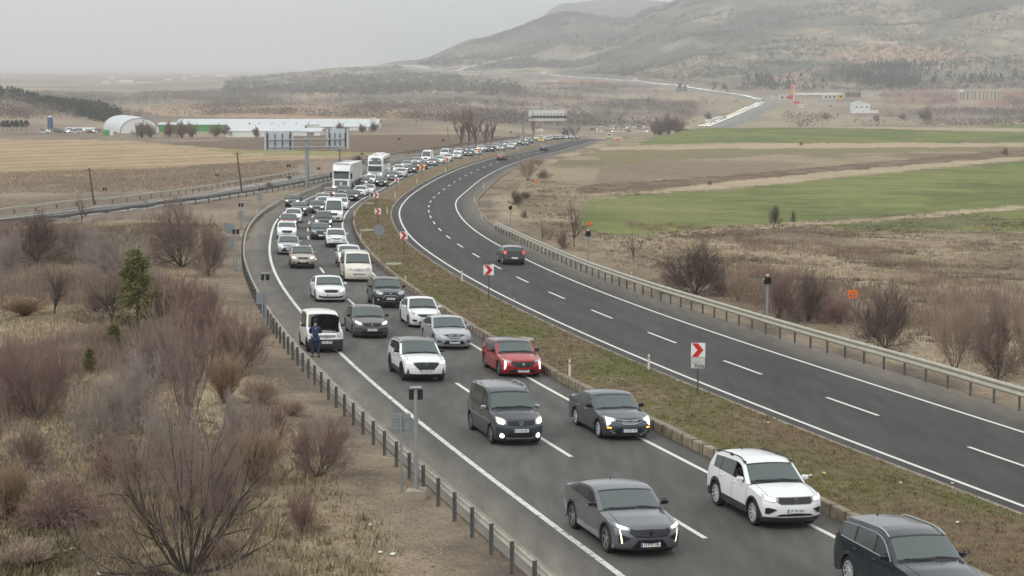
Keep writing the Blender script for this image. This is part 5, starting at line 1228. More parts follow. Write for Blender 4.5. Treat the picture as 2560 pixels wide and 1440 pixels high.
# ---- truck
def big_wheel(parent, x, y, r, w):
    t = MB(); t.lathe([(r * .6, -w / 2), (r * .95, -w / 2), (r, -w * .4), (r, w * .4), (r * .95, w / 2), (r * .6, w / 2)], (0, 0, 0), 'y', 24); o = link('wheel', mesh_from('tyre', t.V, t.F, M_('tyre'), True, sharp=40), parent, (x, y, r))
    q = MB(); q.lathe([(0, w * .2), (r * .3, w * .3), (r * .5, w * .1), (r * .61, w * .42)], (0, 0, 0), 'y', 20); ro = link('rim', mesh_from('rim', q.V, q.F, M_('rim_grey'), True, sharp=40), o)
    if y < 0: o.rotation_euler = (0, 0, math.pi)
    return o
def make_truck(label, cabcol, boxcol, group, lamp='lens_on'):
    r_ = empty('lorry', label=label, cat='lorry', group=group); cp = M_('paint_' + cabcol); bx = M_('paint_' + boxcol)
    X0 = 8.0
    # cab: profile in x-z, lofted with rounded sides
    prof = [(X0 - .1, .35), (X0, .5), (X0, 1.35), (X0 - .04, 1.75), (X0 - .22, 2.85), (X0 - .42, 3.35), (X0 - .9, 3.85), (X0 - 2.2, 3.95), (X0 - 2.25, 1.0), (X0 - 2.2, .5)]
    b = MB(); n = len(prof)
    ys = [(-1.25, .0), (-1.18, .06), (-1.0, .10), (0, .13), (1.0, .10), (1.18, .06), (1.25, .0)]
    V = []
    for y, f in ys:
        for i, (x, z) in enumerate(prof): V.append((x + (f if i < 7 else 0), y, z + (f * .5 if i in (5, 6, 7) else 0)))
    F = [[j * n + i, (j + 1) * n + i, (j + 1) * n + (i + 1) % n, j * n + (i + 1) % n] for j in range(len(ys) - 1) for i in range(n)] + [list(range(n)), list(range(len(V) - 1, len(V) - n - 1, -1))]
    b.add(V, F); b.build('cab', cp, r_, True, 30)
    def pane(nm, pts, m): q = MB(); q.add(pts, [list(range(len(pts)))]); return q.build(nm, M_(m), r_)
    fw = MB(); 
    for y0, y1 in zip([-1.1, -.8, -.4, 0, .4, .8], [-.8, -.4, 0, .4, .8, 1.1]):
        g = lambda y: .13 - .05 * (abs(y) / 1.1) ** 3
        fw.add([(X0 - .03 + g(y0), y0, 1.82), (X0 - .03 + g(y1), y1, 1.82), (X0 - .185 + g(y1), y1, 2.72), (X0 - .185 + g(y0), y0, 2.72)], [[0, 1, 2, 3]])
    fw.build('windscreen', M_('tinted_glass'), r_, True)
    sv = MB(); sv.box((X0 + .02, 0, 2.82), (.28, 2.3, .12), tilt=.3); sv.build('sun_visor', M_('black_trim'), r_)
    gr = MB()
    for z in (.95, 1.08, 1.21, 1.34, 1.47): gr.box((X0 + .12, 0, z), (.05, 1.7 - abs(z - 1.2), .045))
    gr.build('grille_bars', M_('satin_metal'), r_); gb = MB(); gb.box((X0 + .1, 0, 1.2), (.05, 1.75, .75)); gb.build('grille', M_('dark_plastic'), r_)
    bg_ = badge_mesh('star').build('badge', M_('chrome'), r_); bg_.location = (X0 + .15, 0, 1.5); bg_.scale = (1, 2.2, 2.2)
    bu = MB(); bu.cbox((X0 + .02, 0, .55), (.3, 2.46, .42), .05); bu.build('bumper', cp, r_, True); 
    for s in (1, -1):
        h = MB(); h.cbox((X0 + .13, s * 1.0, .62), (.14, .36, .2), .03); h.build('headlight', M_(lamp), r_, True)
        m = MB(); m.cbox((X0 - .1, s * 1.5, 2.3), (.12, .2, .85), .04); m.tube((X0 - .1, s * 1.25, 2.65), (X0 - .1, s * 1.5, 2.65), .02); m.build('wing_mirror', M_('black_trim'), r_, True)
        w = MB(); w.add([(X0 - .25, s * 1.256, 1.85), (X0 - 1.2, s * 1.256, 1.85), (X0 - 1.2, s * 1.256, 2.65), (X0 - .42, s * 1.256, 2.65)], [[0, 1, 2, 3]]); w.build('side_window', M_('tinted_glass'), r_)
        k = MB(); k.cbox((-1.6, s * 1.2, .95), (5.4, .06, .6), .02); k.build('side_skirt', M_('dark_plastic'), r_)
    tr = MB(); tr.cbox((-1.65, 0, 2.62), (13.3, 2.5, 2.66), .05); tr.build('trailer_box', bx, r_, True)
    fr = MB(); fr.box((0, 0, 1.1), (15, .9, .3)); fr.build('chassis', M_('black_trim'), r_)
    df = MB(); df.cbox((X0 - 1.3, 0, 4.0), (1.5, 2.1, .16), .06); df.build('wind_deflector', cp, r_, True)
    pl = MB(); pl.box((X0 + .18, 0, .5), (.02, .52, .12)); pl.build('number_plate', M_('plate_white'), r_)
    for x in (X0 - 1.4, X0 - 5.0, -4.4, -5.7, -7.0):
        for s in (1, -1): big_wheel(r_, x, s * 1.08, .5, .3)
    return r_
def make_coach(label):
    r_ = empty('coach', label=label, cat='coach', group=G1); cp = M_('paint_white'); X0 = 6.2
    prof = [(X0 - .12, .3), (X0, .45), (X0, 1.2), (X0 - .02, 2.1), (X0 - .06, 2.2), (X0 - .25, 3.0), (X0 - .65, 3.55), (X0 - 1.3, 3.78), (-X0 + .4, 3.8), (-X0, 3.5), (-X0, .45), (-X0 + .1, .3)]
    ys = [(-1.27, .0), (-1.2, .14), (-.95, .22), (-.5, .27), (0, .29), (.5, .27), (.95, .22), (1.2, .14), (1.27, 0)]; n = len(prof); V = []
    for y, f in ys:
        for i, (x, z) in enumerate(prof): V.append((x + (f if i < 8 else 0), y, z + ((f - .29) * .55 if 5 < i < 10 else 0)))
    b = MB(); b.add(V, [[j * n + i, (j + 1) * n + i, (j + 1) * n + (i + 1) % n, j * n + (i + 1) % n] for j in range(len(ys) - 1) for i in range(n)] + [list(range(n)), list(range(len(V) - 1, len(V) - n - 1, -1))]); b.build('body', cp, r_, True, 30)
    def front(nm, z0, z1, hw, m, arch=0):
        q = MB(); g = lambda y: np.interp(abs(y), [0, .5, .95, 1.2], [.29, .27, .22, .14]); xx = lambda z: np.interp(z, [1.2, 2.1, 2.2, 3.0, 3.55], [X0, X0 - .02, X0 - .06, X0 - .25, X0 - .65]) + .015
        N = 12; M = 5
        for i in range(N + 1):
            y = -hw + 2 * hw * i / N
            for k_ in range(M + 1):
                z = z0 + (z1 - arch * (abs(y) / hw) ** 3 - z0) * k_ / M; q.V.append((xx(z) + g(y), y, z))
        q.F = [[i * (M + 1) + k_, (i + 1) * (M + 1) + k_, (i + 1) * (M + 1) + k_ + 1, i * (M + 1) + k_ + 1] for i in range(N) for k_ in range(M)]; q.M = [0] * len(q.F); q.build(nm, M_(m), r_, True)
    front('windscreen', 1.15, 2.08, 1.12, 'tinted_glass'); front('upper_windscreen', 2.3, 3.42, 1.05, 'windscreen', .35)
    for s in (1, -1):
        w = MB(); w.box((-.2, s * 1.275, 2.75), (11.0, .02, 1.05)); w.build('side_window', M_('tinted_glass'), r_)
        h = MB(); h.cbox((X0 + .19, s * .92, .72), (.1, .42, .18), .03); h.build('headlight', M_('lens_warm'), r_, True)
        m = MB(); m.cbox((X0 + .15, s * 1.38, 2.2), (.12, .2, .5), .04); m.tube((X0 + .1, s * 1.15, 2.6), (X0 + .15, s * 1.38, 2.45), .025); m.build('wing_mirror', cp if s > 0 else M_('black_trim'), r_, True)
        for x in (X0 - 2.6, -3.0, -4.35): big_wheel(r_, x, s * 1.1, .5, .3)
    for x, l in ((1.5, 2.4), (-2.2, 1.9)):
        a_ = MB(); a_.cbox((x, 0, 3.9), (l, 1.6, .24), .08); a_.build('air_conditioner', cp, r_, True)
    ht = MB(); ht.cbox((X0 - 1.8, 0, 3.84), (.7, .7, .1), .03); ht.build('roof_hatch', M_('rim_grey'), r_); pl = MB(); pl.box((X0 + .31, 0, .6), (.02, .6, .14)); pl.build('number_plate', M_('plate_blue'), r_)
    gl = MB(); gl.box((X0 + .3, 0, .95), (.02, 1.0, .1)); gl.build('grille', M_('dark_plastic'), r_)
    return r_
t_ = make_truck('white articulated lorry with a grey-white box trailer, left of the coach', 'white', 'pearl', G1); x, y = snap(853, 479, .30); seat_on_road(t_, x, y, 16.2)
t_ = make_coach('white double-deck-height coach with an arched dark upper window, right of the lorry'); x, y = snap(934, 443, .42); seat_on_road(t_, x, y, 12.4)
t_ = make_truck('dark blue lorry with a grey box trailer beyond the sign gantry', 'navy', 'light_grey', G1); c = lane_curve(.2); i = int(np.argmin(np.abs(c[:, 1] - 880))); seat_on_road(t_, c[i, 0], c[i, 1], 16.2)
# delivery truck turning in at the far end of the free carriageway
r_ = empty('delivery_truck', label='white and pink box truck at the far end of the free carriageway', cat='truck')
b = MB(); b.cbox((-1.0, 0, 1.9), (4.6, 2.3, 2.3), .05); b.build('cargo_box', M_('paint_pearl'), r_, True); b = MB(); b.cbox((2.3, 0, 1.4), (1.7, 2.1, 1.9), .12); b.build('cab', M_('paint_faded_red'), r_, True)
b = MB(); b.box((3.16, 0, 1.75), (.02, 1.7, .7)); b.box((-3.32, 0, 2.2), (.02, 1.6, .8)); b.build('dark_window', M_('tinted_glass'), r_)
for x in (2.2, -2.2):
    for s in (1, -1): big_wheel(r_, x, s * .95, .42, .25)
c = lane_curve(.85, True); i = int(np.argmin(np.abs(c[:, 1] - 940))); seat_on_road(r_, c[i, 0] + 2, c[i, 1], 6.8, away=True)
# ---- the far motorway: valley and hillside
FAR_px = [(1740, 333), (1800, 312), (1850, 292), (1885, 274), (1912, 262), (1905, 251), (1860, 243), (1790, 233), (1700, 219), (1600, 208), (1500, 200), (1400, 191), (1300, 186), (1200, 183), (1110, 180), (1050, 176), (960, 166)]
def far_at(px, py): return at(px, py, 1180, 9000)
FP = np.array([far_at(*p) for p in FAR_px]); FP = smooth_curve(FP, 45, 12)
zfar = lambda X, Y: G(X, Y)
def drape(name, P, hw0, hw1, m, zo, col_=None):
    t = np.linspace(hw0, hw1, 5); cs = [offset(P, d) for d in t]; 
    zc_ = np.max([G(c[:, 0], c[:, 1]) for c in cs], axis=0); k_ = np.ones(5) / 5; zc_ = np.convolve(np.pad(zc_, 2, 'edge'), k_, 'valid'); cs = [offset(P, hw0 - 6)] + cs + [offset(P, hw1 + 6)]
    V = []; 
    for i_, c in enumerate(cs): V.append(np.stack([c[:, 0], c[:, 1], zc_ + zo - (5 + zo if i_ in (0, 6) else 0)], -1))
    V = np.stack(V, 1); n, k2 = V.shape[:2]; ii = np.arange(n * k2).reshape(n, k2); F = np.stack([ii[:-1, :-1], ii[:-1, 1:], ii[1:, 1:], ii[1:, :-1]], -1).reshape(-1, 4)
    # skirts so that the embankment is solid
    me = mesh_from(name, V.reshape(-1, 3), F, m, smooth=True); 
    if col_ is not None:
        ca = me.color_attributes.new('Col', 'FLOAT_COLOR', 'POINT'); ca.data.foreach_set('color', np.tile(np.array([*col_, 1], dtype=np.float32), n * k2))
    return tag(link(name, me), kind='structure'), zc_ + zo
_, zq = drape('far_road', FP, -9, 13, MATS['asphalt'], 2.2, lin((132, 129, 124)))
dist = np.r_[0, np.cumsum(np.hypot(*np.diff(FP, axis=0).T))]
mat('far_lamp', (.9, .9, .85), .2, emit=(1, .95, .8), estr=9.0); mat('far_lamp_warm', (.9, .8, .5), .2, emit=(1, .8, .35), estr=8.0)
lp = MB()                                   # low poly car shape for vehicles of one or two pixels
lp.m = 0; lp.add([(-2.1, -.85, .3), (2.1, -.85, .3), (2.1, .85, .3), (-2.1, .85, .3), (-2.15, -.88, .9), (2.1, -.85, .78), (2.1, .85, .78), (-2.15, .88, .9)], [[0, 3, 2, 1], [4, 5, 6, 7], [0, 1, 5, 4], [1, 2, 6, 5], [2, 3, 7, 6], [3, 0, 4, 7]])
lp.m = 0; lp.add([(-1.6, -.68, 1.42), (.3, -.68, 1.42), (.3, .68, 1.42), (-1.6, .68, 1.42)], [[0, 1, 2, 3]])
lp.m = 1; lp.add([(-2.1, -.82, .9), (1.1, -.8, .88), (.3, -.68, 1.42), (-1.6, -.68, 1.42), (-2.1, .82, .9), (1.1, .8, .88), (.3, .68, 1.42), (-1.6, .68, 1.42)], [[0, 1, 2, 3], [5, 4, 7, 6], [1, 5, 6, 2], [4, 0, 3, 7]])
lp.m = 2
for x in (-1.3, 1.3):
    for s in (1, -1): lp.tube((x, s * .65, .32), (x, s * .86, .32), .32, n=10)
lp.m = 3
for s in (.6, -.6): lp.box((2.12, s, .66), (.06, .4, .22))
lp.add([], [])
lpm = mesh_from('small_car', lp.V, lp.F, [MATS['paint_white'], MATS['tinted_glass'], MATS['tyre'], MATS['far_lamp']], fm=lp.M)
lpw = mesh_from('small_car', lp.V, lp.F, [MATS['paint_white'], MATS['tinted_glass'], MATS['tyre'], MATS['far_lamp_warm']], fm=lp.M)
def tiny_car(x, y, z, ang, colr, label, group, me=None, lamp='lens_on', s=1.0):
    o = link('car', me or lpm); o.location = (x, y, z); o.rotation_euler = (0, 0, ang); o.material_slots[0].link = 'OBJECT'; o.material_slots[0].material = MATS['paint_' + colr]; o.scale = (s, s, s)
    return tag(o, label, 'car', group)
tcols = ['white', 'white', 'silver', 'white', 'grey', 'pearl', 'black', 'white', 'dark_red', 'silver', 'white', 'graphite']
k = 0
def along(s): return np.array([np.interp(s, dist, FP[:, 0]), np.interp(s, dist, FP[:, 1])]), np.interp(s, dist, zq)
s = 10.; SV, SF, SM = [], [], []; lv_ = np.array(lp.V)
while s < dist[-1] - 20:
    p, z = along(s); q, _ = along(s + 4); t = (q - p) / np.linalg.norm(q - p); n_ = np.array([t[1], -t[0]]); px_, py_ = proj(p[0], p[1], z); dense = py_ > 246
    if py_ > 316: s += 9; continue
    for ln in ((-7, -3.6, -.2) if dense else ((-6, -2.4) if py_ > 195 else (-4,))):
        if not dense and rng.random() < .15: continue
        pp = p + n_ * ln + t * rng.uniform(-2, 2); ang = math.atan2(-t[1], -t[0])
        if k < 120: tiny_car(pp[0], pp[1], z, ang, tcols[k % 12], 'tiny %s car in the packed queue climbing out of the valley, %s row' % (tcols[k % 12].replace('_', ' '), {-7: 'left', -3.6: 'middle', -.2: 'right'}.get(ln, 'single')), 'tiny cars in the valley queue', lpw if k % 3 == 0 else lpm)
        else:
            ca, sa = math.cos(ang), math.sin(ang); o_ = len(SV); SV += [(pp[0] + x * ca - y * sa, pp[1] + x * sa + y * ca, z + w) for x, y, w in lp.V]; SF += [[i + o_ for i in f] for f in lp.F]; SM += [[0, 4, 5][k % 3] if m == 0 else m for m in lp.M]
        k += 1
    s += 9.0 if dense else (12 if py_ > 215 else 17)
tag(link('distant_traffic', mesh_from('distant_traffic', SV, SF, [MATS['paint_white'], MATS['tinted_glass'], MATS['tyre'], MATS['far_lamp'], MATS['paint_silver'], MATS['paint_grey']], fm=SM)), kind='stuff')
# queue seen over the crest, left of the brown trees
for i in range(24):
    px_ = rng.uniform(1478, 1652); py_ = 318 + (px_ - 1478) * .0 + rng.choice([0, 4, 8, 12]) + rng.uniform(-1, 1); x, y = at(px_, py_, 1010, 1600)
    tiny_car(x, y, float(G(x, y)) + .05, rng.choice([-.2, 2.9]) + rng.normal() * .1, tcols[i % 12], 'tiny ' + tcols[i % 12].replace('_', ' ') + ' car beyond the crest, left of the round brown trees', 'tiny cars beyond the crest', lpw if i % 2 else lpm, s=1.1)
def far_box_truck(px_, colr, label, L_=12., H_=3.9):
    i = int(np.argmin(np.abs(proj(FP[:, 0], FP[:, 1], zq)[0] - px_) + 1000 * (FP[:, 1] < 2350))); p = FP[i]; t = FP[i + 1] - FP[i - 1]; r_ = empty('lorry', (p[0], p[1], zq[i]), math.atan2(-t[1], -t[0]), label, 'lorry')
    b = MB(); b.cbox((-1, 0, H_ / 2 + .5), (L_ - 3, 2.6, H_ - 1), .05); b.build('cargo_box', M_('paint_' + colr), r_); b = MB(); b.cbox((L_ / 2 - 1.3, 0, 1.9), (2.0, 2.5, 2.8), .1); b.build('cab', M_('paint_' + ('white' if colr != 'blue' else 'blue')), r_)
    for x in (L_ / 2 - 1.5, -L_ / 2 + 2, -L_ / 2 + 3.2):
        for s in (1, -1): big_wheel(r_, x, s * 1.05, .5, .3)
far_box_truck(1362, 'white', 'white lorry standing out on the hillside road', 16, 4.4); far_box_truck(1508, 'blue', 'blue lorry on the hillside road', 10); far_box_truck(1586, 'pearl', 'long white lorry on the hillside road nearer the bend', 17, 4.2)
for px_, py_, lb in ((1775, 309, 'white lorry at the foot of the valley queue'), (1793, 303, 'second white lorry at the foot of the valley queue, right of the first'), (1803, 300, 'grey-roofed lorry at the foot of the valley queue, topmost')):
    x, y = at(px_, py_ + 4, 1180, 2500); r_ = empty('lorry', (x, y, float(G(x, y)) + .9), -1.1, lb, 'lorry', 'lorries at the foot of the valley queue'); b = MB(); b.cbox((-1, 0, 2.4), (9, 2.5, 2.8), .05); b.build('cargo_box', M_('paint_white'), r_); b = MB(); b.cbox((4.6, 0, 1.8), (2, 2.4, 2.6), .1); b.build('cab', M_('paint_silver'), r_)
# ------------------------------------------------------------------ guardrails
mat('galvanised', C(150, 150, 145), .5, .25, noise=(6., .15)); mat('old_galvanised', C(190, 185, 170), .55, .15, noise=(3., .22)); mat('post_steel', C(112, 114, 112), .55, .3, noise=(5., .25)); mat('rust', C(110, 74, 54), .8)
mat('sign_back', C(140, 146, 150), .45, .35); mat('sign_white', (.78, .78, .77), .4); mat('sign_red', (.55, .02, .02), .4); mat('sign_orange', (.80, .17, .02), .45); mat('pole_grey', C(150, 154, 154), .5, .3, noise=(8., .12)); mat('lamp_black', (.012, .012, .013), .4)
mat('pole_dark', C(74, 70, 66), .7); mat('wood_pole', C(84, 76, 70), .9); mat('post_white', C(212, 206, 188), .6); mat('concrete', C(166, 158, 142), .85, noise=(4., .25)); mat('yellow_lit_board', (.75, .62, .30), .45)  # last one: white chevron board tinted amber, its yellow light painted into the colour
W_PROF = [(0, .0), (.03, .02), (.075, .05), (.075, .09), (.03, .12), (.0, .155), (.03, .19), (.075, .22), (.075, .26), (.03, .29), (0, .31)]
def guardrail(P, label, side, y_from, y_to, step=2.0, zf=ZR, zo=0., double=False, railmat='old_galvanised', hs=1.0, cap_posts=100):
    """corrugated beam on its posts; side=+1 puts the beam's face towards +offset"""
    r_ = empty('guardrail', label=label, cat='guardrail'); c = resample(P, step); c = c[(c[:, 1] >= y_from) & (c[:, 1] <= y_to)]
    fine = resample(c, 1.0); b = MB(); n = len(W_PROF); V = []; ref = offset(fine, 1.0) - fine
    for p, d in zip(fine, ref):
        z = float(zf(p[0], p[1])) + zo + .46 * hs
        for o, h in W_PROF: V.append((p[0] + d[0] * side * (o + .09), p[1] + d[1] * side * (o + .09), z + h * (1 + (hs - 1) * 1.2)))
    b.add(V, [[i * n + k, i * n + k + 1, (i + 1) * n + k + 1, (i + 1) * n + k] for i in range(len(fine) - 1) for k in range(n - 1)]); b.build('beam', MATS[railmat], r_, True, 60)
    zh_, zl_ = .37 * hs - .02, .82 * hs; pm = MB(); pm.box((0, .0, zh_), (.006, .12, zl_)); pm.box((.027, -.057, zh_), (.05, .006, zl_)); pm.box((-.027, .057, zh_), (.05, .006, zl_)); pm.box((0, 0, zh_ + zl_ / 2), (.055, .12, .012)); pme = mesh_from('post', pm.V, pm.F, MATS['post_steel'])
    sp = MB(); sp.box((0, 0, 0), (.06, .10, .18)); rest_ = MB()
    for i, p in enumerate(c):
        t = c[min(i + 1, len(c) - 1)] - c[max(i - 1, 0)]; an = math.atan2(t[1], t[0]); z = float(zf(p[0], p[1])) + zo
        if i < cap_posts: link('post', pme, r_, (p[0], p[1], z), (0, 0, an))
        else: rest_.box((p[0], p[1], z + .37), (.06, .12, .86), rz=an)
    if rest_.F: rest_.build('distant_posts', MATS['post_steel'], r_)['kind'] = 'stuff'
    return r_
guardrail(Gc, 'long guardrail along the outer edge of the jammed carriageway', 1, 22, 352, 2.0)
guardrail(extend(GRc0, 26, 0), 'guardrail along the free carriageway beside the brown scrub', -1, 40, 300, 2.0, zo=-.02, hs=1.34)
zra = lambda x, y: rampz(x, y)
guardrail(offset(rp, -5.4), 'pale guardrail on the field side of the slip road', 1, rp[0, 1], rp[-1, 1], 3.0, zf=zra)
rq = offset(rp, 5.2); rq = rq[rq[:, 0] < np.interp(rq[:, 1], gy_, gx_) - .3]
guardrail(rq, 'dark guardrail between the slip road and the motorway', -1, rq[0, 1], rq[-1, 1], 3.0, zf=zra, railmat='post_steel')
gf_ = offset(atY(Gc, np.arange(352, 700, 3.)), 0); guardrail(gf_, 'distant guardrail behind the queue below the poplars', 1, 352, 690, 4.0, railmat='post_steel')
# ------------------------------------------------------------------ signs and posts
def ground_at(px, py, lo=20, hi=1100): x, y = at(px, py, lo, hi); return x, y, float(G(x, y))
def med_at(px, py):
    f = lambda x, y: np.where((x > np.interp(y, YK, medA[:, 0])) & (x < np.interp(y, YK, medB[:, 0])), zmed(x, y), ZR(x, y)); x, y = hit(px, py, f, 20, 900); return x, y, float(f(np.array([x]), np.array([y]))[0])
def px_m(y): return FPX / y
def chevron(base, size, board_c, label, warm=False, extra=None):
    x, y, z = med_at(*base); s = px_m(y); zb = (base[1] - board_c) / s; r_ = empty('chevron_sign', (x, y, z), 0, label, 'road sign', 'chevron boards on the median')
    w = size / s; yaw = math.atan2(-x, -y); b = MB(); b.tube((0, .03, -.1), (0, .03, zb + w / 2), .03); b.build('pole', MATS['pole_dark'], r_)
    B = MB(); B.cbox((0, 0, zb), (w, .03, w), .006); bd = B.build('board', MATS['yellow_lit_board' if warm else 'sign_white'], r_)
    h = w / 2; q = MB(); f = lambda u, v, d: (u, d, zb + v)
    q.prism([(-h * .96, h * .94), (-h * .1, h * .94), (h * .72, 0), (-h * .1, -h * .94), (-h * .96, -h * .94), (-h * .1, 0)] if False else [(-h * .9, h * .96), (-h * .05, h * .96), (h * .74, 0), (-h * .05, -h * .96), (-h * .9, -h * .96), (-h * .1, 0)], -.017, -.022, f); q.build('arrow', MATS['sign_red'], bd)
    r_.rotation_euler = (0, 0, rng.uniform(-.1, .05)); return r_, zb, w
r1, zb1, w1 = chevron((1744, 989), 36, 872, 'red and white chevron board above a small grey board lettered Radar')
b = MB(); b.cbox((0, 0, zb1 - .52), (w1 * .98, .025, w1 * .78), .006); rb = b.build('radar_board', mat('board_grey', C(190, 192, 184), .5), r1)
V, F = text_mesh('Radar', .20, .001); V = np.stack([V[:, 0] + .10, -V[:, 2] - .016, V[:, 1] + zb1 - .52 - w1 * .22], -1); link('lettering', mesh_from('lettering', V, F, MATS['plate_ink']), rb)
wv = MB()
for k_ in range(3):
    for i in range(6): a0 = R(200 + 18 * i) ; a1 = R(218 + 18 * i); rr = .10 + .06 * k_; wv.tube((-.02 + rr * math.cos(a0) * .9, -.016, zb1 - .38 + rr * math.sin(a0)), (-.02 + rr * math.cos(a1) * .9, -.016, zb1 - .38 + rr * math.sin(a1)), .006, n=4)
wv.build('radar_waves', MATS['pole_grey'], rb)
for base, size, c, lab, wm in (((1222, 750), 26, 674, 'red chevron board left of the lone black hatchback', 0), ((1010, 634), 19, 588, 'red chevron board over the median kerb, right of the round grey sign back', 0), ((945, 574), 15, 528, 'red chevron board directly above the round grey sign back', 0), ((940, 528), 13, 488, 'red chevron board near the inner line, third from the far end', 0), ((992, 479), 11, 450, 'small red chevron board in front of the coach, by the inner line', 0),
                           ((1055, 449), 14, 418, 'yellow-lit chevron board in front of the dark car', 1), ((1118, 424), 10, 399, 'yellow-lit chevron board half lost among the lamps', 1), ((1197, 398), 8, 376, 'small yellow-lit chevron board, the farthest one', 1)):
    chevron(base, size, c, lab, bool(wm))
def back_sign(base, shape, cpx, cpy, wpx, hpx, label, poleh=None, fn=None):
    x, y, z = (fn or ground_at)(*base); s = px_m(y); r_ = empty('road_sign', (x, y, z), 0, label, 'road sign'); zc_ = (base[1] - cpy) / s; dx = (cpx - base[0]) / s; w, h = wpx / s, hpx / s
    b = MB(); b.tube((0, 0, -.1), (0, 0, zc_ + h * .45), .035); b.build('pole', MATS['pole_grey'], r_); b = MB()
    if shape == 'disc': b.lathe([(0, -.012), (w / 2, -.012), (w / 2, .012), (0, .012)], (dx, .05, zc_), 'y', 28)
    else: b.cbox((dx, .05, zc_), (w, .02, h), .004)
    b.build('plate', MATS['sign_back'], r_, shape == 'disc', 30)
    if shape != 'disc':
        b = MB(); b.box((dx, .03, zc_ + h * .28), (w * .9, .025, .04)); b.box((dx, .03, zc_ - h * .28), (w * .9, .025, .04)); b.build('bracket', MATS['pole_grey'], r_)
    return r_
back_sign((948, 632), 'disc', 948, 575, 27, 27, 'round grey back of a road sign standing in the median', fn=med_at)
back_sign((1004, 1222), 'rect', 1003, 1053, 50, 50, 'blank grey rectangular sign back beside the tall lamp post at the near guardrail')
back_sign((585, 672), 'disc', 575, 570, 27, 27, 'round grey sign back above the guardrail on the left bank'); back_sign((584, 676), 'rect', 579, 608, 14, 20, 'small grey rectangular sign back under the round one on the left bank')
back_sign((657, 838), 'rect', 653, 744, 22, 30, 'grey rectangular sign back beside the lamp post opposite the bonnet-up van')
back_sign((602, 570), 'rect', 601, 537, 14, 18, 'small grey sign back below the signal lamps in the bend'); back_sign((655, 525), 'rect', 648, 493, 10, 16, 'small grey sign back by the slip road rail')
back_sign((362, 512), 'rect', 362, 500, 14, 12, 'little white-grey sign on the slip road guardrail near the big brown bush')
def flasher(base, top, boxpx, label, facing=False, twin=True, fn=ground_at, thick=.055, block=False):
    """warning lamp: black box with a round hood on a galvanised post"""
    x, y, z = fn(*base); s = px_m(y); r_ = empty('warning_lamp', (x, y, z), 0, label, 'warning lamp', 'warning lamps on posts'); h = (base[1] - top) / s; bs = boxpx / s
    b = MB(); b.tube((0, 0, -.1), (0, 0, h - (.0 if not facing else bs * .4)), thick, thick * .85, n=12); b.tube((0, 0, 0), (0, 0, .02), .14, n=4); b.build('post', MATS['pole_grey'], r_, True, 40)
    b = MB()
    if facing: b.cbox((0, -.08, h - bs * .1), (bs, .2, bs), .03)
    else:
        for sx in (-1, 1) if twin else (1,): b.cbox((sx * bs * .42, .1, h - bs * .6), (bs * .5, .28, bs), .02)
    b.build('lamp_housing', MATS['lamp_black'], r_)
    if facing: b = MB(); b.lathe([(bs * .36, -.2), (bs * .38, -.32), (bs * .34, -.2)], (0, 0, h - bs * .1), 'y', 18); b.build('lamp_hood', MATS['pole_dark'], r_, True); b = MB(); b.lathe([(0, -.19), (bs * .34, -.19)], (0, 0, h - bs * .1), 'y', 18); b.build('lens', MATS['gloss_black'], r_)
    b = MB(); b.box((0, .02, h + .03), (bs * 1.15, .3, .02), tilt=0); b.build('solar_panel', MATS['sign_back'] if not facing else MATS['post_white'], r_)
    if facing: b = MB(); b.cbox((0, 0, h + bs * .62), (bs * .35, .1, bs * .25), .01); b.build('camera_head', MATS['post_white'], r_)
    if block: b = MB(); b.cbox((0, 0, .06), (.62, .55, .34), .04); b.build('concrete_foot', MATS['concrete'], r_)
flasher((1041, 1240), 962, 26, 'tall warning lamp post with twin black housings on a concrete foot, nearest the camera', block=True, thick=.075)
flasher((665, 835), 682, 15, 'warning lamp post beside the rail, opposite the bonnet-up van', thick=.06)
flasher((591, 678), 571, 12, 'warning lamp post next to the round sign back on the left bank', thick=.06)
for base, top, bx, lab in (((603, 572), 507, 9, 'warning lamp post above the bend, left of the queue'), ((653, 526), 468, 8, 'warning lamp post between the slip road and the guardrail'), ((722, 470), 410, 7, 'warning lamp post left of the cantilever sign column'), ((263, 508), 468, 7, 'warning lamp post on the left field edge by the slip road'), ((543, 478), 434, 6, 'warning lamp post behind the big brown bush'), ((797, 452), 418, 6, 'warning lamp post right of the cantilever sign column'), ((724, 495), 440, 7, 'second warning lamp post, lower one left of the sign column')):
    flasher(base, top, bx, lab, thick=.06)
flasher((1917, 818), 697, 18, 'warning lamp with square black face behind the right guardrail, before the bushes', facing=True, thick=.075); flasher((1470, 672), 582, 13, 'warning lamp with square black face near the bare roadside tree', facing=True, thick=.07); flasher((1276, 576), 518, 9, 'warning lamp with square black face beyond the end of the right guardrail', facing=True, thick=.06)
for base, top, bx, lab in (((905, 403), 382, 5, 'small warning lamp over the dark round bush'), ((998, 396), 344, 5, 'thin warning lamp post left of the poplars'), ((1108, 388), 348, 5, 'thin warning lamp post in front of the poplars'), ((1277, 352), 328, 4, 'thin warning lamp post left of the sign gantry')):
    flasher(base, top, bx, lab, thick=.07)
def wpost(base, top, label, fn=med_at, col='post_white'):
    x, y, z = fn(*base); s = px_m(y); h = (base[1] - top) / s; o = MB(); o.add([(-.05, -.03, -.1), (.05, -.03, -.1), (.05, .03, -.1), (-.05, .03, -.1), (-.045, -.03, h), (.045, -.03, h), (.045, .03, h - .03), (-.045, .03, h - .03)], [[0, 3, 2, 1], [4, 5, 6, 7], [0, 1, 5, 4], [1, 2, 6, 5], [2, 3, 7, 6], [3, 0, 4, 7]])
    r_ = empty('marker_post', (x, y, z), 0, label, 'marker post', 'white marker posts'); o.build('post', MATS[col], r_); b = MB(); b.box((0, -.034, h - .16), (.06, .006, .1)); b.build('reflector', MATS['sign_red'] if 'right' in label else MATS['pole_grey'], r_)
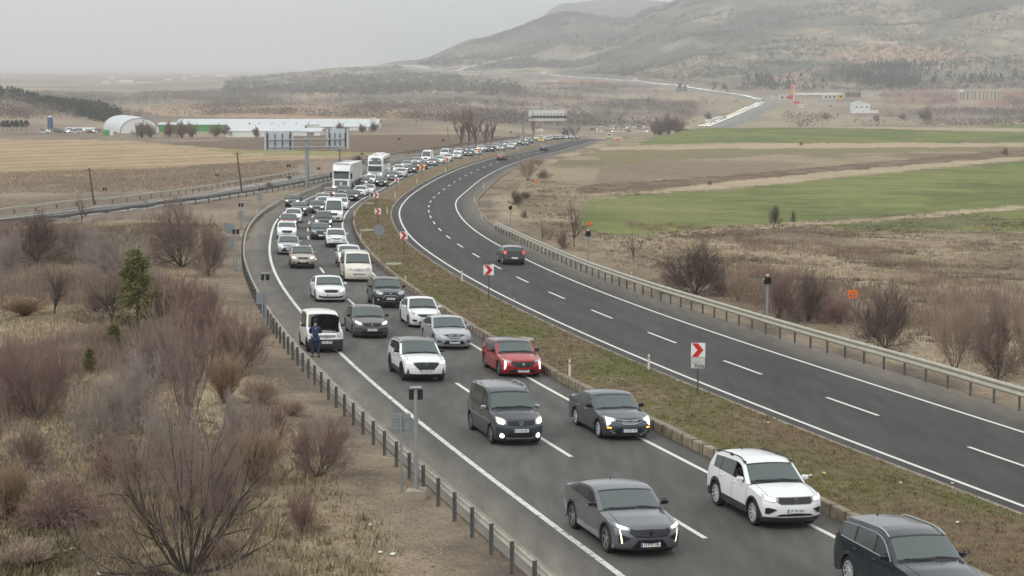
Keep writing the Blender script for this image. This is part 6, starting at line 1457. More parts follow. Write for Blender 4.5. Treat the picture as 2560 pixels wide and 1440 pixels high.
for base, top, lab in (((1424, 941), 897, 'white marker post in the median right of the red hatchback'), ((1622, 924), 884, 'white marker post at the far kerb of the median, near the Radar board'), ((1155, 704), 676, 'white marker post at the far kerb of the median, left of the second chevron'), ((1014, 711), 686, 'white marker post in the median behind the cream minibus'), ((901, 606), 583, 'white marker post by the near kerb beside the small white crossover'), ((885, 542), 524, 'white marker post where the kerb begins in the bend'), ((968, 536), 517, 'white marker post on the far kerb inside the bend'), ((925, 495), 481, 'leaning white marker post by the inner line'), ((988, 494), 478, 'white marker post above the bend, far kerb'), ((1042, 458), 446, 'white marker post left of the yellow-lit chevron'), ((1114, 432), 418, 'white marker post beneath the second yellow-lit chevron'), ((1203, 401), 391, 'white marker post beneath the farthest chevron'), ((1294, 377), 367, 'white marker post near the far queue')):
    wpost(base, top, lab)
gp = lambda px, py: ground_at(px, py)
for base, top, lab in (((1204, 547), 530, 'marker post on the right verge inside the bend, nearest one'), ((1186, 506), 490, 'marker post on the right verge at the tightest point'), ((1209, 469), 455, 'marker post on the right verge beyond the tightest point'), ((1578, 698), 680, 'marker post behind the right guardrail'), ((603, 590), 577, 'marker post behind the left guardrail in the bend'), ((641, 530), 522, 'marker post on the left bank above the bend'), ((1444, 393), 374, 'thin pale marker post on the right verge of the far straight'), ((675, 815), 786, 'red and white marker post at the guardrail opposite the van')):
    wpost(base, top, lab, fn=gp)
def gas_marker(base, c, w, h, label):
    x, y, z = ground_at(*base); s = px_m(y); zc_ = (base[1] - c) / s; r_ = empty('pipeline_marker', (x, y, z), 0, label, 'marker sign', 'orange pipeline markers'); b = MB(); b.tube((0, .02, -.1), (0, .02, zc_), .022); b.build('pole', MATS['pole_grey'], r_)
    W_, H_ = w / s, h / s; b = MB(); b.cbox((0, 0, zc_), (W_, .03, H_), .005); bd = b.build('board', MATS['sign_orange'], r_); q = MB(); f = lambda u, v, d: (u, d, zc_ + v)
    k_ = H_ / 2; q.prism([(-.45 * k_, -.55 * k_), (.45 * k_, -.55 * k_), (.62 * k_, .05 * k_), (.2 * k_, 0), (0, .75 * k_), (-.2 * k_, 0), (-.62 * k_, .05 * k_)], -.017, -.022, f); fl_ = q.build('flame_mark', MATS['lamp_black'], bd); q = MB(); q.prism([(-.3 * k_, -.3 * k_), (.3 * k_, -.3 * k_), (.3 * k_, -.05 * k_), (-.3 * k_, -.05 * k_)], -.023, -.026, f); q.build('white_label', MATS['sign_white'], fl_)
gas_marker((2130, 800), 734, 25, 20, 'bright orange marker board with a black flame mark among the right bushes'); gas_marker((1473, 606), 560, 13, 10, 'orange marker board just above the warning lamp by the bare tree'); gas_marker((1343, 462), 453, 10, 7, 'orange marker board in the rough grass of the far verge'); gas_marker((1545, 356), 350, 9, 5, 'tiny orange marker board by the far verge near the green field')
def pole(base, top, lean, label):
    x, y, z = ground_at(*base); s = px_m(y); h = (base[1] - top[1]) / s; dx = (top[0] - base[0]) / s; r_ = empty('utility_pole', (x, y, z), 0, label, 'pole', 'wooden utility poles'); b = MB(); b.tube((0, 0, -.2), (dx, 0, h), .13, .09, n=8); b.build('shaft', MATS['wood_pole'], r_, True, 40); b = MB(); b.box((dx, 0, h - .25), (1.0, .08, .08)); b.build('crossbar', MATS['wood_pole'], r_)
for base, top, lab in (((237, 520), (225, 420), 'leaning wooden pole on the left field edge'), ((605, 480), (594, 381), 'leaning wooden pole above the big brown bush'), ((850, 402), (849, 372), 'wooden pole right of the cantilever sign'), ((1121, 345), (1119, 318), 'wooden pole left of the poplars'), ((1232, 350), (1224, 292), 'tall wooden pole among the poplars'), ((1307, 340), (1306, 283), 'wooden pole behind the gantry leg'), ((1040, 312), (1041, 288), 'pale mast in the valley beyond the sheds')):
    pole(base, top, 0, lab)
# concrete manhole covers in the median
for i, (px_, py_, w) in enumerate(((1305, 852, 62), (985, 662, 42), (917, 577, 34), (922, 510, 24))):
    x, y, z = med_at(px_, py_); r = w / px_m(y) / 2; b = MB(); b.lathe([(0, .13), (r * .42, .14), (r * .44, .10), (r * .96, .09), (r, .05), (r, -.1)], (0, 0, 0), 'z', 26); o = b.build('manhole_cover', MATS['concrete'], None, True, 35); o.location = (x, y, z + .02)
    tag(o, ['large round concrete manhole cover in the median behind the red hatchback', 'round concrete manhole cover level with the cream minibus', 'flat concrete manhole cover in the bend beside the round sign back', 'smallest concrete manhole cover where the median widens in the bend'][i], 'manhole', 'manhole covers in the median')
# ------------------------------------------------------------------ overhead signs
def cantilever():
    x, y, z = ground_at(768, 468); s = px_m(y); m = lambda v: v / s
    r_ = empty('cantilever_sign', (x, y, z), 0, 'tall grey column carrying two blank-backed sign panels, left of the lorry', 'overhead sign'); b = MB(); b.tube((0, 0, -.2), (0, 0, m(125)), .36, .27, n=20); b.build('column', MATS['pole_grey'], r_, True, 40)
    zz = lambda py: m(468 - py); xx = lambda px: m(px - 768); arm = MB()
    for py in (350, 369): arm.tube((xx(672), -.35, zz(py)), (xx(862), -.35, zz(py - 2)), .13, n=8)
    arm.build('arms', MATS['pole_grey'], r_, True, 40)
    for x0, x1, y0, y1, lb in ((662, 735, 328, 376, 0), (817, 873, 322, 372, 0)):
        p = MB(); p.cbox(((xx(x0) + xx(x1)) / 2, .1, (zz(y0) + zz(y1)) / 2), (xx(x1) - xx(x0), .06, zz(y0) - zz(y1)), .01); pl = p.build('sign_panel', mat('panel_back', C(190, 196, 200), .4, .3), r_); q = MB()
        for k_ in range(4): u = x0 + 9 + (x1 - x0 - 18) * k_ / 3; q.box((xx(u), -.05, zz(y1 - 2) + m(20)), (.12, .12, m(38 if x0 < 700 else 34)))
        for u in (x0 + 7, x1 - 7): q.box((xx(u), 0, (zz(y0) + zz(y1)) / 2), (.12, .1, zz(y0) - zz(y1) - .1))
        q.build('stiffener', MATS['pole_dark'], pl)
cantilever()
def gantry():
    xa, ya, za = ground_at(1309, 352, 400, 800); s = px_m(ya); m = lambda v: v / s; r_ = empty('sign_gantry', (xa, ya, za), 0, 'arched gantry with a wide blank-backed sign panel over the queue', 'sign gantry')
    z0 = za; W_ = m(128); Hh = m(62); b = MB()
    for sx in (0, 1):
        cx = sx * W_; b2 = MB(); b2.tube((cx, 0, -1.2), (cx, 0, Hh - m(22)), .28, n=14); P = []
        for k_ in range(9): an = R(90 * k_ / 8); P.append((cx + (1 if sx == 0 else -1) * m(20) * (1 - math.cos(an)), 0, Hh - m(22) + m(20) * math.sin(an)))
        b2.path(P, .26, 12); b2.build('leg', MATS['pole_grey'], r_, True, 40)
    b = MB(); b.tube((m(19), 0, Hh - m(2)), (W_ - m(19), 0, Hh - m(2)), .26, n=12); b.build('beam', MATS['pole_dark'], r_, True, 40); p = MB(); p.cbox((m(60), .35, Hh + m(1)), (m(95), .08, m(27)), .01); pl = p.build('sign_panel', mat('panel_white', C(214, 214, 206), .4, .1), r_); q = MB()
    for k_ in range(10): q.box((m(26 + 8.5 * k_), .2, Hh + m(0)), (.16, .14, m(12)))
    for u in (m(22), m(104)): q.box((u, .25, Hh + m(1)), (.12, .1, m(26)))
    q.build('stiffener', MATS['pole_dark'], pl)
gantry()
x, y, z = ground_at(1348, 322, 500, 950); s = px_m(y); r_ = empty('billboard', (x, y, z), 0, 'small pale billboard seen under the gantry panel', 'billboard'); b = MB(); b.tube((0, 0, -2), (0, 0, 17 / s), .2); b.build('pole', MATS['pole_grey'], r_); b = MB(); b.cbox((0, 0, 19 / s), (20 / s, .2, 7 / s), .02); b.build('board', MATS['panel_white'], r_)
# litter
lit = [(1285, 748, 0), (1440, 828, 0), (2060, 1186, 1), (2251, 1211, 0), (2395, 1310, 0), (1920, 1060, 0), (950, 1385, 2), (925, 1316, 2), (983, 1389, 2), (180, 1377, 2), (250, 1440, 2), (2026, 1192, 0), (1340, 1035, 0), (2380, 1212, 0)]
for i, (px_, py_, w) in enumerate(lit):
    x, y, z = med_at(px_, py_) if w < 2 else ground_at(px_, py_, 20, 200)
    b = MB(); rr = rng.uniform(.04, .07) * (1.5 if w == 2 else 1); V = [(rr * math.cos(t) * rng.uniform(.6, 1.3), rr * math.sin(t) * rng.uniform(.6, 1.3), rng.uniform(.01, .04)) for t in np.linspace(0, 6.28, 8)[:-1]] + [(0, 0, .06), (0, 0, -.02)]
    b.add(V, [[k_, (k_ + 1) % 7, 7] for k_ in range(7)] + [[(k_ + 1) % 7, k_, 8] for k_ in range(7)]); o = b.build('litter', mat('litter_pale', C(222, 220, 208), .6) if w != 1 else mat('litter_yellow', C(200, 206, 110), .6)); o.location = (x, y, z + .03)
    tag(o, 'scrap of yellowish rubbish on the median grass' if w == 1 else ('scrap of pale rubbish on the left grass bank' if w == 2 else 'scrap of pale rubbish on the median grass'), 'litter', 'litter on the left grass bank' if w == 2 else 'litter on the median')
# ------------------------------------------------------------------ bare shrubs and trees
def prism_mesh(A, B_, ra, rb, n=3):
    D = B_ - A; L = np.linalg.norm(D, axis=1, keepdims=True); D = D / np.maximum(L, 1e-6)
    ref = np.where(np.abs(D[:, 2:3]) < .9, np.array([[0, 0, 1.]]), np.array([[1., 0, 0]])); U = np.cross(D, ref); U /= np.linalg.norm(U, axis=1, keepdims=True); W = np.cross(D, U); m = len(A)
    V = np.empty((m, 2 * n, 3))
    for i in range(n):
        an = 2 * math.pi * i / n; o = U * math.cos(an) + W * math.sin(an); V[:, i] = A + o * ra[:, None]; V[:, n + i] = B_ + o * rb[:, None]
    base = (np.arange(m) * 2 * n)[:, None]; F = np.concatenate([base + np.array([[i, (i + 1) % n, n + (i + 1) % n, n + i]]) for i in range(n)], 0)
    return V.reshape(-1, 3), F
def grow(r, stems, H, spread, levels, kidsn, ratio=.55, base_r=.05, lean=.0, trunk=0., up=.25, wig=.16, taper=.5, kspread=.55, vert=False):
    """levels of curved branches; returns a list per level of (A, B, ra, rb)"""
    az = r.uniform(0, 2 * math.pi, stems); el = spread * np.sqrt(r.uniform(0.02, 1, stems)); D = np.stack([np.sin(el) * np.cos(az), np.sin(el) * np.sin(az), np.cos(el)], 1)
    P = np.stack([r.normal(0, .05 * H / 4, stems), r.normal(0, .05 * H / 4, stems), np.full(stems, trunk)], 1); Ln = H * r.uniform(.6, .8, stems) * (1 - trunk / H); R0 = base_r * r.uniform(.6, 1.1, stems); out = []
    for lv in range(levels):
        n = len(P); segs = 4 if lv == 0 else 3; pts = [P]; d = D.copy(); dirs = [d]
        for s in range(segs):
            d = d + r.normal(0, wig, (n, 3)) + np.array([0, 0, up * (.5 if lv == 0 else 1) * .35]); d /= np.linalg.norm(d, axis=1, keepdims=True); pts.append(pts[-1] + d * (Ln / segs)[:, None]); dirs.append(d)
        pts = np.array(pts); dirs = np.array(dirs); rr = [R0 * (1 - (1 - taper) * s / segs) for s in range(segs + 1)]
        out.append((np.concatenate(pts[:-1]), np.concatenate(pts[1:]), np.concatenate(rr[:-1]), np.concatenate(rr[1:])))
        if lv == levels - 1: break
        K = kidsn[lv]; f = np.repeat(np.linspace(.22, 1.0, K)[None, :], n, 0) + r.uniform(-.08, .04, (n, K)); f = np.clip(f, .1, .999); fi = f * segs; i0 = fi.astype(int); g = fi - i0; ix = np.arange(n)[:, None]
        Pk = pts[i0, ix] * (1 - g[..., None]) + pts[i0 + 1, ix] * g[..., None]; Dk = dirs[i0 + 1, ix]; rnd = r.normal(0, 1, (n, K, 3)); rnd -= (rnd * Dk).sum(-1, keepdims=True) * Dk; rnd /= np.linalg.norm(rnd, axis=-1, keepdims=True)
        Dk = Dk + rnd * r.uniform(.6, 1.3, (n, K, 1)) * kspread + np.array([0, 0, up]); Dk /= np.linalg.norm(Dk, axis=-1, keepdims=True); Lk = (Ln[:, None] * ratio * r.uniform(.65, 1.2, (n, K)) * (1.15 - .45 * f)); Rk = (R0[:, None] * (1 - (1 - taper) * f)) * .58
        P, D, Ln, R0 = Pk.reshape(-1, 3), Dk.reshape(-1, 3), Lk.ravel(), Rk.ravel()
    return out
def bark(name, c): return mat(name, C(*c), .9)
TW = {'brown': bark('twig_brown', (140, 122, 112)), 'red': bark('twig_red', (138, 112, 104)), 'grey': bark('twig_grey', (158, 146, 138)), 'dark': bark('twig_dark', (102, 89, 82)), 'tan': bark('twig_tan', (166, 145, 128)), 'pink': bark('twig_pink', (152, 130, 122)), 'orange': bark('twig_orange', (158, 134, 110))}
BK_ = {'dark': bark('bark_dark', (76, 69, 64)), 'grey': bark('bark_grey', (112, 104, 98)), 'brown': bark('bark_brown', (82, 70, 62))}
BUSH = {}
def bush_proto(key, seed, twig, brk, crown_from=1, minr=.0045, **kw):
    r = np.random.default_rng(seed); lv = grow(r, **kw); a_, b_, c_, d_ = [np.concatenate([l[i] for l in lv[:crown_from]]) for i in range(4)]; V, F = prism_mesh(a_, b_, c_, d_, 5)
    if kw.get('trunk'):
        V2, F2 = prism_mesh(np.array([[0, 0, -.3]]), np.array([[0, 0, kw['trunk'] + .05]]), np.array([kw['base_r'] * 1.7]), np.array([kw['base_r'] * 1.1]), 8); F5 = [list(map(int, f)) for f in F] + [[int(i) + len(V) for i in f] for f in F2]; V = np.vstack([V, V2]); tm_ = mesh_from('stems', V, F5, BK_[brk], True)
    else: tm_ = mesh_from('stems', V, F, BK_[brk], True)
    a_, b_, c_, d_ = [np.concatenate([l[i] for l in lv[crown_from:]]) for i in range(4)]; V, F = prism_mesh(a_, b_, np.maximum(c_, minr), np.maximum(d_, minr * .8), 3); cm = mesh_from('crown', V, F, TW[twig])
    ex = np.abs(V[:, :2]).max(0).mean(); BUSH[key] = (tm_, cm, V[:, 2].max(), np.percentile(np.hypot(V[:, 0], V[:, 1]), 97))
K4 = dict(levels=4, kidsn=[9, 7, 5], ratio=.60, crown_from=2)
bush_proto('fan_brown', 1, 'brown', 'dark', stems=20, H=4, spread=1.2, base_r=.03, up=.10, wig=.2, minr=.0065, **K4)
bush_proto('fan_red', 2, 'red', 'brown', stems=18, H=4, spread=1.15, base_r=.024, up=.12, wig=.2, minr=.006, **K4)
bush_proto('fan_dark', 3, 'dark', 'dark', stems=20, H=4, spread=1.15, base_r=.03, up=.08, wig=.2, minr=.0065, **K4)
bush_proto('fan_grey', 4, 'grey', 'grey', stems=18, H=4, spread=1.25, base_r=.026, up=.05, wig=.28, minr=.0065, **K4)
bush_proto('fan_tan', 5, 'tan', 'brown', stems=12, H=5, spread=.75, base_r=.035, up=.2, wig=.2, minr=.007, levels=4, kidsn=[10, 7, 5], ratio=.58)
bush_proto('tree_dark', 6, 'dark', 'dark', crown_from=2, stems=6, H=6, spread=.5, base_r=.10, trunk=.9, up=.12, wig=.22, minr=.009, levels=5, kidsn=[7, 5, 4, 3], ratio=.58)
bush_proto('many_stem', 7, 'brown', 'dark', crown_from=2, stems=15, H=6.5, spread=1.25, base_r=.085, up=.13, wig=.15, minr=.006, levels=5, kidsn=[8, 6, 4, 3], ratio=.56)
bush_proto('pink_tree', 8, 'pink', 'grey', crown_from=2, stems=8, H=6, spread=.45, base_r=.06, up=.35, minr=.010, levels=5, kidsn=[6, 5, 4, 2])
bush_proto('sparse_tree', 9, 'brown', 'dark', crown_from=2, stems=5, H=6, spread=.6, base_r=.08, trunk=1.1, up=.12, wig=.22, minr=.009, levels=4, kidsn=[6, 5, 4])
bush_proto('bramble', 10, 'red', 'brown', stems=34, H=2.4, spread=1.25, base_r=.016, up=-.05, wig=.3, minr=.009, levels=3, kidsn=[10, 6])
bush_proto('brush', 11, 'tan', 'grey', stems=60, H=1.5, spread=.7, base_r=.010, up=.2, wig=.2, minr=.007, levels=3, kidsn=[6, 4])
bush_proto('brush_orange', 12, 'orange', 'brown', stems=60, H=2.0, spread=.5, base_r=.011, up=.3, wig=.12, minr=.008, levels=3, kidsn=[6, 4])
bush_proto('poplar', 13, 'brown', 'grey', crown_from=2, stems=4, H=12, spread=.25, base_r=.14, trunk=1.2, up=.45, minr=.035, levels=5, kidsn=[9, 6, 4, 2], kspread=.45, ratio=.42)
bush_proto('far_round', 14, 'brown', 'brown', stems=16, H=9, spread=.8, base_r=.12, up=.15, wig=.25, minr=.05, levels=4, kidsn=[9, 7, 4])
ti = 0
def shrub(key, base, top, width, label, group=None, name='shrub', lean=0, sx=1.0, lo=20, hi=1200, fn=None, cat=None):
    global ti
    tm_, cm, H_, W_ = BUSH[key]; x, y = (fn or at)(base[0], base[1], lo, hi) if fn is None else fn(*base)[:2]; s = px_m(y); z = float(G(x, y)); h = (base[1] - top) / s; w = width / s / 2
    if name == 'shrub' and ('tree' in key or key in ('poplar', 'far_round')): name = 'tree'
    r_ = empty(name, (x, y, z - .05), rng.uniform(0, 6.28), label, cat or name, group); sc = (w / W_, w / W_, h / H_); ti += 1
    a_ = link('trunk' if name == 'tree' else 'stems', tm_, r_); b_ = link('crown', cm, r_)
    for o in (a_, b_): o.scale = sc
    return r_
SH = [ # key, base, top, width, label
 ('many_stem', (470, 1440), 905, 520, 'large many-stemmed bare tree filling the bottom left foreground'),
 ('fan_red', (792, 1192), 1005, 190, 'red-brown bare bush nearest the guardrail on the left bank'),
 ('fan_red', (752, 1338), 1195, 130, 'small red-brown bush below the other one on the left bank'),
 ('fan_red', (92, 1052), 800, 235, 'broad reddish bare bush at the left edge, half way down'),
 ('pink_tree', (465, 1135), 690, 200, 'tall thin-stemmed pinkish bare tree left of the guardrail'),
 ('fan_brown', (455, 668), 452, 215, 'big dense brown bush standing up over the slip road'),
 ('fan_brown', (520, 690), 505, 120, 'brown bush leaning right beside the big dense one'),
 ('fan_grey', (300, 712), 552, 220, 'greyish-lilac bare bush below the slip road'),
 ('fan_red', (445, 812), 655, 215, 'dark red bush under the big dense brown one'),
 ('fan_red', (525, 800), 690, 110, 'smaller red bush close to the guardrail in the bend'),
 ('tree_dark', (138, 788), 645, 95, 'slim dark bare tree on the pale grass at left'),
 ('tree_dark', (281, 815), 680, 130, 'dark bare tree right of the pale grass clearing'),
 ('fan_dark', (92, 655), 508, 150, 'dark shrub thicket at the left edge below the slip road'),
 ('fan_grey', (25, 680), 560, 110, 'grey-pink shrub at the far left edge above the clearing'),
 ('fan_brown', (170, 640), 540, 130, 'brown thicket between the two left shrub groups'),
 ('fan_grey', (340, 1075), 838, 240, 'pale grey tangled shrub in the middle of the left thicket'),
 ('bramble', (160, 1312), 1135, 260, 'purple-red bramble mound at lower left'),
 ('bramble', (290, 1200), 1070, 200, 'brown bramble mound behind the large foreground tree'),
 ('brush_orange', (25, 1300), 1130, 110, 'straw-orange reeds at the bottom left edge'),
 ('brush_orange', (640, 1215), 1040, 160, 'rusty brush left of the red-brown bush'),
 ('fan_grey', (610, 1150), 940, 180, 'thin grey bush between the pinkish tree and the red-brown bush'),
 ('fan_red', (600, 930), 745, 170, 'reddish shrub between the pinkish tree and the guardrail bank'),
 ('fan_brown', (400, 960), 760, 200, 'brown shrub behind the pinkish tree'),
 ('brush', (650, 1010), 930, 130, 'low straw-coloured brush on the bank below the bonnet-up van'),
 ('brush', (730, 1040), 985, 90, 'low dry brush beside the guardrail bank'),
 ('brush', (560, 1400), 1320, 150, 'low tan brush right of the foreground tree foot'),
 ('brush', (60, 1420), 1330, 160, 'low tan brush in the bottom left corner'),
 ('fan_grey', (215, 640), 560, 120, 'small lilac-grey shrub above the clearing'),
 ('fan_brown', (330, 760), 610, 150, 'brown bush behind the olive green pine'), ('fan_red', (500, 900), 700, 170, 'broad red bush between the pinkish tree and the road bank'), ('fan_grey', (250, 1130), 900, 190, 'grey tangle left of the pale tangled shrub'), ('fan_grey', (430, 1230), 960, 220, 'wide grey haze of twigs behind the large foreground tree'), ('fan_brown', (560, 1290), 1060, 190, 'brown tangle right behind the large foreground tree'), ('fan_brown', (30, 960), 800, 120, 'brown bush cut by the left edge'), ('fan_brown', (60, 1180), 1020, 170, 'brown bush at the left edge above the bramble mound'), ('brush_orange', (560, 1010), 860, 120, 'rust-coloured brush beside the pinkish tree'), ('fan_red', (670, 1120), 960, 130, 'red twiggy bush left of the red-brown one'), ('fan_brown', (240, 780), 690, 100, 'low brown bush in the clearing'), ('brush', (180, 900), 850, 110, 'pale low brush in the clearing'), ('brush_orange', (60, 790), 730, 130, 'reddish-orange stalks at the left clearing edge'),
 ('sparse_tree', (205, 560), 470, 70, 'thin orange-brown sapling by the slip road'),
 ('fan_dark', (1738, 735), 580, 215, 'large dark round bush behind the right guardrail'),
 ('fan_tan', (1845, 752), 635, 90, 'pale thin bush right of the large dark round bush'),
 ('fan_red', (1945, 796), 645, 145, 'reddish bush directly behind the square-faced warning lamp'),
 ('fan_dark', (2018, 804), 655, 130, 'dark bush right of the square-faced warning lamp'),
 ('fan_red', (2096, 810), 728, 105, 'small bush left of the bright orange marker'),
 ('fan_dark', (2213, 874), 690, 160, 'dark upright bush right of the bright orange marker'),
 ('fan_tan', (2388, 930), 660, 180, 'tall pale reddish shrub near the right edge'),
 ('fan_brown', (2495, 948), 680, 190, 'dark thin tree at the right edge, before the pale shrub'),
 ('fan_tan', (2570, 960), 640, 140, 'pale shrub cut by the right edge'),
 ('fan_tan', (1800, 735), 660, 90, 'pale twiggy bush tucked against the large dark one'),
 ('sparse_tree', (1435, 618), 468, 95, 'bare tree beside the orange marker and warning lamp'),
 ('sparse_tree', (1583, 652), 565, 60, 'slim bare sapling left of the large dark bush'),
 ('sparse_tree', (1355, 606), 540, 38, 'slim sapling left of the bare roadside tree'), ('fan_tan', (1375, 600), 550, 46, 'pale sapling next to the bare roadside tree'), ('fan_brown', (1408, 622), 560, 44, 'thin bush at the foot of the bare roadside tree'),
 ('fan_dark', (1288, 512), 470, 46, 'small dark round bush inside the bend'), ('fan_dark', (1312, 497), 475, 30, 'smaller dark bush right of the round one inside the bend'), ('fan_brown', (1310, 545), 518, 24, 'tiny bush above the end of the right guardrail'),
 ('fan_tan', (1320, 452), 372, 62, 'tall pale brush hiding part of the free carriageway'), ('fan_brown', (1362, 446), 416, 44, 'brown bush on the far verge'), ('fan_tan', (1345, 415), 388, 40, 'pale low bush behind the brown one on the far verge'),
 ('fan_dark', (1940, 560), 505, 40, 'lone dark bush in the green field'), ('fan_dark', (1982, 556), 520, 16, 'tiny thin bush right of the lone dark one'), ('fan_brown', (2003, 364), 350, 12, 'tiny shrub on the grass strip far right'), ('fan_brown', (2512, 388), 362, 22, 'small shrub on the track at the far right'), ('fan_brown', (1773, 462), 446, 16, 'tiny shrub at the edge of the ploughed strip'),
 ('fan_dark', (897, 410), 384, 44, 'dark round bush between the lorry and the coach, beyond the guardrail'), ('fan_brown', (675, 468), 450, 26, 'small brown bush at the foot of the sign column'),
]
for key, base, top, w, lab in SH: shrub(key, base, top, w, lab)
for px_, py_, tp, w, lab in ((1152, 368, 275, 60, 'leftmost bare poplar left of the gantry'), (1172, 366, 262, 70, 'tallest bare poplar left of the gantry'), (1190, 365, 290, 46, 'third bare poplar left of the gantry'), (1212, 363, 298, 46, 'fourth bare poplar left of the gantry'), (1228, 360, 292, 40, 'bare poplar by the tall wooden pole'), (1333, 338, 285, 40, 'bare tree behind the left part of the gantry'), (1435, 330, 292, 44, 'bare tree behind the right leg of the gantry'), (1415, 332, 300, 36, 'bare tree behind the gantry panel')):
    shrub('poplar', (px_, py_), tp, w, lab, 'bare poplars beyond the guardrail', lo=380, hi=950)
for px_, py_, tp, w, lab in ((1650, 331, 282, 46, 'left and lowest of the round brown trees on the crest'), (1672, 326, 262, 44, 'tallest of the round brown trees on the crest'), (1697, 324, 266, 40, 'right one of the round brown trees on the crest'), (1636, 332, 290, 26, 'thin dark tree left of the round brown trees')):
    shrub('far_round', (px_, py_), tp, w, lab, 'round brown trees on the crest', lo=600, hi=1100)
for i, (px_, py_, tp, w) in enumerate(((355, 345, 298, 46), (375, 345, 302, 40), (425, 344, 298, 34), (455, 345, 296, 44), (480, 344, 300, 36), (540, 342, 306, 38), (565, 342, 308, 30), (640, 345, 312, 20), (850, 336, 300, 24), (935, 330, 302, 26), (905, 332, 306, 22))):
    shrub('far_round', (px_, py_), tp, w, ['bare tree before the left end of the domed hall', 'second bare tree before the domed hall', 'bare tree before the green wall beside the domed hall', 'broad bare tree in front of the green wall', 'bare tree in the middle of the green wall', 'reddish bare tree right of the green wall middle', 'small bare tree before the green wall end', 'thin tree before the long low white shed', 'tree between the two overhead panels', 'bare tree at the right end of the sheds', 'small tree left of the silos'][i], 'bare trees around the sheds', lo=500, hi=1150)
for i, (px_, py_, tp, w) in enumerate(((2312, 306, 262, 40), (2065, 300, 276, 22), (1770, 300, 276, 20), (2255, 300, 280, 20), (2190, 304, 282, 18))):
    shrub('far_round', (px_, py_), tp, w, ['tall bare tree beyond the field at far right', 'bare tree left of the white barn', 'bare tree left of the valley queue', 'bush right of the white barn', 'low bare tree in front of the white barn yard'][i], 'bare trees in the valley', lo=1000, hi=2500)
# ---- conifers
def conifer_mesh(seed, H_, W_, dens, leafc, blade=.22, boughs=70):
    """irregular boughs, each carrying needle tufts towards its end"""
    r = np.random.default_rng(seed); hb = r.uniform(.06, 1, boughs) ** .85; az = r.uniform(0, 6.283, boughs); lb = W_ * ((1 - hb) ** .6 * r.uniform(.45, 1.15, boughs) + .05); el = r.uniform(.05, .75, boughs)
    k = r.integers(0, boughs, dens); f = r.uniform(.25, 1, dens) ** .7; rad = lb[k] * f; P = np.stack([rad * np.cos(az[k]), rad * np.sin(az[k]), H_ * hb[k] * .9 + rad * np.sin(el[k])], 1) + r.normal(0, 1, (dens, 3)) * (.13 * W_ * (1.1 - .5 * f))[:, None] * np.array([1, 1, .7]); n = dens
    d1 = r.normal(0, 1, (n, 3)); d1[:, 2] = np.abs(d1[:, 2]) * .6; d1 /= np.linalg.norm(d1, axis=1, keepdims=True); d2 = np.cross(d1, r.normal(0, 1, (n, 3))); d2 /= np.linalg.norm(d2, axis=1, keepdims=True); b_ = blade * r.uniform(.6, 1.3, (n, 1))
    V = np.stack([P - d1 * b_ * .5, P + d2 * b_ * .2, P + d1 * b_, P - d2 * b_ * .2], 1).reshape(-1, 3); F = np.arange(4 * n).reshape(-1, 4); return V, F
LEAF = attr_mat('conifer_needles', fine=(.6, .3), fine2=(4., .3), bump=0)
def col_mesh(name, V, F, cols, m):
    me = mesh_from(name, V, F, m); ca = me.color_attributes.new('Col', 'FLOAT_COLOR', 'POINT'); ca.data.foreach_set('color', np.concatenate([cols, np.ones((len(cols), 1))], 1).astype(np.float32).ravel()); return me
V, F = conifer_mesh(3, 6.2, 2.1, 11000, None, .17); cc = np.repeat(C(112, 112, 70)[None] * rng.uniform(.55, 1.35, (len(V) // 4, 1)), 4, 0); pine_c = col_mesh('crown', V, F, cc, LEAF)
def conifer(base, top, w, label, tint=1.0, lo=20, hi=900):
    x, y = at(base[0], base[1], lo, hi); s = px_m(y); r_ = empty('conifer', (x, y, float(G(x, y)) - .05), rng.uniform(0, 6), label, 'tree'); c = link('crown', pine_c, r_); c.scale = (w / s / 3.8,) * 2 + ((base[1] - top) / s / 6.2,)
    b = MB(); hh = (base[1] - top) / s; b.tube((0, 0, -.2), (0, 0, hh * .9), .1 * hh / 6, .02, n=7); b.build('trunk', BK_['dark'], r_, True)
conifer((345, 835), 605, 125, 'olive green pine among the bare shrubs on the left'); conifer((285, 880), 800, 60, 'small green pine sprig at the clearing edge'); conifer((225, 935), 860, 44, 'dark little pine left of the pale tangled shrub')
# ---- forest on the left hill, scrub on the slopes: masses nobody could count
def clump_field(name, pts, hts, wds, cols, m, per=26, conic=False, blade=.5, seed=5):
    r = np.random.default_rng(seed); n = len(pts); P = np.repeat(pts, per, 0); h = np.repeat(hts, per); w = np.repeat(wds, per); q = r.uniform(0, 1, n * per) ** (.8 if conic else 1); a_ = r.uniform(0, 6.283, n * per)
    rad = w * .5 * ((1 - q) if conic else np.sqrt(np.maximum(0, 1 - (q - .35) ** 2 / .43))) * np.sqrt(r.uniform(.2, 1, n * per)); C_ = P + np.stack([rad * np.cos(a_), rad * np.sin(a_), h * q], 1)
    d1 = r.normal(0, 1, (n * per, 3)); d1[:, 2] *= .8; d1 /= np.linalg.norm(d1, axis=1, keepdims=True); d2 = np.cross(d1, r.normal(0, 1, d1.shape)); d2 /= np.linalg.norm(d2, axis=1, keepdims=True); b_ = (np.minimum(w, h) * blade * r.uniform(.5, 1.2, n * per))[:, None]
    V = np.stack([C_ - d1 * b_ * .5, C_ + d2 * b_ * .5, C_ + d1 * b_ * .5], 1).reshape(-1, 3); F = np.arange(3 * n * per).reshape(-1, 3); cc = np.repeat(np.repeat(cols, per, 0) * r.uniform(.6, 1.3, (n * per, 1)), 3, 0)
    return tag(link(name, col_mesh(name, V, F, cc, m)), kind='stuff')
FX_, FY_ = proj(FP[:, 0], FP[:, 1], zq)
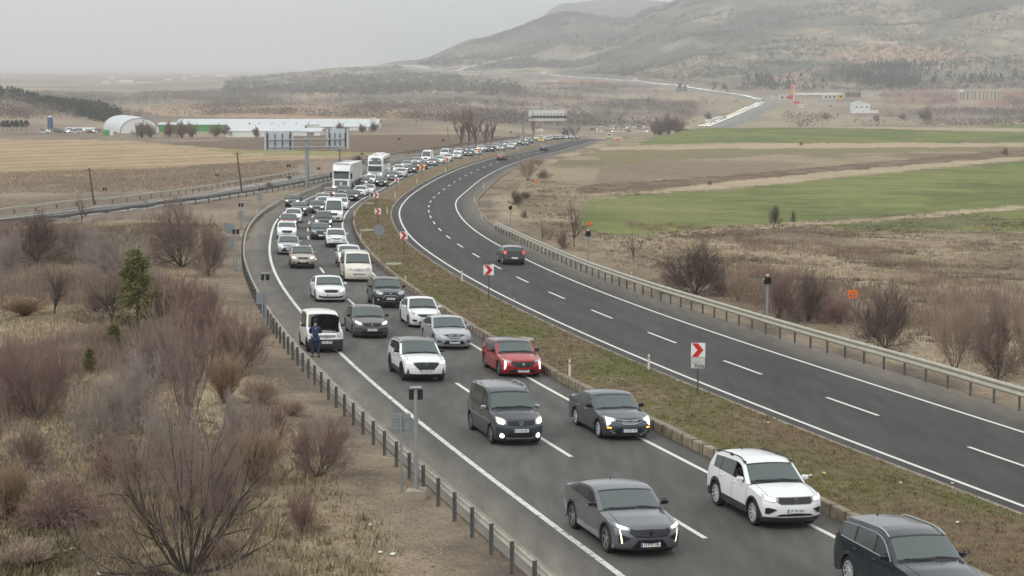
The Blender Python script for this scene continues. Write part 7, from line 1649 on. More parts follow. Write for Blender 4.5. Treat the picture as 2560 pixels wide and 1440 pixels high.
def off_road(p, h, w):
    s_ = FPX / p[:, 1]; bx, by = proj(p[:, 0], p[:, 1], p[:, 2]); k_ = np.ones(len(p), bool)
    for fx_, fy_ in zip(FX_, FY_): k_ &= ~((np.abs(bx - fx_) < w * s_ * .5 + 9) & (fy_ > by - h * s_ - 3) & (fy_ < by + 8))
    k_ &= ~((bx > 1915) & (bx < 2200) & (by > 233) & (by < 292)) & ~((bx > 2385) & (bx < 2510) & (by > 226) & (by < 268)) & ~((bx > 1740) & (bx < 1960) & (by > 262)); return k_
SC = attr_mat('scrub_leaves', fine=(.3, .25), fine2=(0, 0), bump=0)
def scatter_px(n, poly, lo, hi, seed, dens=None):
    """random points of the ground inside a patch, found by their rows and columns of the terrain sheet"""
    r = np.random.default_rng(seed); m_ = pip(PX, PY, poly) & (GY > lo) & (GY < hi); ii = np.argwhere(m_[:-1, :-1]); 
    wgt = (GY[1:, :-1] - GY[:-1, :-1])[ii[:, 0], ii[:, 1]] * (GX[:-1, 1:] - GX[:-1, :-1])[ii[:, 0], ii[:, 1]]; wgt = wgt / (GY[ii[:, 0], ii[:, 1]] ** 1.0)
    if dens is not None: wgt = wgt * dens(GX[ii[:, 0], ii[:, 1]], GY[ii[:, 0], ii[:, 1]])
    k_ = r.choice(len(ii), n, p=wgt / wgt.sum()); i, j = ii[k_, 0], ii[k_, 1]; u, v = r.uniform(0, 1, n), r.uniform(0, 1, n)
    f = lambda A: (A[i, j] * (1 - u) + A[i, j + 1] * u) * (1 - v) + (A[i + 1, j] * (1 - u) + A[i + 1, j + 1] * u) * v
    return np.stack([f(GX), f(GY), f(GZ)], 1)
p = scatter_px(950, [(-60, 205), (60, 212), (150, 245), (240, 272), (302, 300), (296, 312), (230, 302), (150, 283), (60, 262), (20, 245), (-60, 262)], 1050, 1750, 1); n = len(p)
clump_field('pine_forest', p, rng.uniform(6, 11, n), rng.uniform(5, 8, n), np.tile(C(46, 58, 42), (n, 1)) * rng.uniform(.7, 1.2, (n, 1)), SC, 34, True, .34)
# bushes over the valley and slopes
def patchy(sc, s, lo_, hi_): return lambda X, Y: .05 + sstep(lo_, hi_, fbm(X / sc, Y / (sc * 2), 4, s)) ** 1.5
p = scatter_px(9000, [(-100, 180), (1200, 178), (1900, 240), (2700, 235), (2700, 312), (1700, 320), (1450, 318), (1000, 300), (700, 290), (-100, 300)], 1150, 3000, 2, patchy(70, 101, .42, .62)); p = p[off_road(p, 6, 14)]; n = len(p)
clump_field('valley_thickets', p, rng.uniform(2.5, 6, n), rng.uniform(6, 15, n), C(122, 108, 98) + (C(92, 88, 76) - C(122, 108, 98)) * rng.uniform(0, 1, (n, 1)) ** 2, SC, 26, False, .30)
p = scatter_px(24000, [(1000, 178), (1250, 80), (1420, 20), (1560, 40), (1800, -40), (2700, -120), (2700, 250), (2000, 250), (1800, 235), (1500, 205), (1100, 182)], 2500, 6000, 3, patchy(110, 111, .40, .60)); p = p[off_road(p, 6, 14)]; n = len(p)
clump_field('hillside_scrub', p, rng.uniform(2.5, 6, n) * (p[:, 1] / 3300) ** .8, rng.uniform(4, 11, n) * (p[:, 1] / 3300) ** .8, C(44, 48, 36) + (C(80, 76, 58) - C(44, 48, 36)) * rng.uniform(0, 1, (n, 1)), SC, 16, False, .42)
p = scatter_px(2400, [(560, 200), (1000, 168), (1050, 190), (1300, 200), (1300, 240), (560, 240)], 2300, 5600, 4, patchy(110, 131, .38, .6)); n = len(p)
clump_field('ridge_scrub', p, rng.uniform(4, 9, n), rng.uniform(8, 20, n), C(84, 84, 72) * rng.uniform(.8, 1.2, (n, 1)), SC, 14, False, .55)
# conifers of the wooded band on the right slope
p = scatter_px(520, [(1680, 235), (1840, 205), (2000, 190), (2250, 160), (2500, 165), (2560, 205), (2250, 222), (2100, 222), (1900, 232)], 2300, 3600, 6, patchy(90, 141, .5, .7)); n = len(p)
clump_field('slope_conifers', p, rng.uniform(7, 13, n), rng.uniform(7, 12, n), C(50, 58, 46) * rng.uniform(.8, 1.2, (n, 1)), SC, 26, True, .4)
for i, (px_, py_) in enumerate([(8 + 11.5 * k_, 326 - .1 * k_) for k_ in range(6)]):
    x, y = at(px_, py_ + 2, 700, 1300); b = MB(); r_ = empty('pine', (x, y, float(G(x, y))), 0, '%s of the six small pines in a row at the left edge' % ['first from the left', 'second from the left', 'third from the left', 'fourth from the left', 'fifth from the left', 'last and rightmost'][i], 'tree', 'six small pines in a row'); b.tube((0, 0, -.3), (0, 0, 3.6), .18, .1, n=6); b.build('trunk', BK_['dark'], r_)
    V, F = conifer_mesh(40 + i, 4.2, 2.2, 260, None, .9); V[:, 2] += 1.6; link('crown', col_mesh('crown', V, F, np.repeat(C(52, 64, 46)[None], len(V), 0), SC), r_)
# ------------------------------------------------------------------ grass: tufts of real blades
def tufts(name, P, h, w, per, cols, m, seed, lean=.5, bw=.07):
    r = np.random.default_rng(seed); n = len(P); Q = np.repeat(P, per, 0); N = n * per; sp_ = np.repeat(w, per); Q = Q + np.stack([r.normal(0, 1, N) * sp_, r.normal(0, 1, N) * sp_, np.zeros(N)], 1); H_ = np.repeat(h, per) * r.uniform(.4, 1.1, N)
    a_ = r.uniform(0, 6.283, N); tip = Q + np.stack([np.cos(a_) * H_ * lean * r.uniform(.2, 1.2, N), np.sin(a_) * H_ * lean * r.uniform(.2, 1.2, N), H_], 1); b_ = (H_ * bw + .006); t2 = a_ + r.uniform(.8, 2.2, N); o = np.stack([np.cos(t2) * b_, np.sin(t2) * b_, np.zeros(N)], 1)
    V = np.stack([Q - o, Q + o, tip], 1).reshape(-1, 3); F = np.arange(3 * N).reshape(-1, 3); cc = np.repeat(np.repeat(cols, per, 0) * r.uniform(.65, 1.3, (N, 1)), 3, 0)
    return tag(link(name, col_mesh(name, V, F, cc, m)), kind='stuff')
GR = attr_mat('dry_grass', fine=(2., .2), fine2=(0, 0), bump=0)
def gcols(p):
    q = fbm(p[:, 0] / 6, p[:, 1] / 9, 4, 201)[:, None]; g = fbm(p[:, 0] / 12 + 9, p[:, 1] / 16, 3, 207)[:, None]; c = C(110, 98, 82) + (C(172, 156, 130) - C(110, 98, 82)) * sstep(.3, .7, q); return c + (C(106, 106, 68) - c) * sstep(.55, .70, g) * .5
def on_left(X, Y): return (corridor(X, Y) < -1.2) * (.25 + sstep(-3, -7, corridor(X, Y)))
p = scatter_px(42000, [(-200, 560), (700, 560), (1300, 1500), (-200, 1500)], 30, 260, 11, lambda X, Y: (corridor(X, Y) < -1.5) * (.2 + sstep(2, 7, -corridor(X, Y))) * (.4 + fbm(X / 3, Y / 3, 3, 9))); n = len(p)
tufts('grass', p, rng.uniform(.07, .24, n) * (.5 + fbm(p[:, 0] / 4, p[:, 1] / 4, 2, 77) * 1.2), np.full(n, .12), 9, gcols(p), GR, 12, .7)
p = scatter_px(26000, [(1180, 440), (2700, 560), (2700, 1100), (1240, 600)], 60, 330, 13, lambda X, Y: (corridor(X, Y) > 2.2) * (.3 + sstep(3, 8, corridor(X, Y))) * (.4 + fbm(X / 4, Y / 4, 3, 19))); p = p[~pip(*proj(p[:, 0], p[:, 1], p[:, 2]), GREENS[1])]; n = len(p)
tufts('grass', p, rng.uniform(.08, .28, n) * (.5 + fbm(p[:, 0] / 5, p[:, 1] / 5, 2, 79) * 1.2), np.full(n, .16), 8, gcols(p) * np.array([.84, .82, .84]), GR, 14, .6)
p = scatter_px(2600, [(-200, 560), (560, 545), (600, 640), (590, 800), (700, 1000), (820, 1330), (700, 1500), (-200, 1500)], 34, 250, 51, lambda X, Y: sstep(.46, .60, fbm(X / 7, Y / 12, 3, 55)) * (corridor(X, Y) < -5) + .01); n = len(p); q = fbm(p[:, 0] / 9, p[:, 1] / 14, 2, 58)[:, None]
tufts('undergrowth', p, rng.uniform(.35, 1.2, n), np.full(n, .38), 44, C(122, 108, 96) + (C(150, 138, 126) - C(122, 108, 96)) * q + (C(128, 104, 94) - C(122, 108, 96)) * rng.uniform(0, 1, (n, 1)), GR, 52, .55, .004)
p = scatter_px(1500, [(1560, 560), (2700, 600), (2700, 1010), (2300, 930), (1700, 740)], 75, 300, 53, lambda X, Y: sstep(.5, .62, fbm(X / 8, Y / 12, 3, 65)) * (corridor(X, Y) > 4) + .01); n = len(p)
tufts('undergrowth', p, rng.uniform(.3, .95, n), np.full(n, .45), 36, C(132, 114, 102) * rng.uniform(.8, 1.2, (n, 1)), GR, 54, .55, .005)
# weeds on the grey-brown land above the slip road
p = scatter_px(9000, [(-200, 440), (420, 420), (800, 400), (1100, 360), (1290, 330), (1290, 345), (1000, 395), (780, 440), (500, 480), (-200, 560)], 260, 700, 15, lambda X, Y: (corridor(X, Y) < -9) * (.3 + fbm(X / 8, Y / 16, 3, 29))); n = len(p)
tufts('weeds', p, rng.uniform(.25, .6, n), np.full(n, .6), 7, C(158, 142, 124) * rng.uniform(.7, 1.25, (n, 1)), GR, 16, .5)
# median turf and weeds leaning over the kerb
r_s = np.random.default_rng(21); n = 26000; yy = 30 + 210 * r_s.uniform(0, 1, n) ** 1.6; tt = r_s.uniform(.0, 1.0, n); xx = np.interp(yy, YK, medA[:, 0]) * (1 - tt) + np.interp(yy, YK, medB[:, 0]) * tt; p = np.stack([xx, yy, zmed(xx, yy)], 1)
m1 = fbm(xx / 5, yy / 9, 4, 120)[:, None]; cc = C(120, 104, 80) + (C(102, 104, 60) - C(120, 104, 80)) * sstep(.42, .66, m1); tufts('grass', p, rng.uniform(.03, .10, n) * (1 + 1.2 * (r_s.uniform(0, 1, n) > .96)), np.full(n, .07), 7, cc * r_s.uniform(.75, 1.3, (n, 1)), GR, 22, .9)
# stones and clods on the banks
def stones(name, P, sz, cols, seed):
    r = np.random.default_rng(seed); n = len(P); oc = np.array([[1, 0, 0], [0, 1, 0], [-1, 0, 0], [0, -1, 0], [0, 0, .8], [0, 0, -.6]]); V = P[:, None] + oc[None] * (sz[:, None, None] * r.uniform(.5, 1.3, (n, 6, 1))); F = (np.arange(n) * 6)[:, None, None] + np.array([[0, 1, 4], [1, 2, 4], [2, 3, 4], [3, 0, 4], [1, 0, 5], [2, 1, 5], [3, 2, 5], [0, 3, 5]])[None]
    return tag(link(name, col_mesh(name, V.reshape(-1, 3), F.reshape(-1, 3), np.repeat(cols, 6, 0), GR)), kind='stuff')
p = scatter_px(9000, [(500, 560), (760, 560), (1400, 1500), (700, 1500)], 30, 200, 17, lambda X, Y: (corridor(X, Y) < -.3) * (corridor(X, Y) > -5.5)); n = len(p); stones('gravel', p, rng.uniform(.012, .05, n), C(156, 138, 116) * rng.uniform(.5, 1.25, (n, 1)), 18)
p = scatter_px(5000, [(1180, 520), (2700, 900), (2700, 1150), (1180, 640)], 60, 300, 19, lambda X, Y: (corridor(X, Y) > .6) * (corridor(X, Y) < 3.)); n = len(p); stones('gravel', p, rng.uniform(.012, .045, n), C(150, 134, 112) * rng.uniform(.5, 1.25, (n, 1)), 20)
# ------------------------------------------------------------------ people
def skin_mesh(name, nodes, edges, mat_, sub_=1):
    me = bpy.data.meshes.new(name + '_cage'); bm = bmesh.new(); ly = bm.verts.layers.skin.verify(); vs = []
    for (x, y, z, r) in nodes: v = bm.verts.new((x, y, z)); v[ly].radius = (r, r) if not isinstance(r, tuple) else r; vs.append(v)
    vs[0][ly].use_root = True
    for a_, b_ in edges: bm.edges.new((vs[a_], vs[b_]))
    bm.to_mesh(me); bm.free(); o = bpy.data.objects.new('cage', me); COL.objects.link(o); m_ = o.modifiers.new('s', 'SKIN'); m_.use_smooth_shade = True; m_.branch_smoothing = .6
    s_ = o.modifiers.new('u', 'SUBSURF'); s_.levels = sub_; s_.render_levels = sub_; dg = bpy.context.evaluated_depsgraph_get(); dg.update(); out = bpy.data.meshes.new_from_object(o.evaluated_get(dg)); out.name = name; out.materials.clear(); out.materials.append(mat_)
    bpy.data.objects.remove(o); bpy.data.meshes.remove(me); return out
mat('skin', (.42, .25, .18), .6); mat('hair_dark', (.015, .012, .010), .8); mat('cloth_navy', C(40, 50, 84), .85, noise=(9., .25)); mat('cloth_black', (.02, .02, .022), .9); mat('cloth_grey', (.12, .12, .13), .9); mat('cloth_light', (.45, .44, .42), .9); mat('shoe', (.02, .018, .016), .5)
def hand_nodes(w, d, s):
    """palm plus five bent fingers continuing from wrist w in direction d; s = side of the thumb"""
    d = Vector(d).normalized(); up_ = Vector((0, 0, 1)); side = d.cross(up_).normalized() * s; w = Vector(w); N_ = []; E_ = []
    palm = w + d * .07; N_.append((*palm, .032))
    for k_, (o, l) in enumerate(((-.03, .055), (-.01, .068), (.01, .072), (.03, .062))):
        a_ = palm + side * o + d * .025; b_ = a_ + d * l * .55 - up_ * .012; c_ = b_ + d * l * .3 - up_ * .03; i = len(N_); N_ += [(*a_, .009), (*b_, .0085), (*c_, .007)]; E_ += [(0, i), (i, i + 1), (i + 1, i + 2)]
    a_ = w + d * .03 + side * -.035; b_ = a_ + d * .03 - side * .02; c_ = b_ + d * .025; i = len(N_); N_ += [(*a_, .011), (*b_, .010), (*c_, .008)]; E_ += [(0, i), (i, i + 1), (i + 1, i + 2)]
    return N_, E_
def face_parts(o, hc, fwd=(1, 0, 0), hair='hair_dark', long_=False):
    b = MB(); x, y, z = hc; n = 12
    b.lathe([(.0, .135), (.06, .12), (.092, .08), (.106, .03), (.105, -.01), (.095, -.05 if not long_ else -.14)], (x - .022, y, z), 'z', 16); b.build('hair', MATS[hair], o, True, 60)
    e = MB()
    for s_ in (.033, -.033): e.lathe([(0, .012), (.009, .006), (.011, 0)], (x + .083, y + s_, z + .005), 'x', 8)
    e.build('eyes', MATS['hair_dark'], o); q = MB(); q.add([(x + .09, y - .012, z - .03), (x + .09, y + .012, z - .03), (x + .115, y, z - .028), (x + .088, y, z + .012)], [[0, 1, 2], [0, 2, 3], [2, 1, 3]]); q.build('nose', MATS['skin'], o); q = MB(); q.box((x + .088, y, z - .055), (.012, .045, .008)); q.build('mouth', mat('lips', (.30, .12, .10), .6), o)
def standing_man():
    N_ = [(0, 0, .93, .11), (.04, 0, 1.08, .10), (.13, 0, 1.27, .105), (.21, 0, 1.41, .06), (.27, 0, 1.49, .055), (.33, 0, 1.56, .085), (.36, 0, 1.64, .085)]; E_ = [(i, i + 1) for i in range(6)]
    for s in (1, -1):
        i = len(N_); N_ += [(0, s * .10, .86, .095), (.03, s * .13, .48, .062), (-.03, s * .14, .10, .042), (.06, s * .15, .045, .038), (.16, s * .165, .035, .032)]; E_ += [(0, i), (i, i + 1), (i + 1, i + 2), (i + 2, i + 3), (i + 3, i + 4)]
        i = len(N_); N_ += [(.19, s * .17, 1.36, .05), (.30, s * .25, 1.13, .045), (.52, s * .18, 1.05, .034)]; E_ += [(2, i), (i, i + 1), (i + 1, i + 2)]
        hn, he = hand_nodes((.52, s * .18, 1.05), (1, -.2 * s, -.1), s); j = len(N_); N_ += hn; E_ += [(i + 2, j)] + [(a_ + j, b_ + j) for a_, b_ in he]
    me = skin_mesh('person', N_, E_, MATS['skin']); o = link('person', me)
    J = [(-.01, 0, .82, .165), (.03, 0, 1.04, .165), (.13, 0, 1.26, .185), (.22, 0, 1.42, .10)]; JE = [(0, 1), (1, 2), (2, 3)]
    for s in (1, -1): i = len(J); J += [(.19, s * .17, 1.36, .11), (.30, s * .25, 1.13, .075), (.49, s * .19, 1.06, .062)]; JE += [(2, i), (i, i + 1), (i + 1, i + 2)]
    link('jacket', skin_mesh('jacket', J, JE, MATS['cloth_navy']), o)
    T = [(0, 0, .92, .155)]; TE = []
    for s in (1, -1): i = len(T); T += [(0, s * .10, .84, .112), (.03, s * .13, .48, .082), (-.03, s * .14, .12, .068)]; TE += [(0, i), (i, i + 1), (i + 1, i + 2)]
    link('trousers', skin_mesh('trousers', T, TE, MATS['cloth_navy']), o)
    for s in (1, -1): b = MB(); b.cbox((.05, s * .15, .045), (.28, .10, .09), .025); b.build('shoe', MATS['shoe'], o, True)
    face_parts(o, (.34, 0, 1.60)); return o
man = standing_man(); van = NEARROOT['small_van']; index_children()
def in_car(o, root, x, y, z, rz=0): o.matrix_world = root.matrix_world @ Matrix.Translation((x, y, z)) @ Matrix.Rotation(rz, 4, 'Z')
mx, my = on_road(789, 893); tgt = van.matrix_world @ Vector((1.4, -.4, 1)); man.location = (mx, my, float(ZR(mx, my)) + .003); man.rotation_euler = (0, 0, math.atan2(tgt.y - my, tgt.x - mx))
tag(man, 'man in a navy jacket and trousers seen from behind, bending into the open engine bay', 'person')
def sitting(jacket):
    N_ = [(0, 0, .30, .125), (-.04, 0, .48, .10), (-.06, 0, .66, .10), (-.04, 0, .79, .055), (-.02, 0, .86, .05), (.01, 0, .93, .082), (.02, 0, 1.01, .084)]; E_ = [(i, i + 1) for i in range(6)]
    for s in (1, -1):
        i = len(N_); N_ += [(.10, s * .09, .26, .085), (.46, s * .12, .32, .062), (.62, s * .12, .02, .042), (.72, s * .12, -.02, .035)]; E_ += [(0, i), (i, i + 1), (i + 1, i + 2), (i + 2, i + 3)]
        i = len(N_); N_ += [(-.04, s * .19, .74, .06), (.10, s * .24, .52, .046), (.34, s * .15, .56, .034)]; E_ += [(2, i), (i, i + 1), (i + 1, i + 2)]
        hn, he = hand_nodes((.34, s * .15, .56), (1, 0, .3), s); j = len(N_); N_ += hn; E_ += [(i + 2, j)] + [(a_ + j, b_ + j) for a_, b_ in he]
    b_ = skin_mesh('person', N_, E_, MATS['skin'])
    J = [(0, 0, .30, .15), (-.04, 0, .48, .15), (-.06, 0, .66, .175), (-.05, 0, .79, .095)]; JE = [(0, 1), (1, 2), (2, 3)]
    for s in (1, -1): i = len(J); J += [(-.04, s * .19, .74, .078), (.10, s * .24, .52, .062), (.30, s * .16, .555, .05)]; JE += [(2, i), (i, i + 1), (i + 1, i + 2)]
    return b_, skin_mesh('jacket', J, JE, MATS['cloth_black'])
SB, SJ = sitting(None)
def occupant(typ, side, jac, label, dx=0., rz=0., dy=0., dz=0.):
    S = SPECS[typ]; root = NEARROOT[typ]; o = link('person', SB); us = S['cowl'][0] + 1.18; zs = S.get('seatz', .52) + S['gc'] * .3
    j = link('jacket', SJ, o); j.material_slots[0].link = 'OBJECT'; j.material_slots[0].material = MATS[jac]; face_parts(o, (.015, 0, .97)); in_car(o, root, S['L'] / 2 - us - .06 + dx, side * .36 + dy, zs - .20 + dz, rz); o.scale = (.88, .88, .88); return tag(o, label, 'person', None)
for typ, jac, lab in (('fastback_crossover', 'cloth_light', 'driver in a pale top at the wheel of the grey fastback crossover'), ('compact_suv', 'cloth_black', 'driver in black at the wheel of the white SUV with black rails'), ('tall_mpv', 'cloth_grey', 'driver in grey at the wheel of the dark grey tall van'),
                      ('coupe_saloon', 'cloth_grey', 'driver at the wheel of the slate saloon with the amber lamp'), ('sporty_hatch', 'cloth_black', 'driver at the wheel of the red hatchback'), ('two_tone_crossover', 'cloth_grey', 'driver at the wheel of the white crossover with V-shaped grille'), ('silver_saloon', 'cloth_light', 'driver at the wheel of the silver diamond-emblem saloon'),
                      ('grey_saloon', 'cloth_black', 'driver at the wheel of the brownish grey saloon'), ('white_saloon', 'cloth_grey', 'driver at the wheel of the white diamond-emblem saloon'), ('dark_suv', 'cloth_light', 'driver at the wheel of the black SUV'), ('minibus', 'cloth_black', 'driver at the wheel of the cream minibus'), ('large_suv', 'cloth_black', 'driver of the cut-off dark SUV at bottom right')):
    occupant(typ, 1, jac, lab)
occupant('compact_suv', -1, 'cloth_black', 'passenger with dark hair looking out of the open side window of the white SUV', dx=.10, rz=-.35, dy=-.22, dz=.12)
# ------------------------------------------------------------------ buildings around the left fields
mat('sheet_white', C(226, 228, 224), .55, noise=(.4, .08)); mat('sheet_roof', C(206, 210, 210), .45, noise=(.25, .1)); mat('sheet_green', C(76, 150, 72), .55); mat('sheet_blue', C(60, 84, 130), .55); mat('glass_dark', (.03, .035, .04), .2); mat('roof_red', C(150, 92, 80), .8); mat('plaster', C(206, 200, 190), .8, noise=(.3, .12)); mat('skylight', C(120, 128, 134), .3)
mat('sign_scarlet', C(200, 30, 34), .5); mat('sign_yellow', C(226, 176, 60), .5); mat('wall_concrete', C(184, 176, 158), .85, noise=(.5, .2)); mat('stain', C(112, 102, 90), .9); mat('brick', C(120, 92, 78), .9)
def place(px, py, lo=500, hi=1300): x, y = at(px, py, lo, hi); return x, y, float(G(x, y)), px_m(y)
def shed(px0, px1, base, wall_px, roof_px, depth, rz, label, wallm='sheet_white', roofm='sheet_roof', name='shed', lo=500, hi=1400, sky=0, cat='building', doors=0, endm=None):
    x0, y0, z0, s = place((px0 + px1) / 2, base, lo, hi); L = (px1 - px0) / s / math.cos(rz); h = wall_px / s; rh = roof_px / s; r_ = empty(name, (x0, y0, z0), rz, label, cat); D = depth
    b = MB(); b.box((0, D / 2, h / 2 - .5), (L, D, h + 1)); b.build('wall', MATS[wallm], r_)
    g = MB(); e = MB()
    for sx in (-1, 1): e.prism([(0, h), (D, h), (D / 2, h + rh * .98)], sx * (L / 2), sx * (L / 2 - .2), lambda u, v, d: (d, u, v))
    e.build('gable', MATS[endm or wallm], r_); o_ = .5
    for sgn in (0, 1):
        yy0, yy1 = (-.4, D / 2) if sgn == 0 else (D + .4, D / 2); g.add([(-L / 2 - o_, yy0, h - .1), (L / 2 + o_, yy0, h - .1), (L / 2 + o_, yy1, h + rh), (-L / 2 - o_, yy1, h + rh), (-L / 2 - o_, yy0, h - .25), (L / 2 + o_, yy0, h - .25), (L / 2 + o_, yy1, h + rh - .15), (-L / 2 - o_, yy1, h + rh - .15)], [[0, 1, 2, 3], [7, 6, 5, 4], [0, 4, 5, 1], [1, 5, 6, 2], [2, 6, 7, 3], [3, 7, 4, 0]])
    rf = g.build('roof', MATS[roofm], r_)
    for k_ in range(sky):
        u = -L / 2 + L * (k_ + .7) / (sky + .4); q = MB(); q.add([(u, .2, h + .05), (u + .9, .2, h + .05), (u + 1.6, D / 2 - .4, h + rh * .92 + .08), (u + .7, D / 2 - .4, h + rh * .92 + .08)], [[0, 1, 2, 3]]); q.build('skylight', MATS['skylight'], rf)
    for k_ in range(doors): u = -L / 2 + L * (k_ + .5) / doors; q = MB(); q.box((u, -.05, h * .36), (min(3.2, L / doors * .45), .12, h * .7)); q.build('door', MATS['sheet_blue' if k_ % 2 else 'skylight'], r_)
    return r_, L, h, rh, s
shed(440, 942, 326, 15, 12, 26, -.02, 'very long low white-roofed shed behind the others', lo=700, hi=1250, sky=16)
shed(396, 618, 329, 18, 4, 10, -.02, 'long bright green-walled shed beside the domed hall', wallm='sheet_green', lo=650, hi=1200)
shed(563, 756, 341, 14, 15, 16, -.03, 'long white shed with dark skylight strips in front of the green wall', lo=560, hi=1100, sky=8, endm='sheet_green')
shed(752, 800, 339, 11, 7, 12, -.1, 'small white barn with a blue door at the end of the skylight shed', lo=560, hi=1100, doors=1)
shed(800, 930, 326, 10, 7, 14, 0, 'low white farm building behind the overhead panels', lo=650, hi=1200, doors=3)
def dome():
    x, y, z, s = place(350, 333, 600, 1200); r_ = empty('domed_hall', (x, y, z), .42, 'big white arched hall with a rounded roof at the left of the sheds', 'building'); W_ = 98 / s; H_ = 37 / s; D = 42.; b = MB(); N_ = 18; V = []; prof = [(-W_ / 2 * math.cos(R(180 * i / N_)), H_ * math.sin(R(180 * i / N_)) ** .8) for i in range(N_ + 1)]
    for d in (0, D * .5, D): V += [(u, d, v + (0 if d == 0 else .8)) for u, v in prof]
    n = N_ + 1; b.add(V, [[j * n + i, (j + 1) * n + i, (j + 1) * n + i + 1, j * n + i + 1] for j in range(2) for i in range(N_)]); b.build('roof', MATS['sheet_roof'], r_, True, 60); q = MB(); q.add([(u, .02, v) for u, v in prof], [list(range(n))]); q.build('end_wall', MATS['sheet_white'], r_); q = MB(); q.add([(u, D - .02, v) for u, v in prof], [list(range(n))]); q.build('end_wall', MATS['sheet_white'], r_)
    t = MB()
    for i in range(N_): t.tube((prof[i][0], 0, prof[i][1]), (prof[i + 1][0], 0, prof[i + 1][1]), .22, n=5)
    t.build('edge_trim', MATS['skylight'], r_); d_ = MB(); d_.box((0, -.05, 2), (4.5, .1, 4)); d_.build('door', MATS['skylight'], r_)
dome()
def silo(px, base, top, w, m_, label, lo=600, hi=1300, cone=True):
    x, y, z, s = place(px, base, lo, hi); r_ = empty('silo', (x, y, z), 0, label, 'silo'); r = w / s / 2; h = (base - top) / s; b = MB(); b.lathe([(r, -1), (r, h * .33), (r * 1.02, h * .34), (r, h * .35), (r, h * .66), (r * 1.02, h * .67), (r, h * .68), (r, h)], (0, 0, 0), 'z', 20); b.build('tank', MATS[m_], r_, True, 40); b = MB(); b.lathe([(r * 1.02, h), (r * .25, h + r * .5), (0, h + r * .52)], (0, 0, 0), 'z', 20); b.build('cap', MATS['sheet_roof'], r_, True, 40)
silo(929, 324, 297, 7, 'sheet_roof', 'left pale silo at the right end of the long shed'); silo(938, 325, 296, 7, 'sheet_white', 'right pale silo at the right end of the long shed'); silo(126, 323, 293, 14, 'sheet_blue', 'tall dark blue silo standing alone by the scrapyard', lo=900, hi=1400)
shed(165, 234, 327, 5, 3, 6, 0, 'long low white shed behind the scrapyard cars', lo=900, hi=1300)
x, y, z, s = place(272, 339, 700, 1200); b = MB(); r_ = empty('container', (x, y, z), .1, 'small bright green container with a white end beside the scrapyard', 'container'); b.cbox((-1, 0, 1.3), (3.2, 2.4, 2.6), .05); b.build('box', MATS['sheet_green'], r_); b = MB(); b.cbox((1.4, 0, 1.3), (1.6, 2.4, 2.6), .05); b.build('box_end', MATS['sheet_white'], r_)
jc = ['white', 'white', 'silver', 'white', 'faded_red', 'grey', 'white', 'blue', 'pearl', 'white', 'graphite', 'silver']
for i in range(30):
    px_ = 98 + 150 * rng.random(); py_ = 325 + 9 * rng.random(); x, y = at(px_, py_, 850, 1250); tiny_car(x, y, float(G(x, y)), rng.uniform(0, 6.28), jc[i % 12], 'wrecked ' + jc[i % 12].replace('_', ' ') + ' car in the crowded scrapyard below the left hill', 'cars in the scrapyard', s=1.05)
# far town
for i, (px0, px1, base, w_, r_h, lab) in enumerate(((256, 276, 210, 4, 2, 'leftmost small white building of the far town in the haze'), (298, 333, 210, 6, 3, 'white gabled works hall of the far town in the haze'), (333, 388, 207, 5, 3, 'long pinkish-roofed building of the far town'), (272, 286, 199, 4, 2, 'tiny house above the white works hall in the haze'), (412, 430, 203, 3, 2, 'small pale building right of the pinkish roof'), (454, 466, 199, 3, 2, 'tiny pale building on the hazy hillside road'), (540, 566, 192, 3, 2, 'wide tiny pale building on the hazy hillside road'), (480, 496, 193, 4, 2, 'tiny grey block on the hazy hillside road'))):
    shed(px0, px1, base, w_, r_h, 20, 0, lab, wallm='plaster', roofm='roof_red' if i == 2 else 'sheet_roof', name='house', lo=3200, hi=9000)
# white barn, station and wall across the valley
def gable_front(px0, px1, base, top, rp_, depth, label):
    x, y, z, s = place((px0 + px1) / 2, base, 1000, 2800); W_ = (px1 - px0) / s; h = (base - top) / s; rh = rp_ / s; r_ = empty('barn', (x, y, z), 0, label, 'building'); f = lambda u, v, d: (u, d, v); b = MB(); b.prism([(-W_ / 2, -1), (W_ / 2, -1), (W_ / 2, h - rh), (0, h), (-W_ / 2, h - rh)], 0, depth, f); b.build('wall', MATS['sheet_white'], r_)
    g = MB()
    for sx in (-1, 1): g.add([(0, -.5, h + .25), (0, depth, h + .25), (sx * (W_ / 2 + .5), depth, h - rh), (sx * (W_ / 2 + .5), -.5, h - rh), (0, -.5, h), (sx * (W_ / 2 + .5), -.5, h - rh - .3)], [[0, 1, 2, 3], [0, 3, 5, 4]])
    g.build('roof', MATS['sheet_roof'], r_)
    for u in (-.3, 0, .3): q = MB(); q.box((u * W_, -.06, h * .52), (W_ * .14, .1, h * .09)); q.build('window', MATS['glass_dark'], r_)
    q = MB(); q.box((W_ / 2 + 4.2, depth * .3, h * .12), (8.4, 6, h * .24)); q.box((0, 0, 0), (.01, .01, .01)); q.build('lean_to', MATS['sheet_white'], r_); return r_
gable_front(2133, 2175, 283, 254, 5, 16, 'white gabled barn with three dark windows across the valley')
x, y, z, s = place(2448, 250, 1200, 2900); L = 104 / s; h = 22 / s; r_ = empty('concrete_wall', (x, y, z), 0, 'long pale concrete wall with dark streaks at the far right', 'wall'); b = MB(); b.box((0, 0, h / 2 - 1), (L, 1.2, h + 2)); b.build('slab', MATS['wall_concrete'], r_)
for k_ in range(11): q = MB(); u = -L / 2 + L * (k_ + .5) / 11; q.box((u + rng.uniform(-1, 1), -.64, h * .5), (1.0 + rng.random(), .1, h * .96)); q.build('streak', MATS['stain'], r_)
q = MB(); q.tube((-L / 2 + 1, 0, h), (-L / 2 + 6, 0, h), 1.6, n=12); q.build('tank', MATS['sheet_white'], r_)
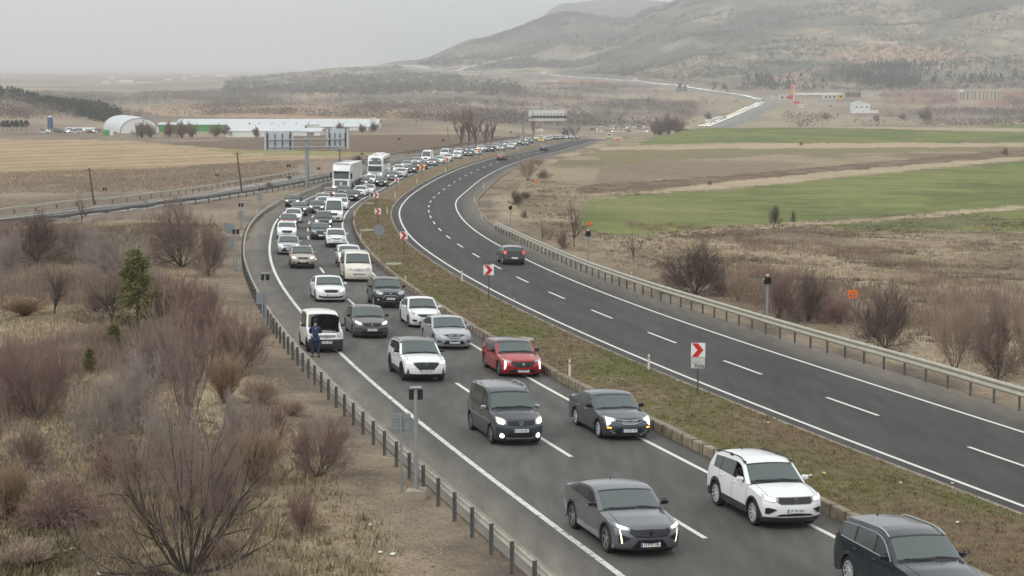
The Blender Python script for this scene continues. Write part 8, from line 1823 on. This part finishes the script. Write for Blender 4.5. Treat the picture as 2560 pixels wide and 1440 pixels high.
def sta(px, py): return place(px, py, 1500, 2900)
x, y, z, s = sta(1984, 263); r_ = empty('station_sign', (x, y, z), 0, 'tall filling station mast with a red emblem board on top', 'sign'); b = MB(); b.box((0, 0, 18 / s), (1.0, 1.0, 38 / s)); b.build('mast', MATS['sheet_white'], r_)
for nm, u, v, w, h_, m_ in (('emblem_board', 0, 45, 12.5, 13, 'sign_scarlet'), ('price_board', 1, 32, 12, 6, 'sign_yellow'), ('red_drum', -8, 20, 13, 10, 'sign_scarlet'), ('lower_board', 6, 7, 14, 6, 'sign_scarlet')):
    q = MB(); q.cbox((u / s, -.8, v / s), (w / s, .8, h_ / s), .2); bd = q.build(nm, MATS[m_], r_)
    if nm == 'emblem_board':
        q = MB()
        for dx, dz, w2, h2 in ((0, 5.8, 12.5, .9), (0, -5.8, 12.5, .9), (-5.9, 0, .9, 12), (5.9, 0, .9, 12), (0, 1, 5.5, 2), (0, 1, 2, 5.5), (0, -4, 6, 1)): q.box((dx / s, -1.3, (v + dz) / s), (w2 / s, .2, h2 / s))
        q.build('emblem', MATS['sheet_white'], bd)
def slab_building(px0, px1, base, top, depth, label, wallm='plaster', name='building', stripe=None, win=0):
    x, y, z, s = sta((px0 + px1) / 2, base); W_ = (px1 - px0) / s; h = (base - top) / s; r_ = empty(name, (x, y, z), 0, label, 'building'); b = MB(); b.box((0, depth / 2, h / 2 - .5), (W_, depth, h + 1)); b.build('wall', MATS[wallm], r_); q = MB(); q.box((0, depth / 2, h + .25), (W_ + .8, depth + .8, .5)); q.build('roof', MATS['sheet_roof' if wallm != 'brick' else 'roof_red'], r_)
    for k_ in range(win): q = MB(); q.box((-W_ / 2 + W_ * (k_ + .5) / win, -.06, h * .5), (W_ / win * .5, .1, h * .4)); q.build('window', MATS['glass_dark'], r_)
x, y, z, s = sta(2045, 252); r_ = empty('station_canopy', (x, y, z), 0, 'long flat white canopy of the filling station on thin columns', 'canopy'); b = MB(); b.cbox((0, 6, 17 / s), (112 / s, 14, 5 / s), .2); b.build('roof', MATS['sheet_white'], r_)
for u in (-48, -24, 0, 24, 48): q = MB(); q.box((u / s, 6, 8 / s), (.8, .8, 17 / s)); q.build('column', MATS['sheet_roof'], r_)
slab_building(2060, 2090, 249, 236, 12, 'white station shop behind the canopy', win=3); slab_building(1926, 1937, 248, 240, 10, 'small white kiosk left of the station mast'); slab_building(1950, 1974, 250, 238, 12, 'pale two-storey building left of the station mast', win=2)
slab_building(2094, 2110, 248, 235, 8, 'yellow-fronted booth right of the canopy', wallm='sign_yellow', win=1); slab_building(2116, 2152, 243, 231, 12, 'low dark brick house right of the station', wallm='brick', win=3); slab_building(2172, 2184, 241, 235, 8, 'tiny white hut on the slope right of the dark house'); slab_building(1996, 2010, 270, 262, 8, 'white shed below the station mast')
for i in range(6):
    px_ = 1990 + 90 * rng.random(); x, y = at(px_, 256 + 12 * rng.random(), 1600, 2700); tiny_car(x, y, float(G(x, y)), rng.uniform(-.4, .4), tcols[i], 'tiny parked car at the filling station', 'cars at the filling station')
# pale track climbing the hillside
TP = np.array([at(px, py, 2500, 7500) for px, py in ((1130, 180), (1160, 170), (1200, 160), (1250, 150), (1298, 141))]); drape('dirt_track', smooth_curve(TP, 40, 20), -4, 5, mat('track_dirt', C(196, 186, 168), .9), 1.2)
TP = np.array([at(px, py, 2500, 7500) for px, py in ((945, 166), (990, 164), (1040, 165), (1080, 171))]); drape('dirt_track', smooth_curve(TP, 40, 20), -5, 6, MATS['track_dirt'], 1.5)
# ------------------------------------------------------------------ haze
hz = MB().box((0, 20900, 300), (100000, 42400, 900))
hm = bpy.data.materials.new('haze'); hm.use_nodes = True; hn = hm.node_tree; hn.nodes.clear()
pv = hn.nodes.new('ShaderNodeVolumePrincipled'); pv.inputs['Color'].default_value = (.955, .975, 1.0, 1); pv.inputs['Density'].default_value = 1.5e-4
pv.inputs['Anisotropy'].default_value = .2
ho = hn.nodes.new('ShaderNodeOutputMaterial'); hn.links.new(pv.outputs[0], ho.inputs['Volume'])
hz.V = [(x, y, max(z, -75)) for x, y, z in hz.V]
tag(hz.build('haze', hm), kind='stuff')
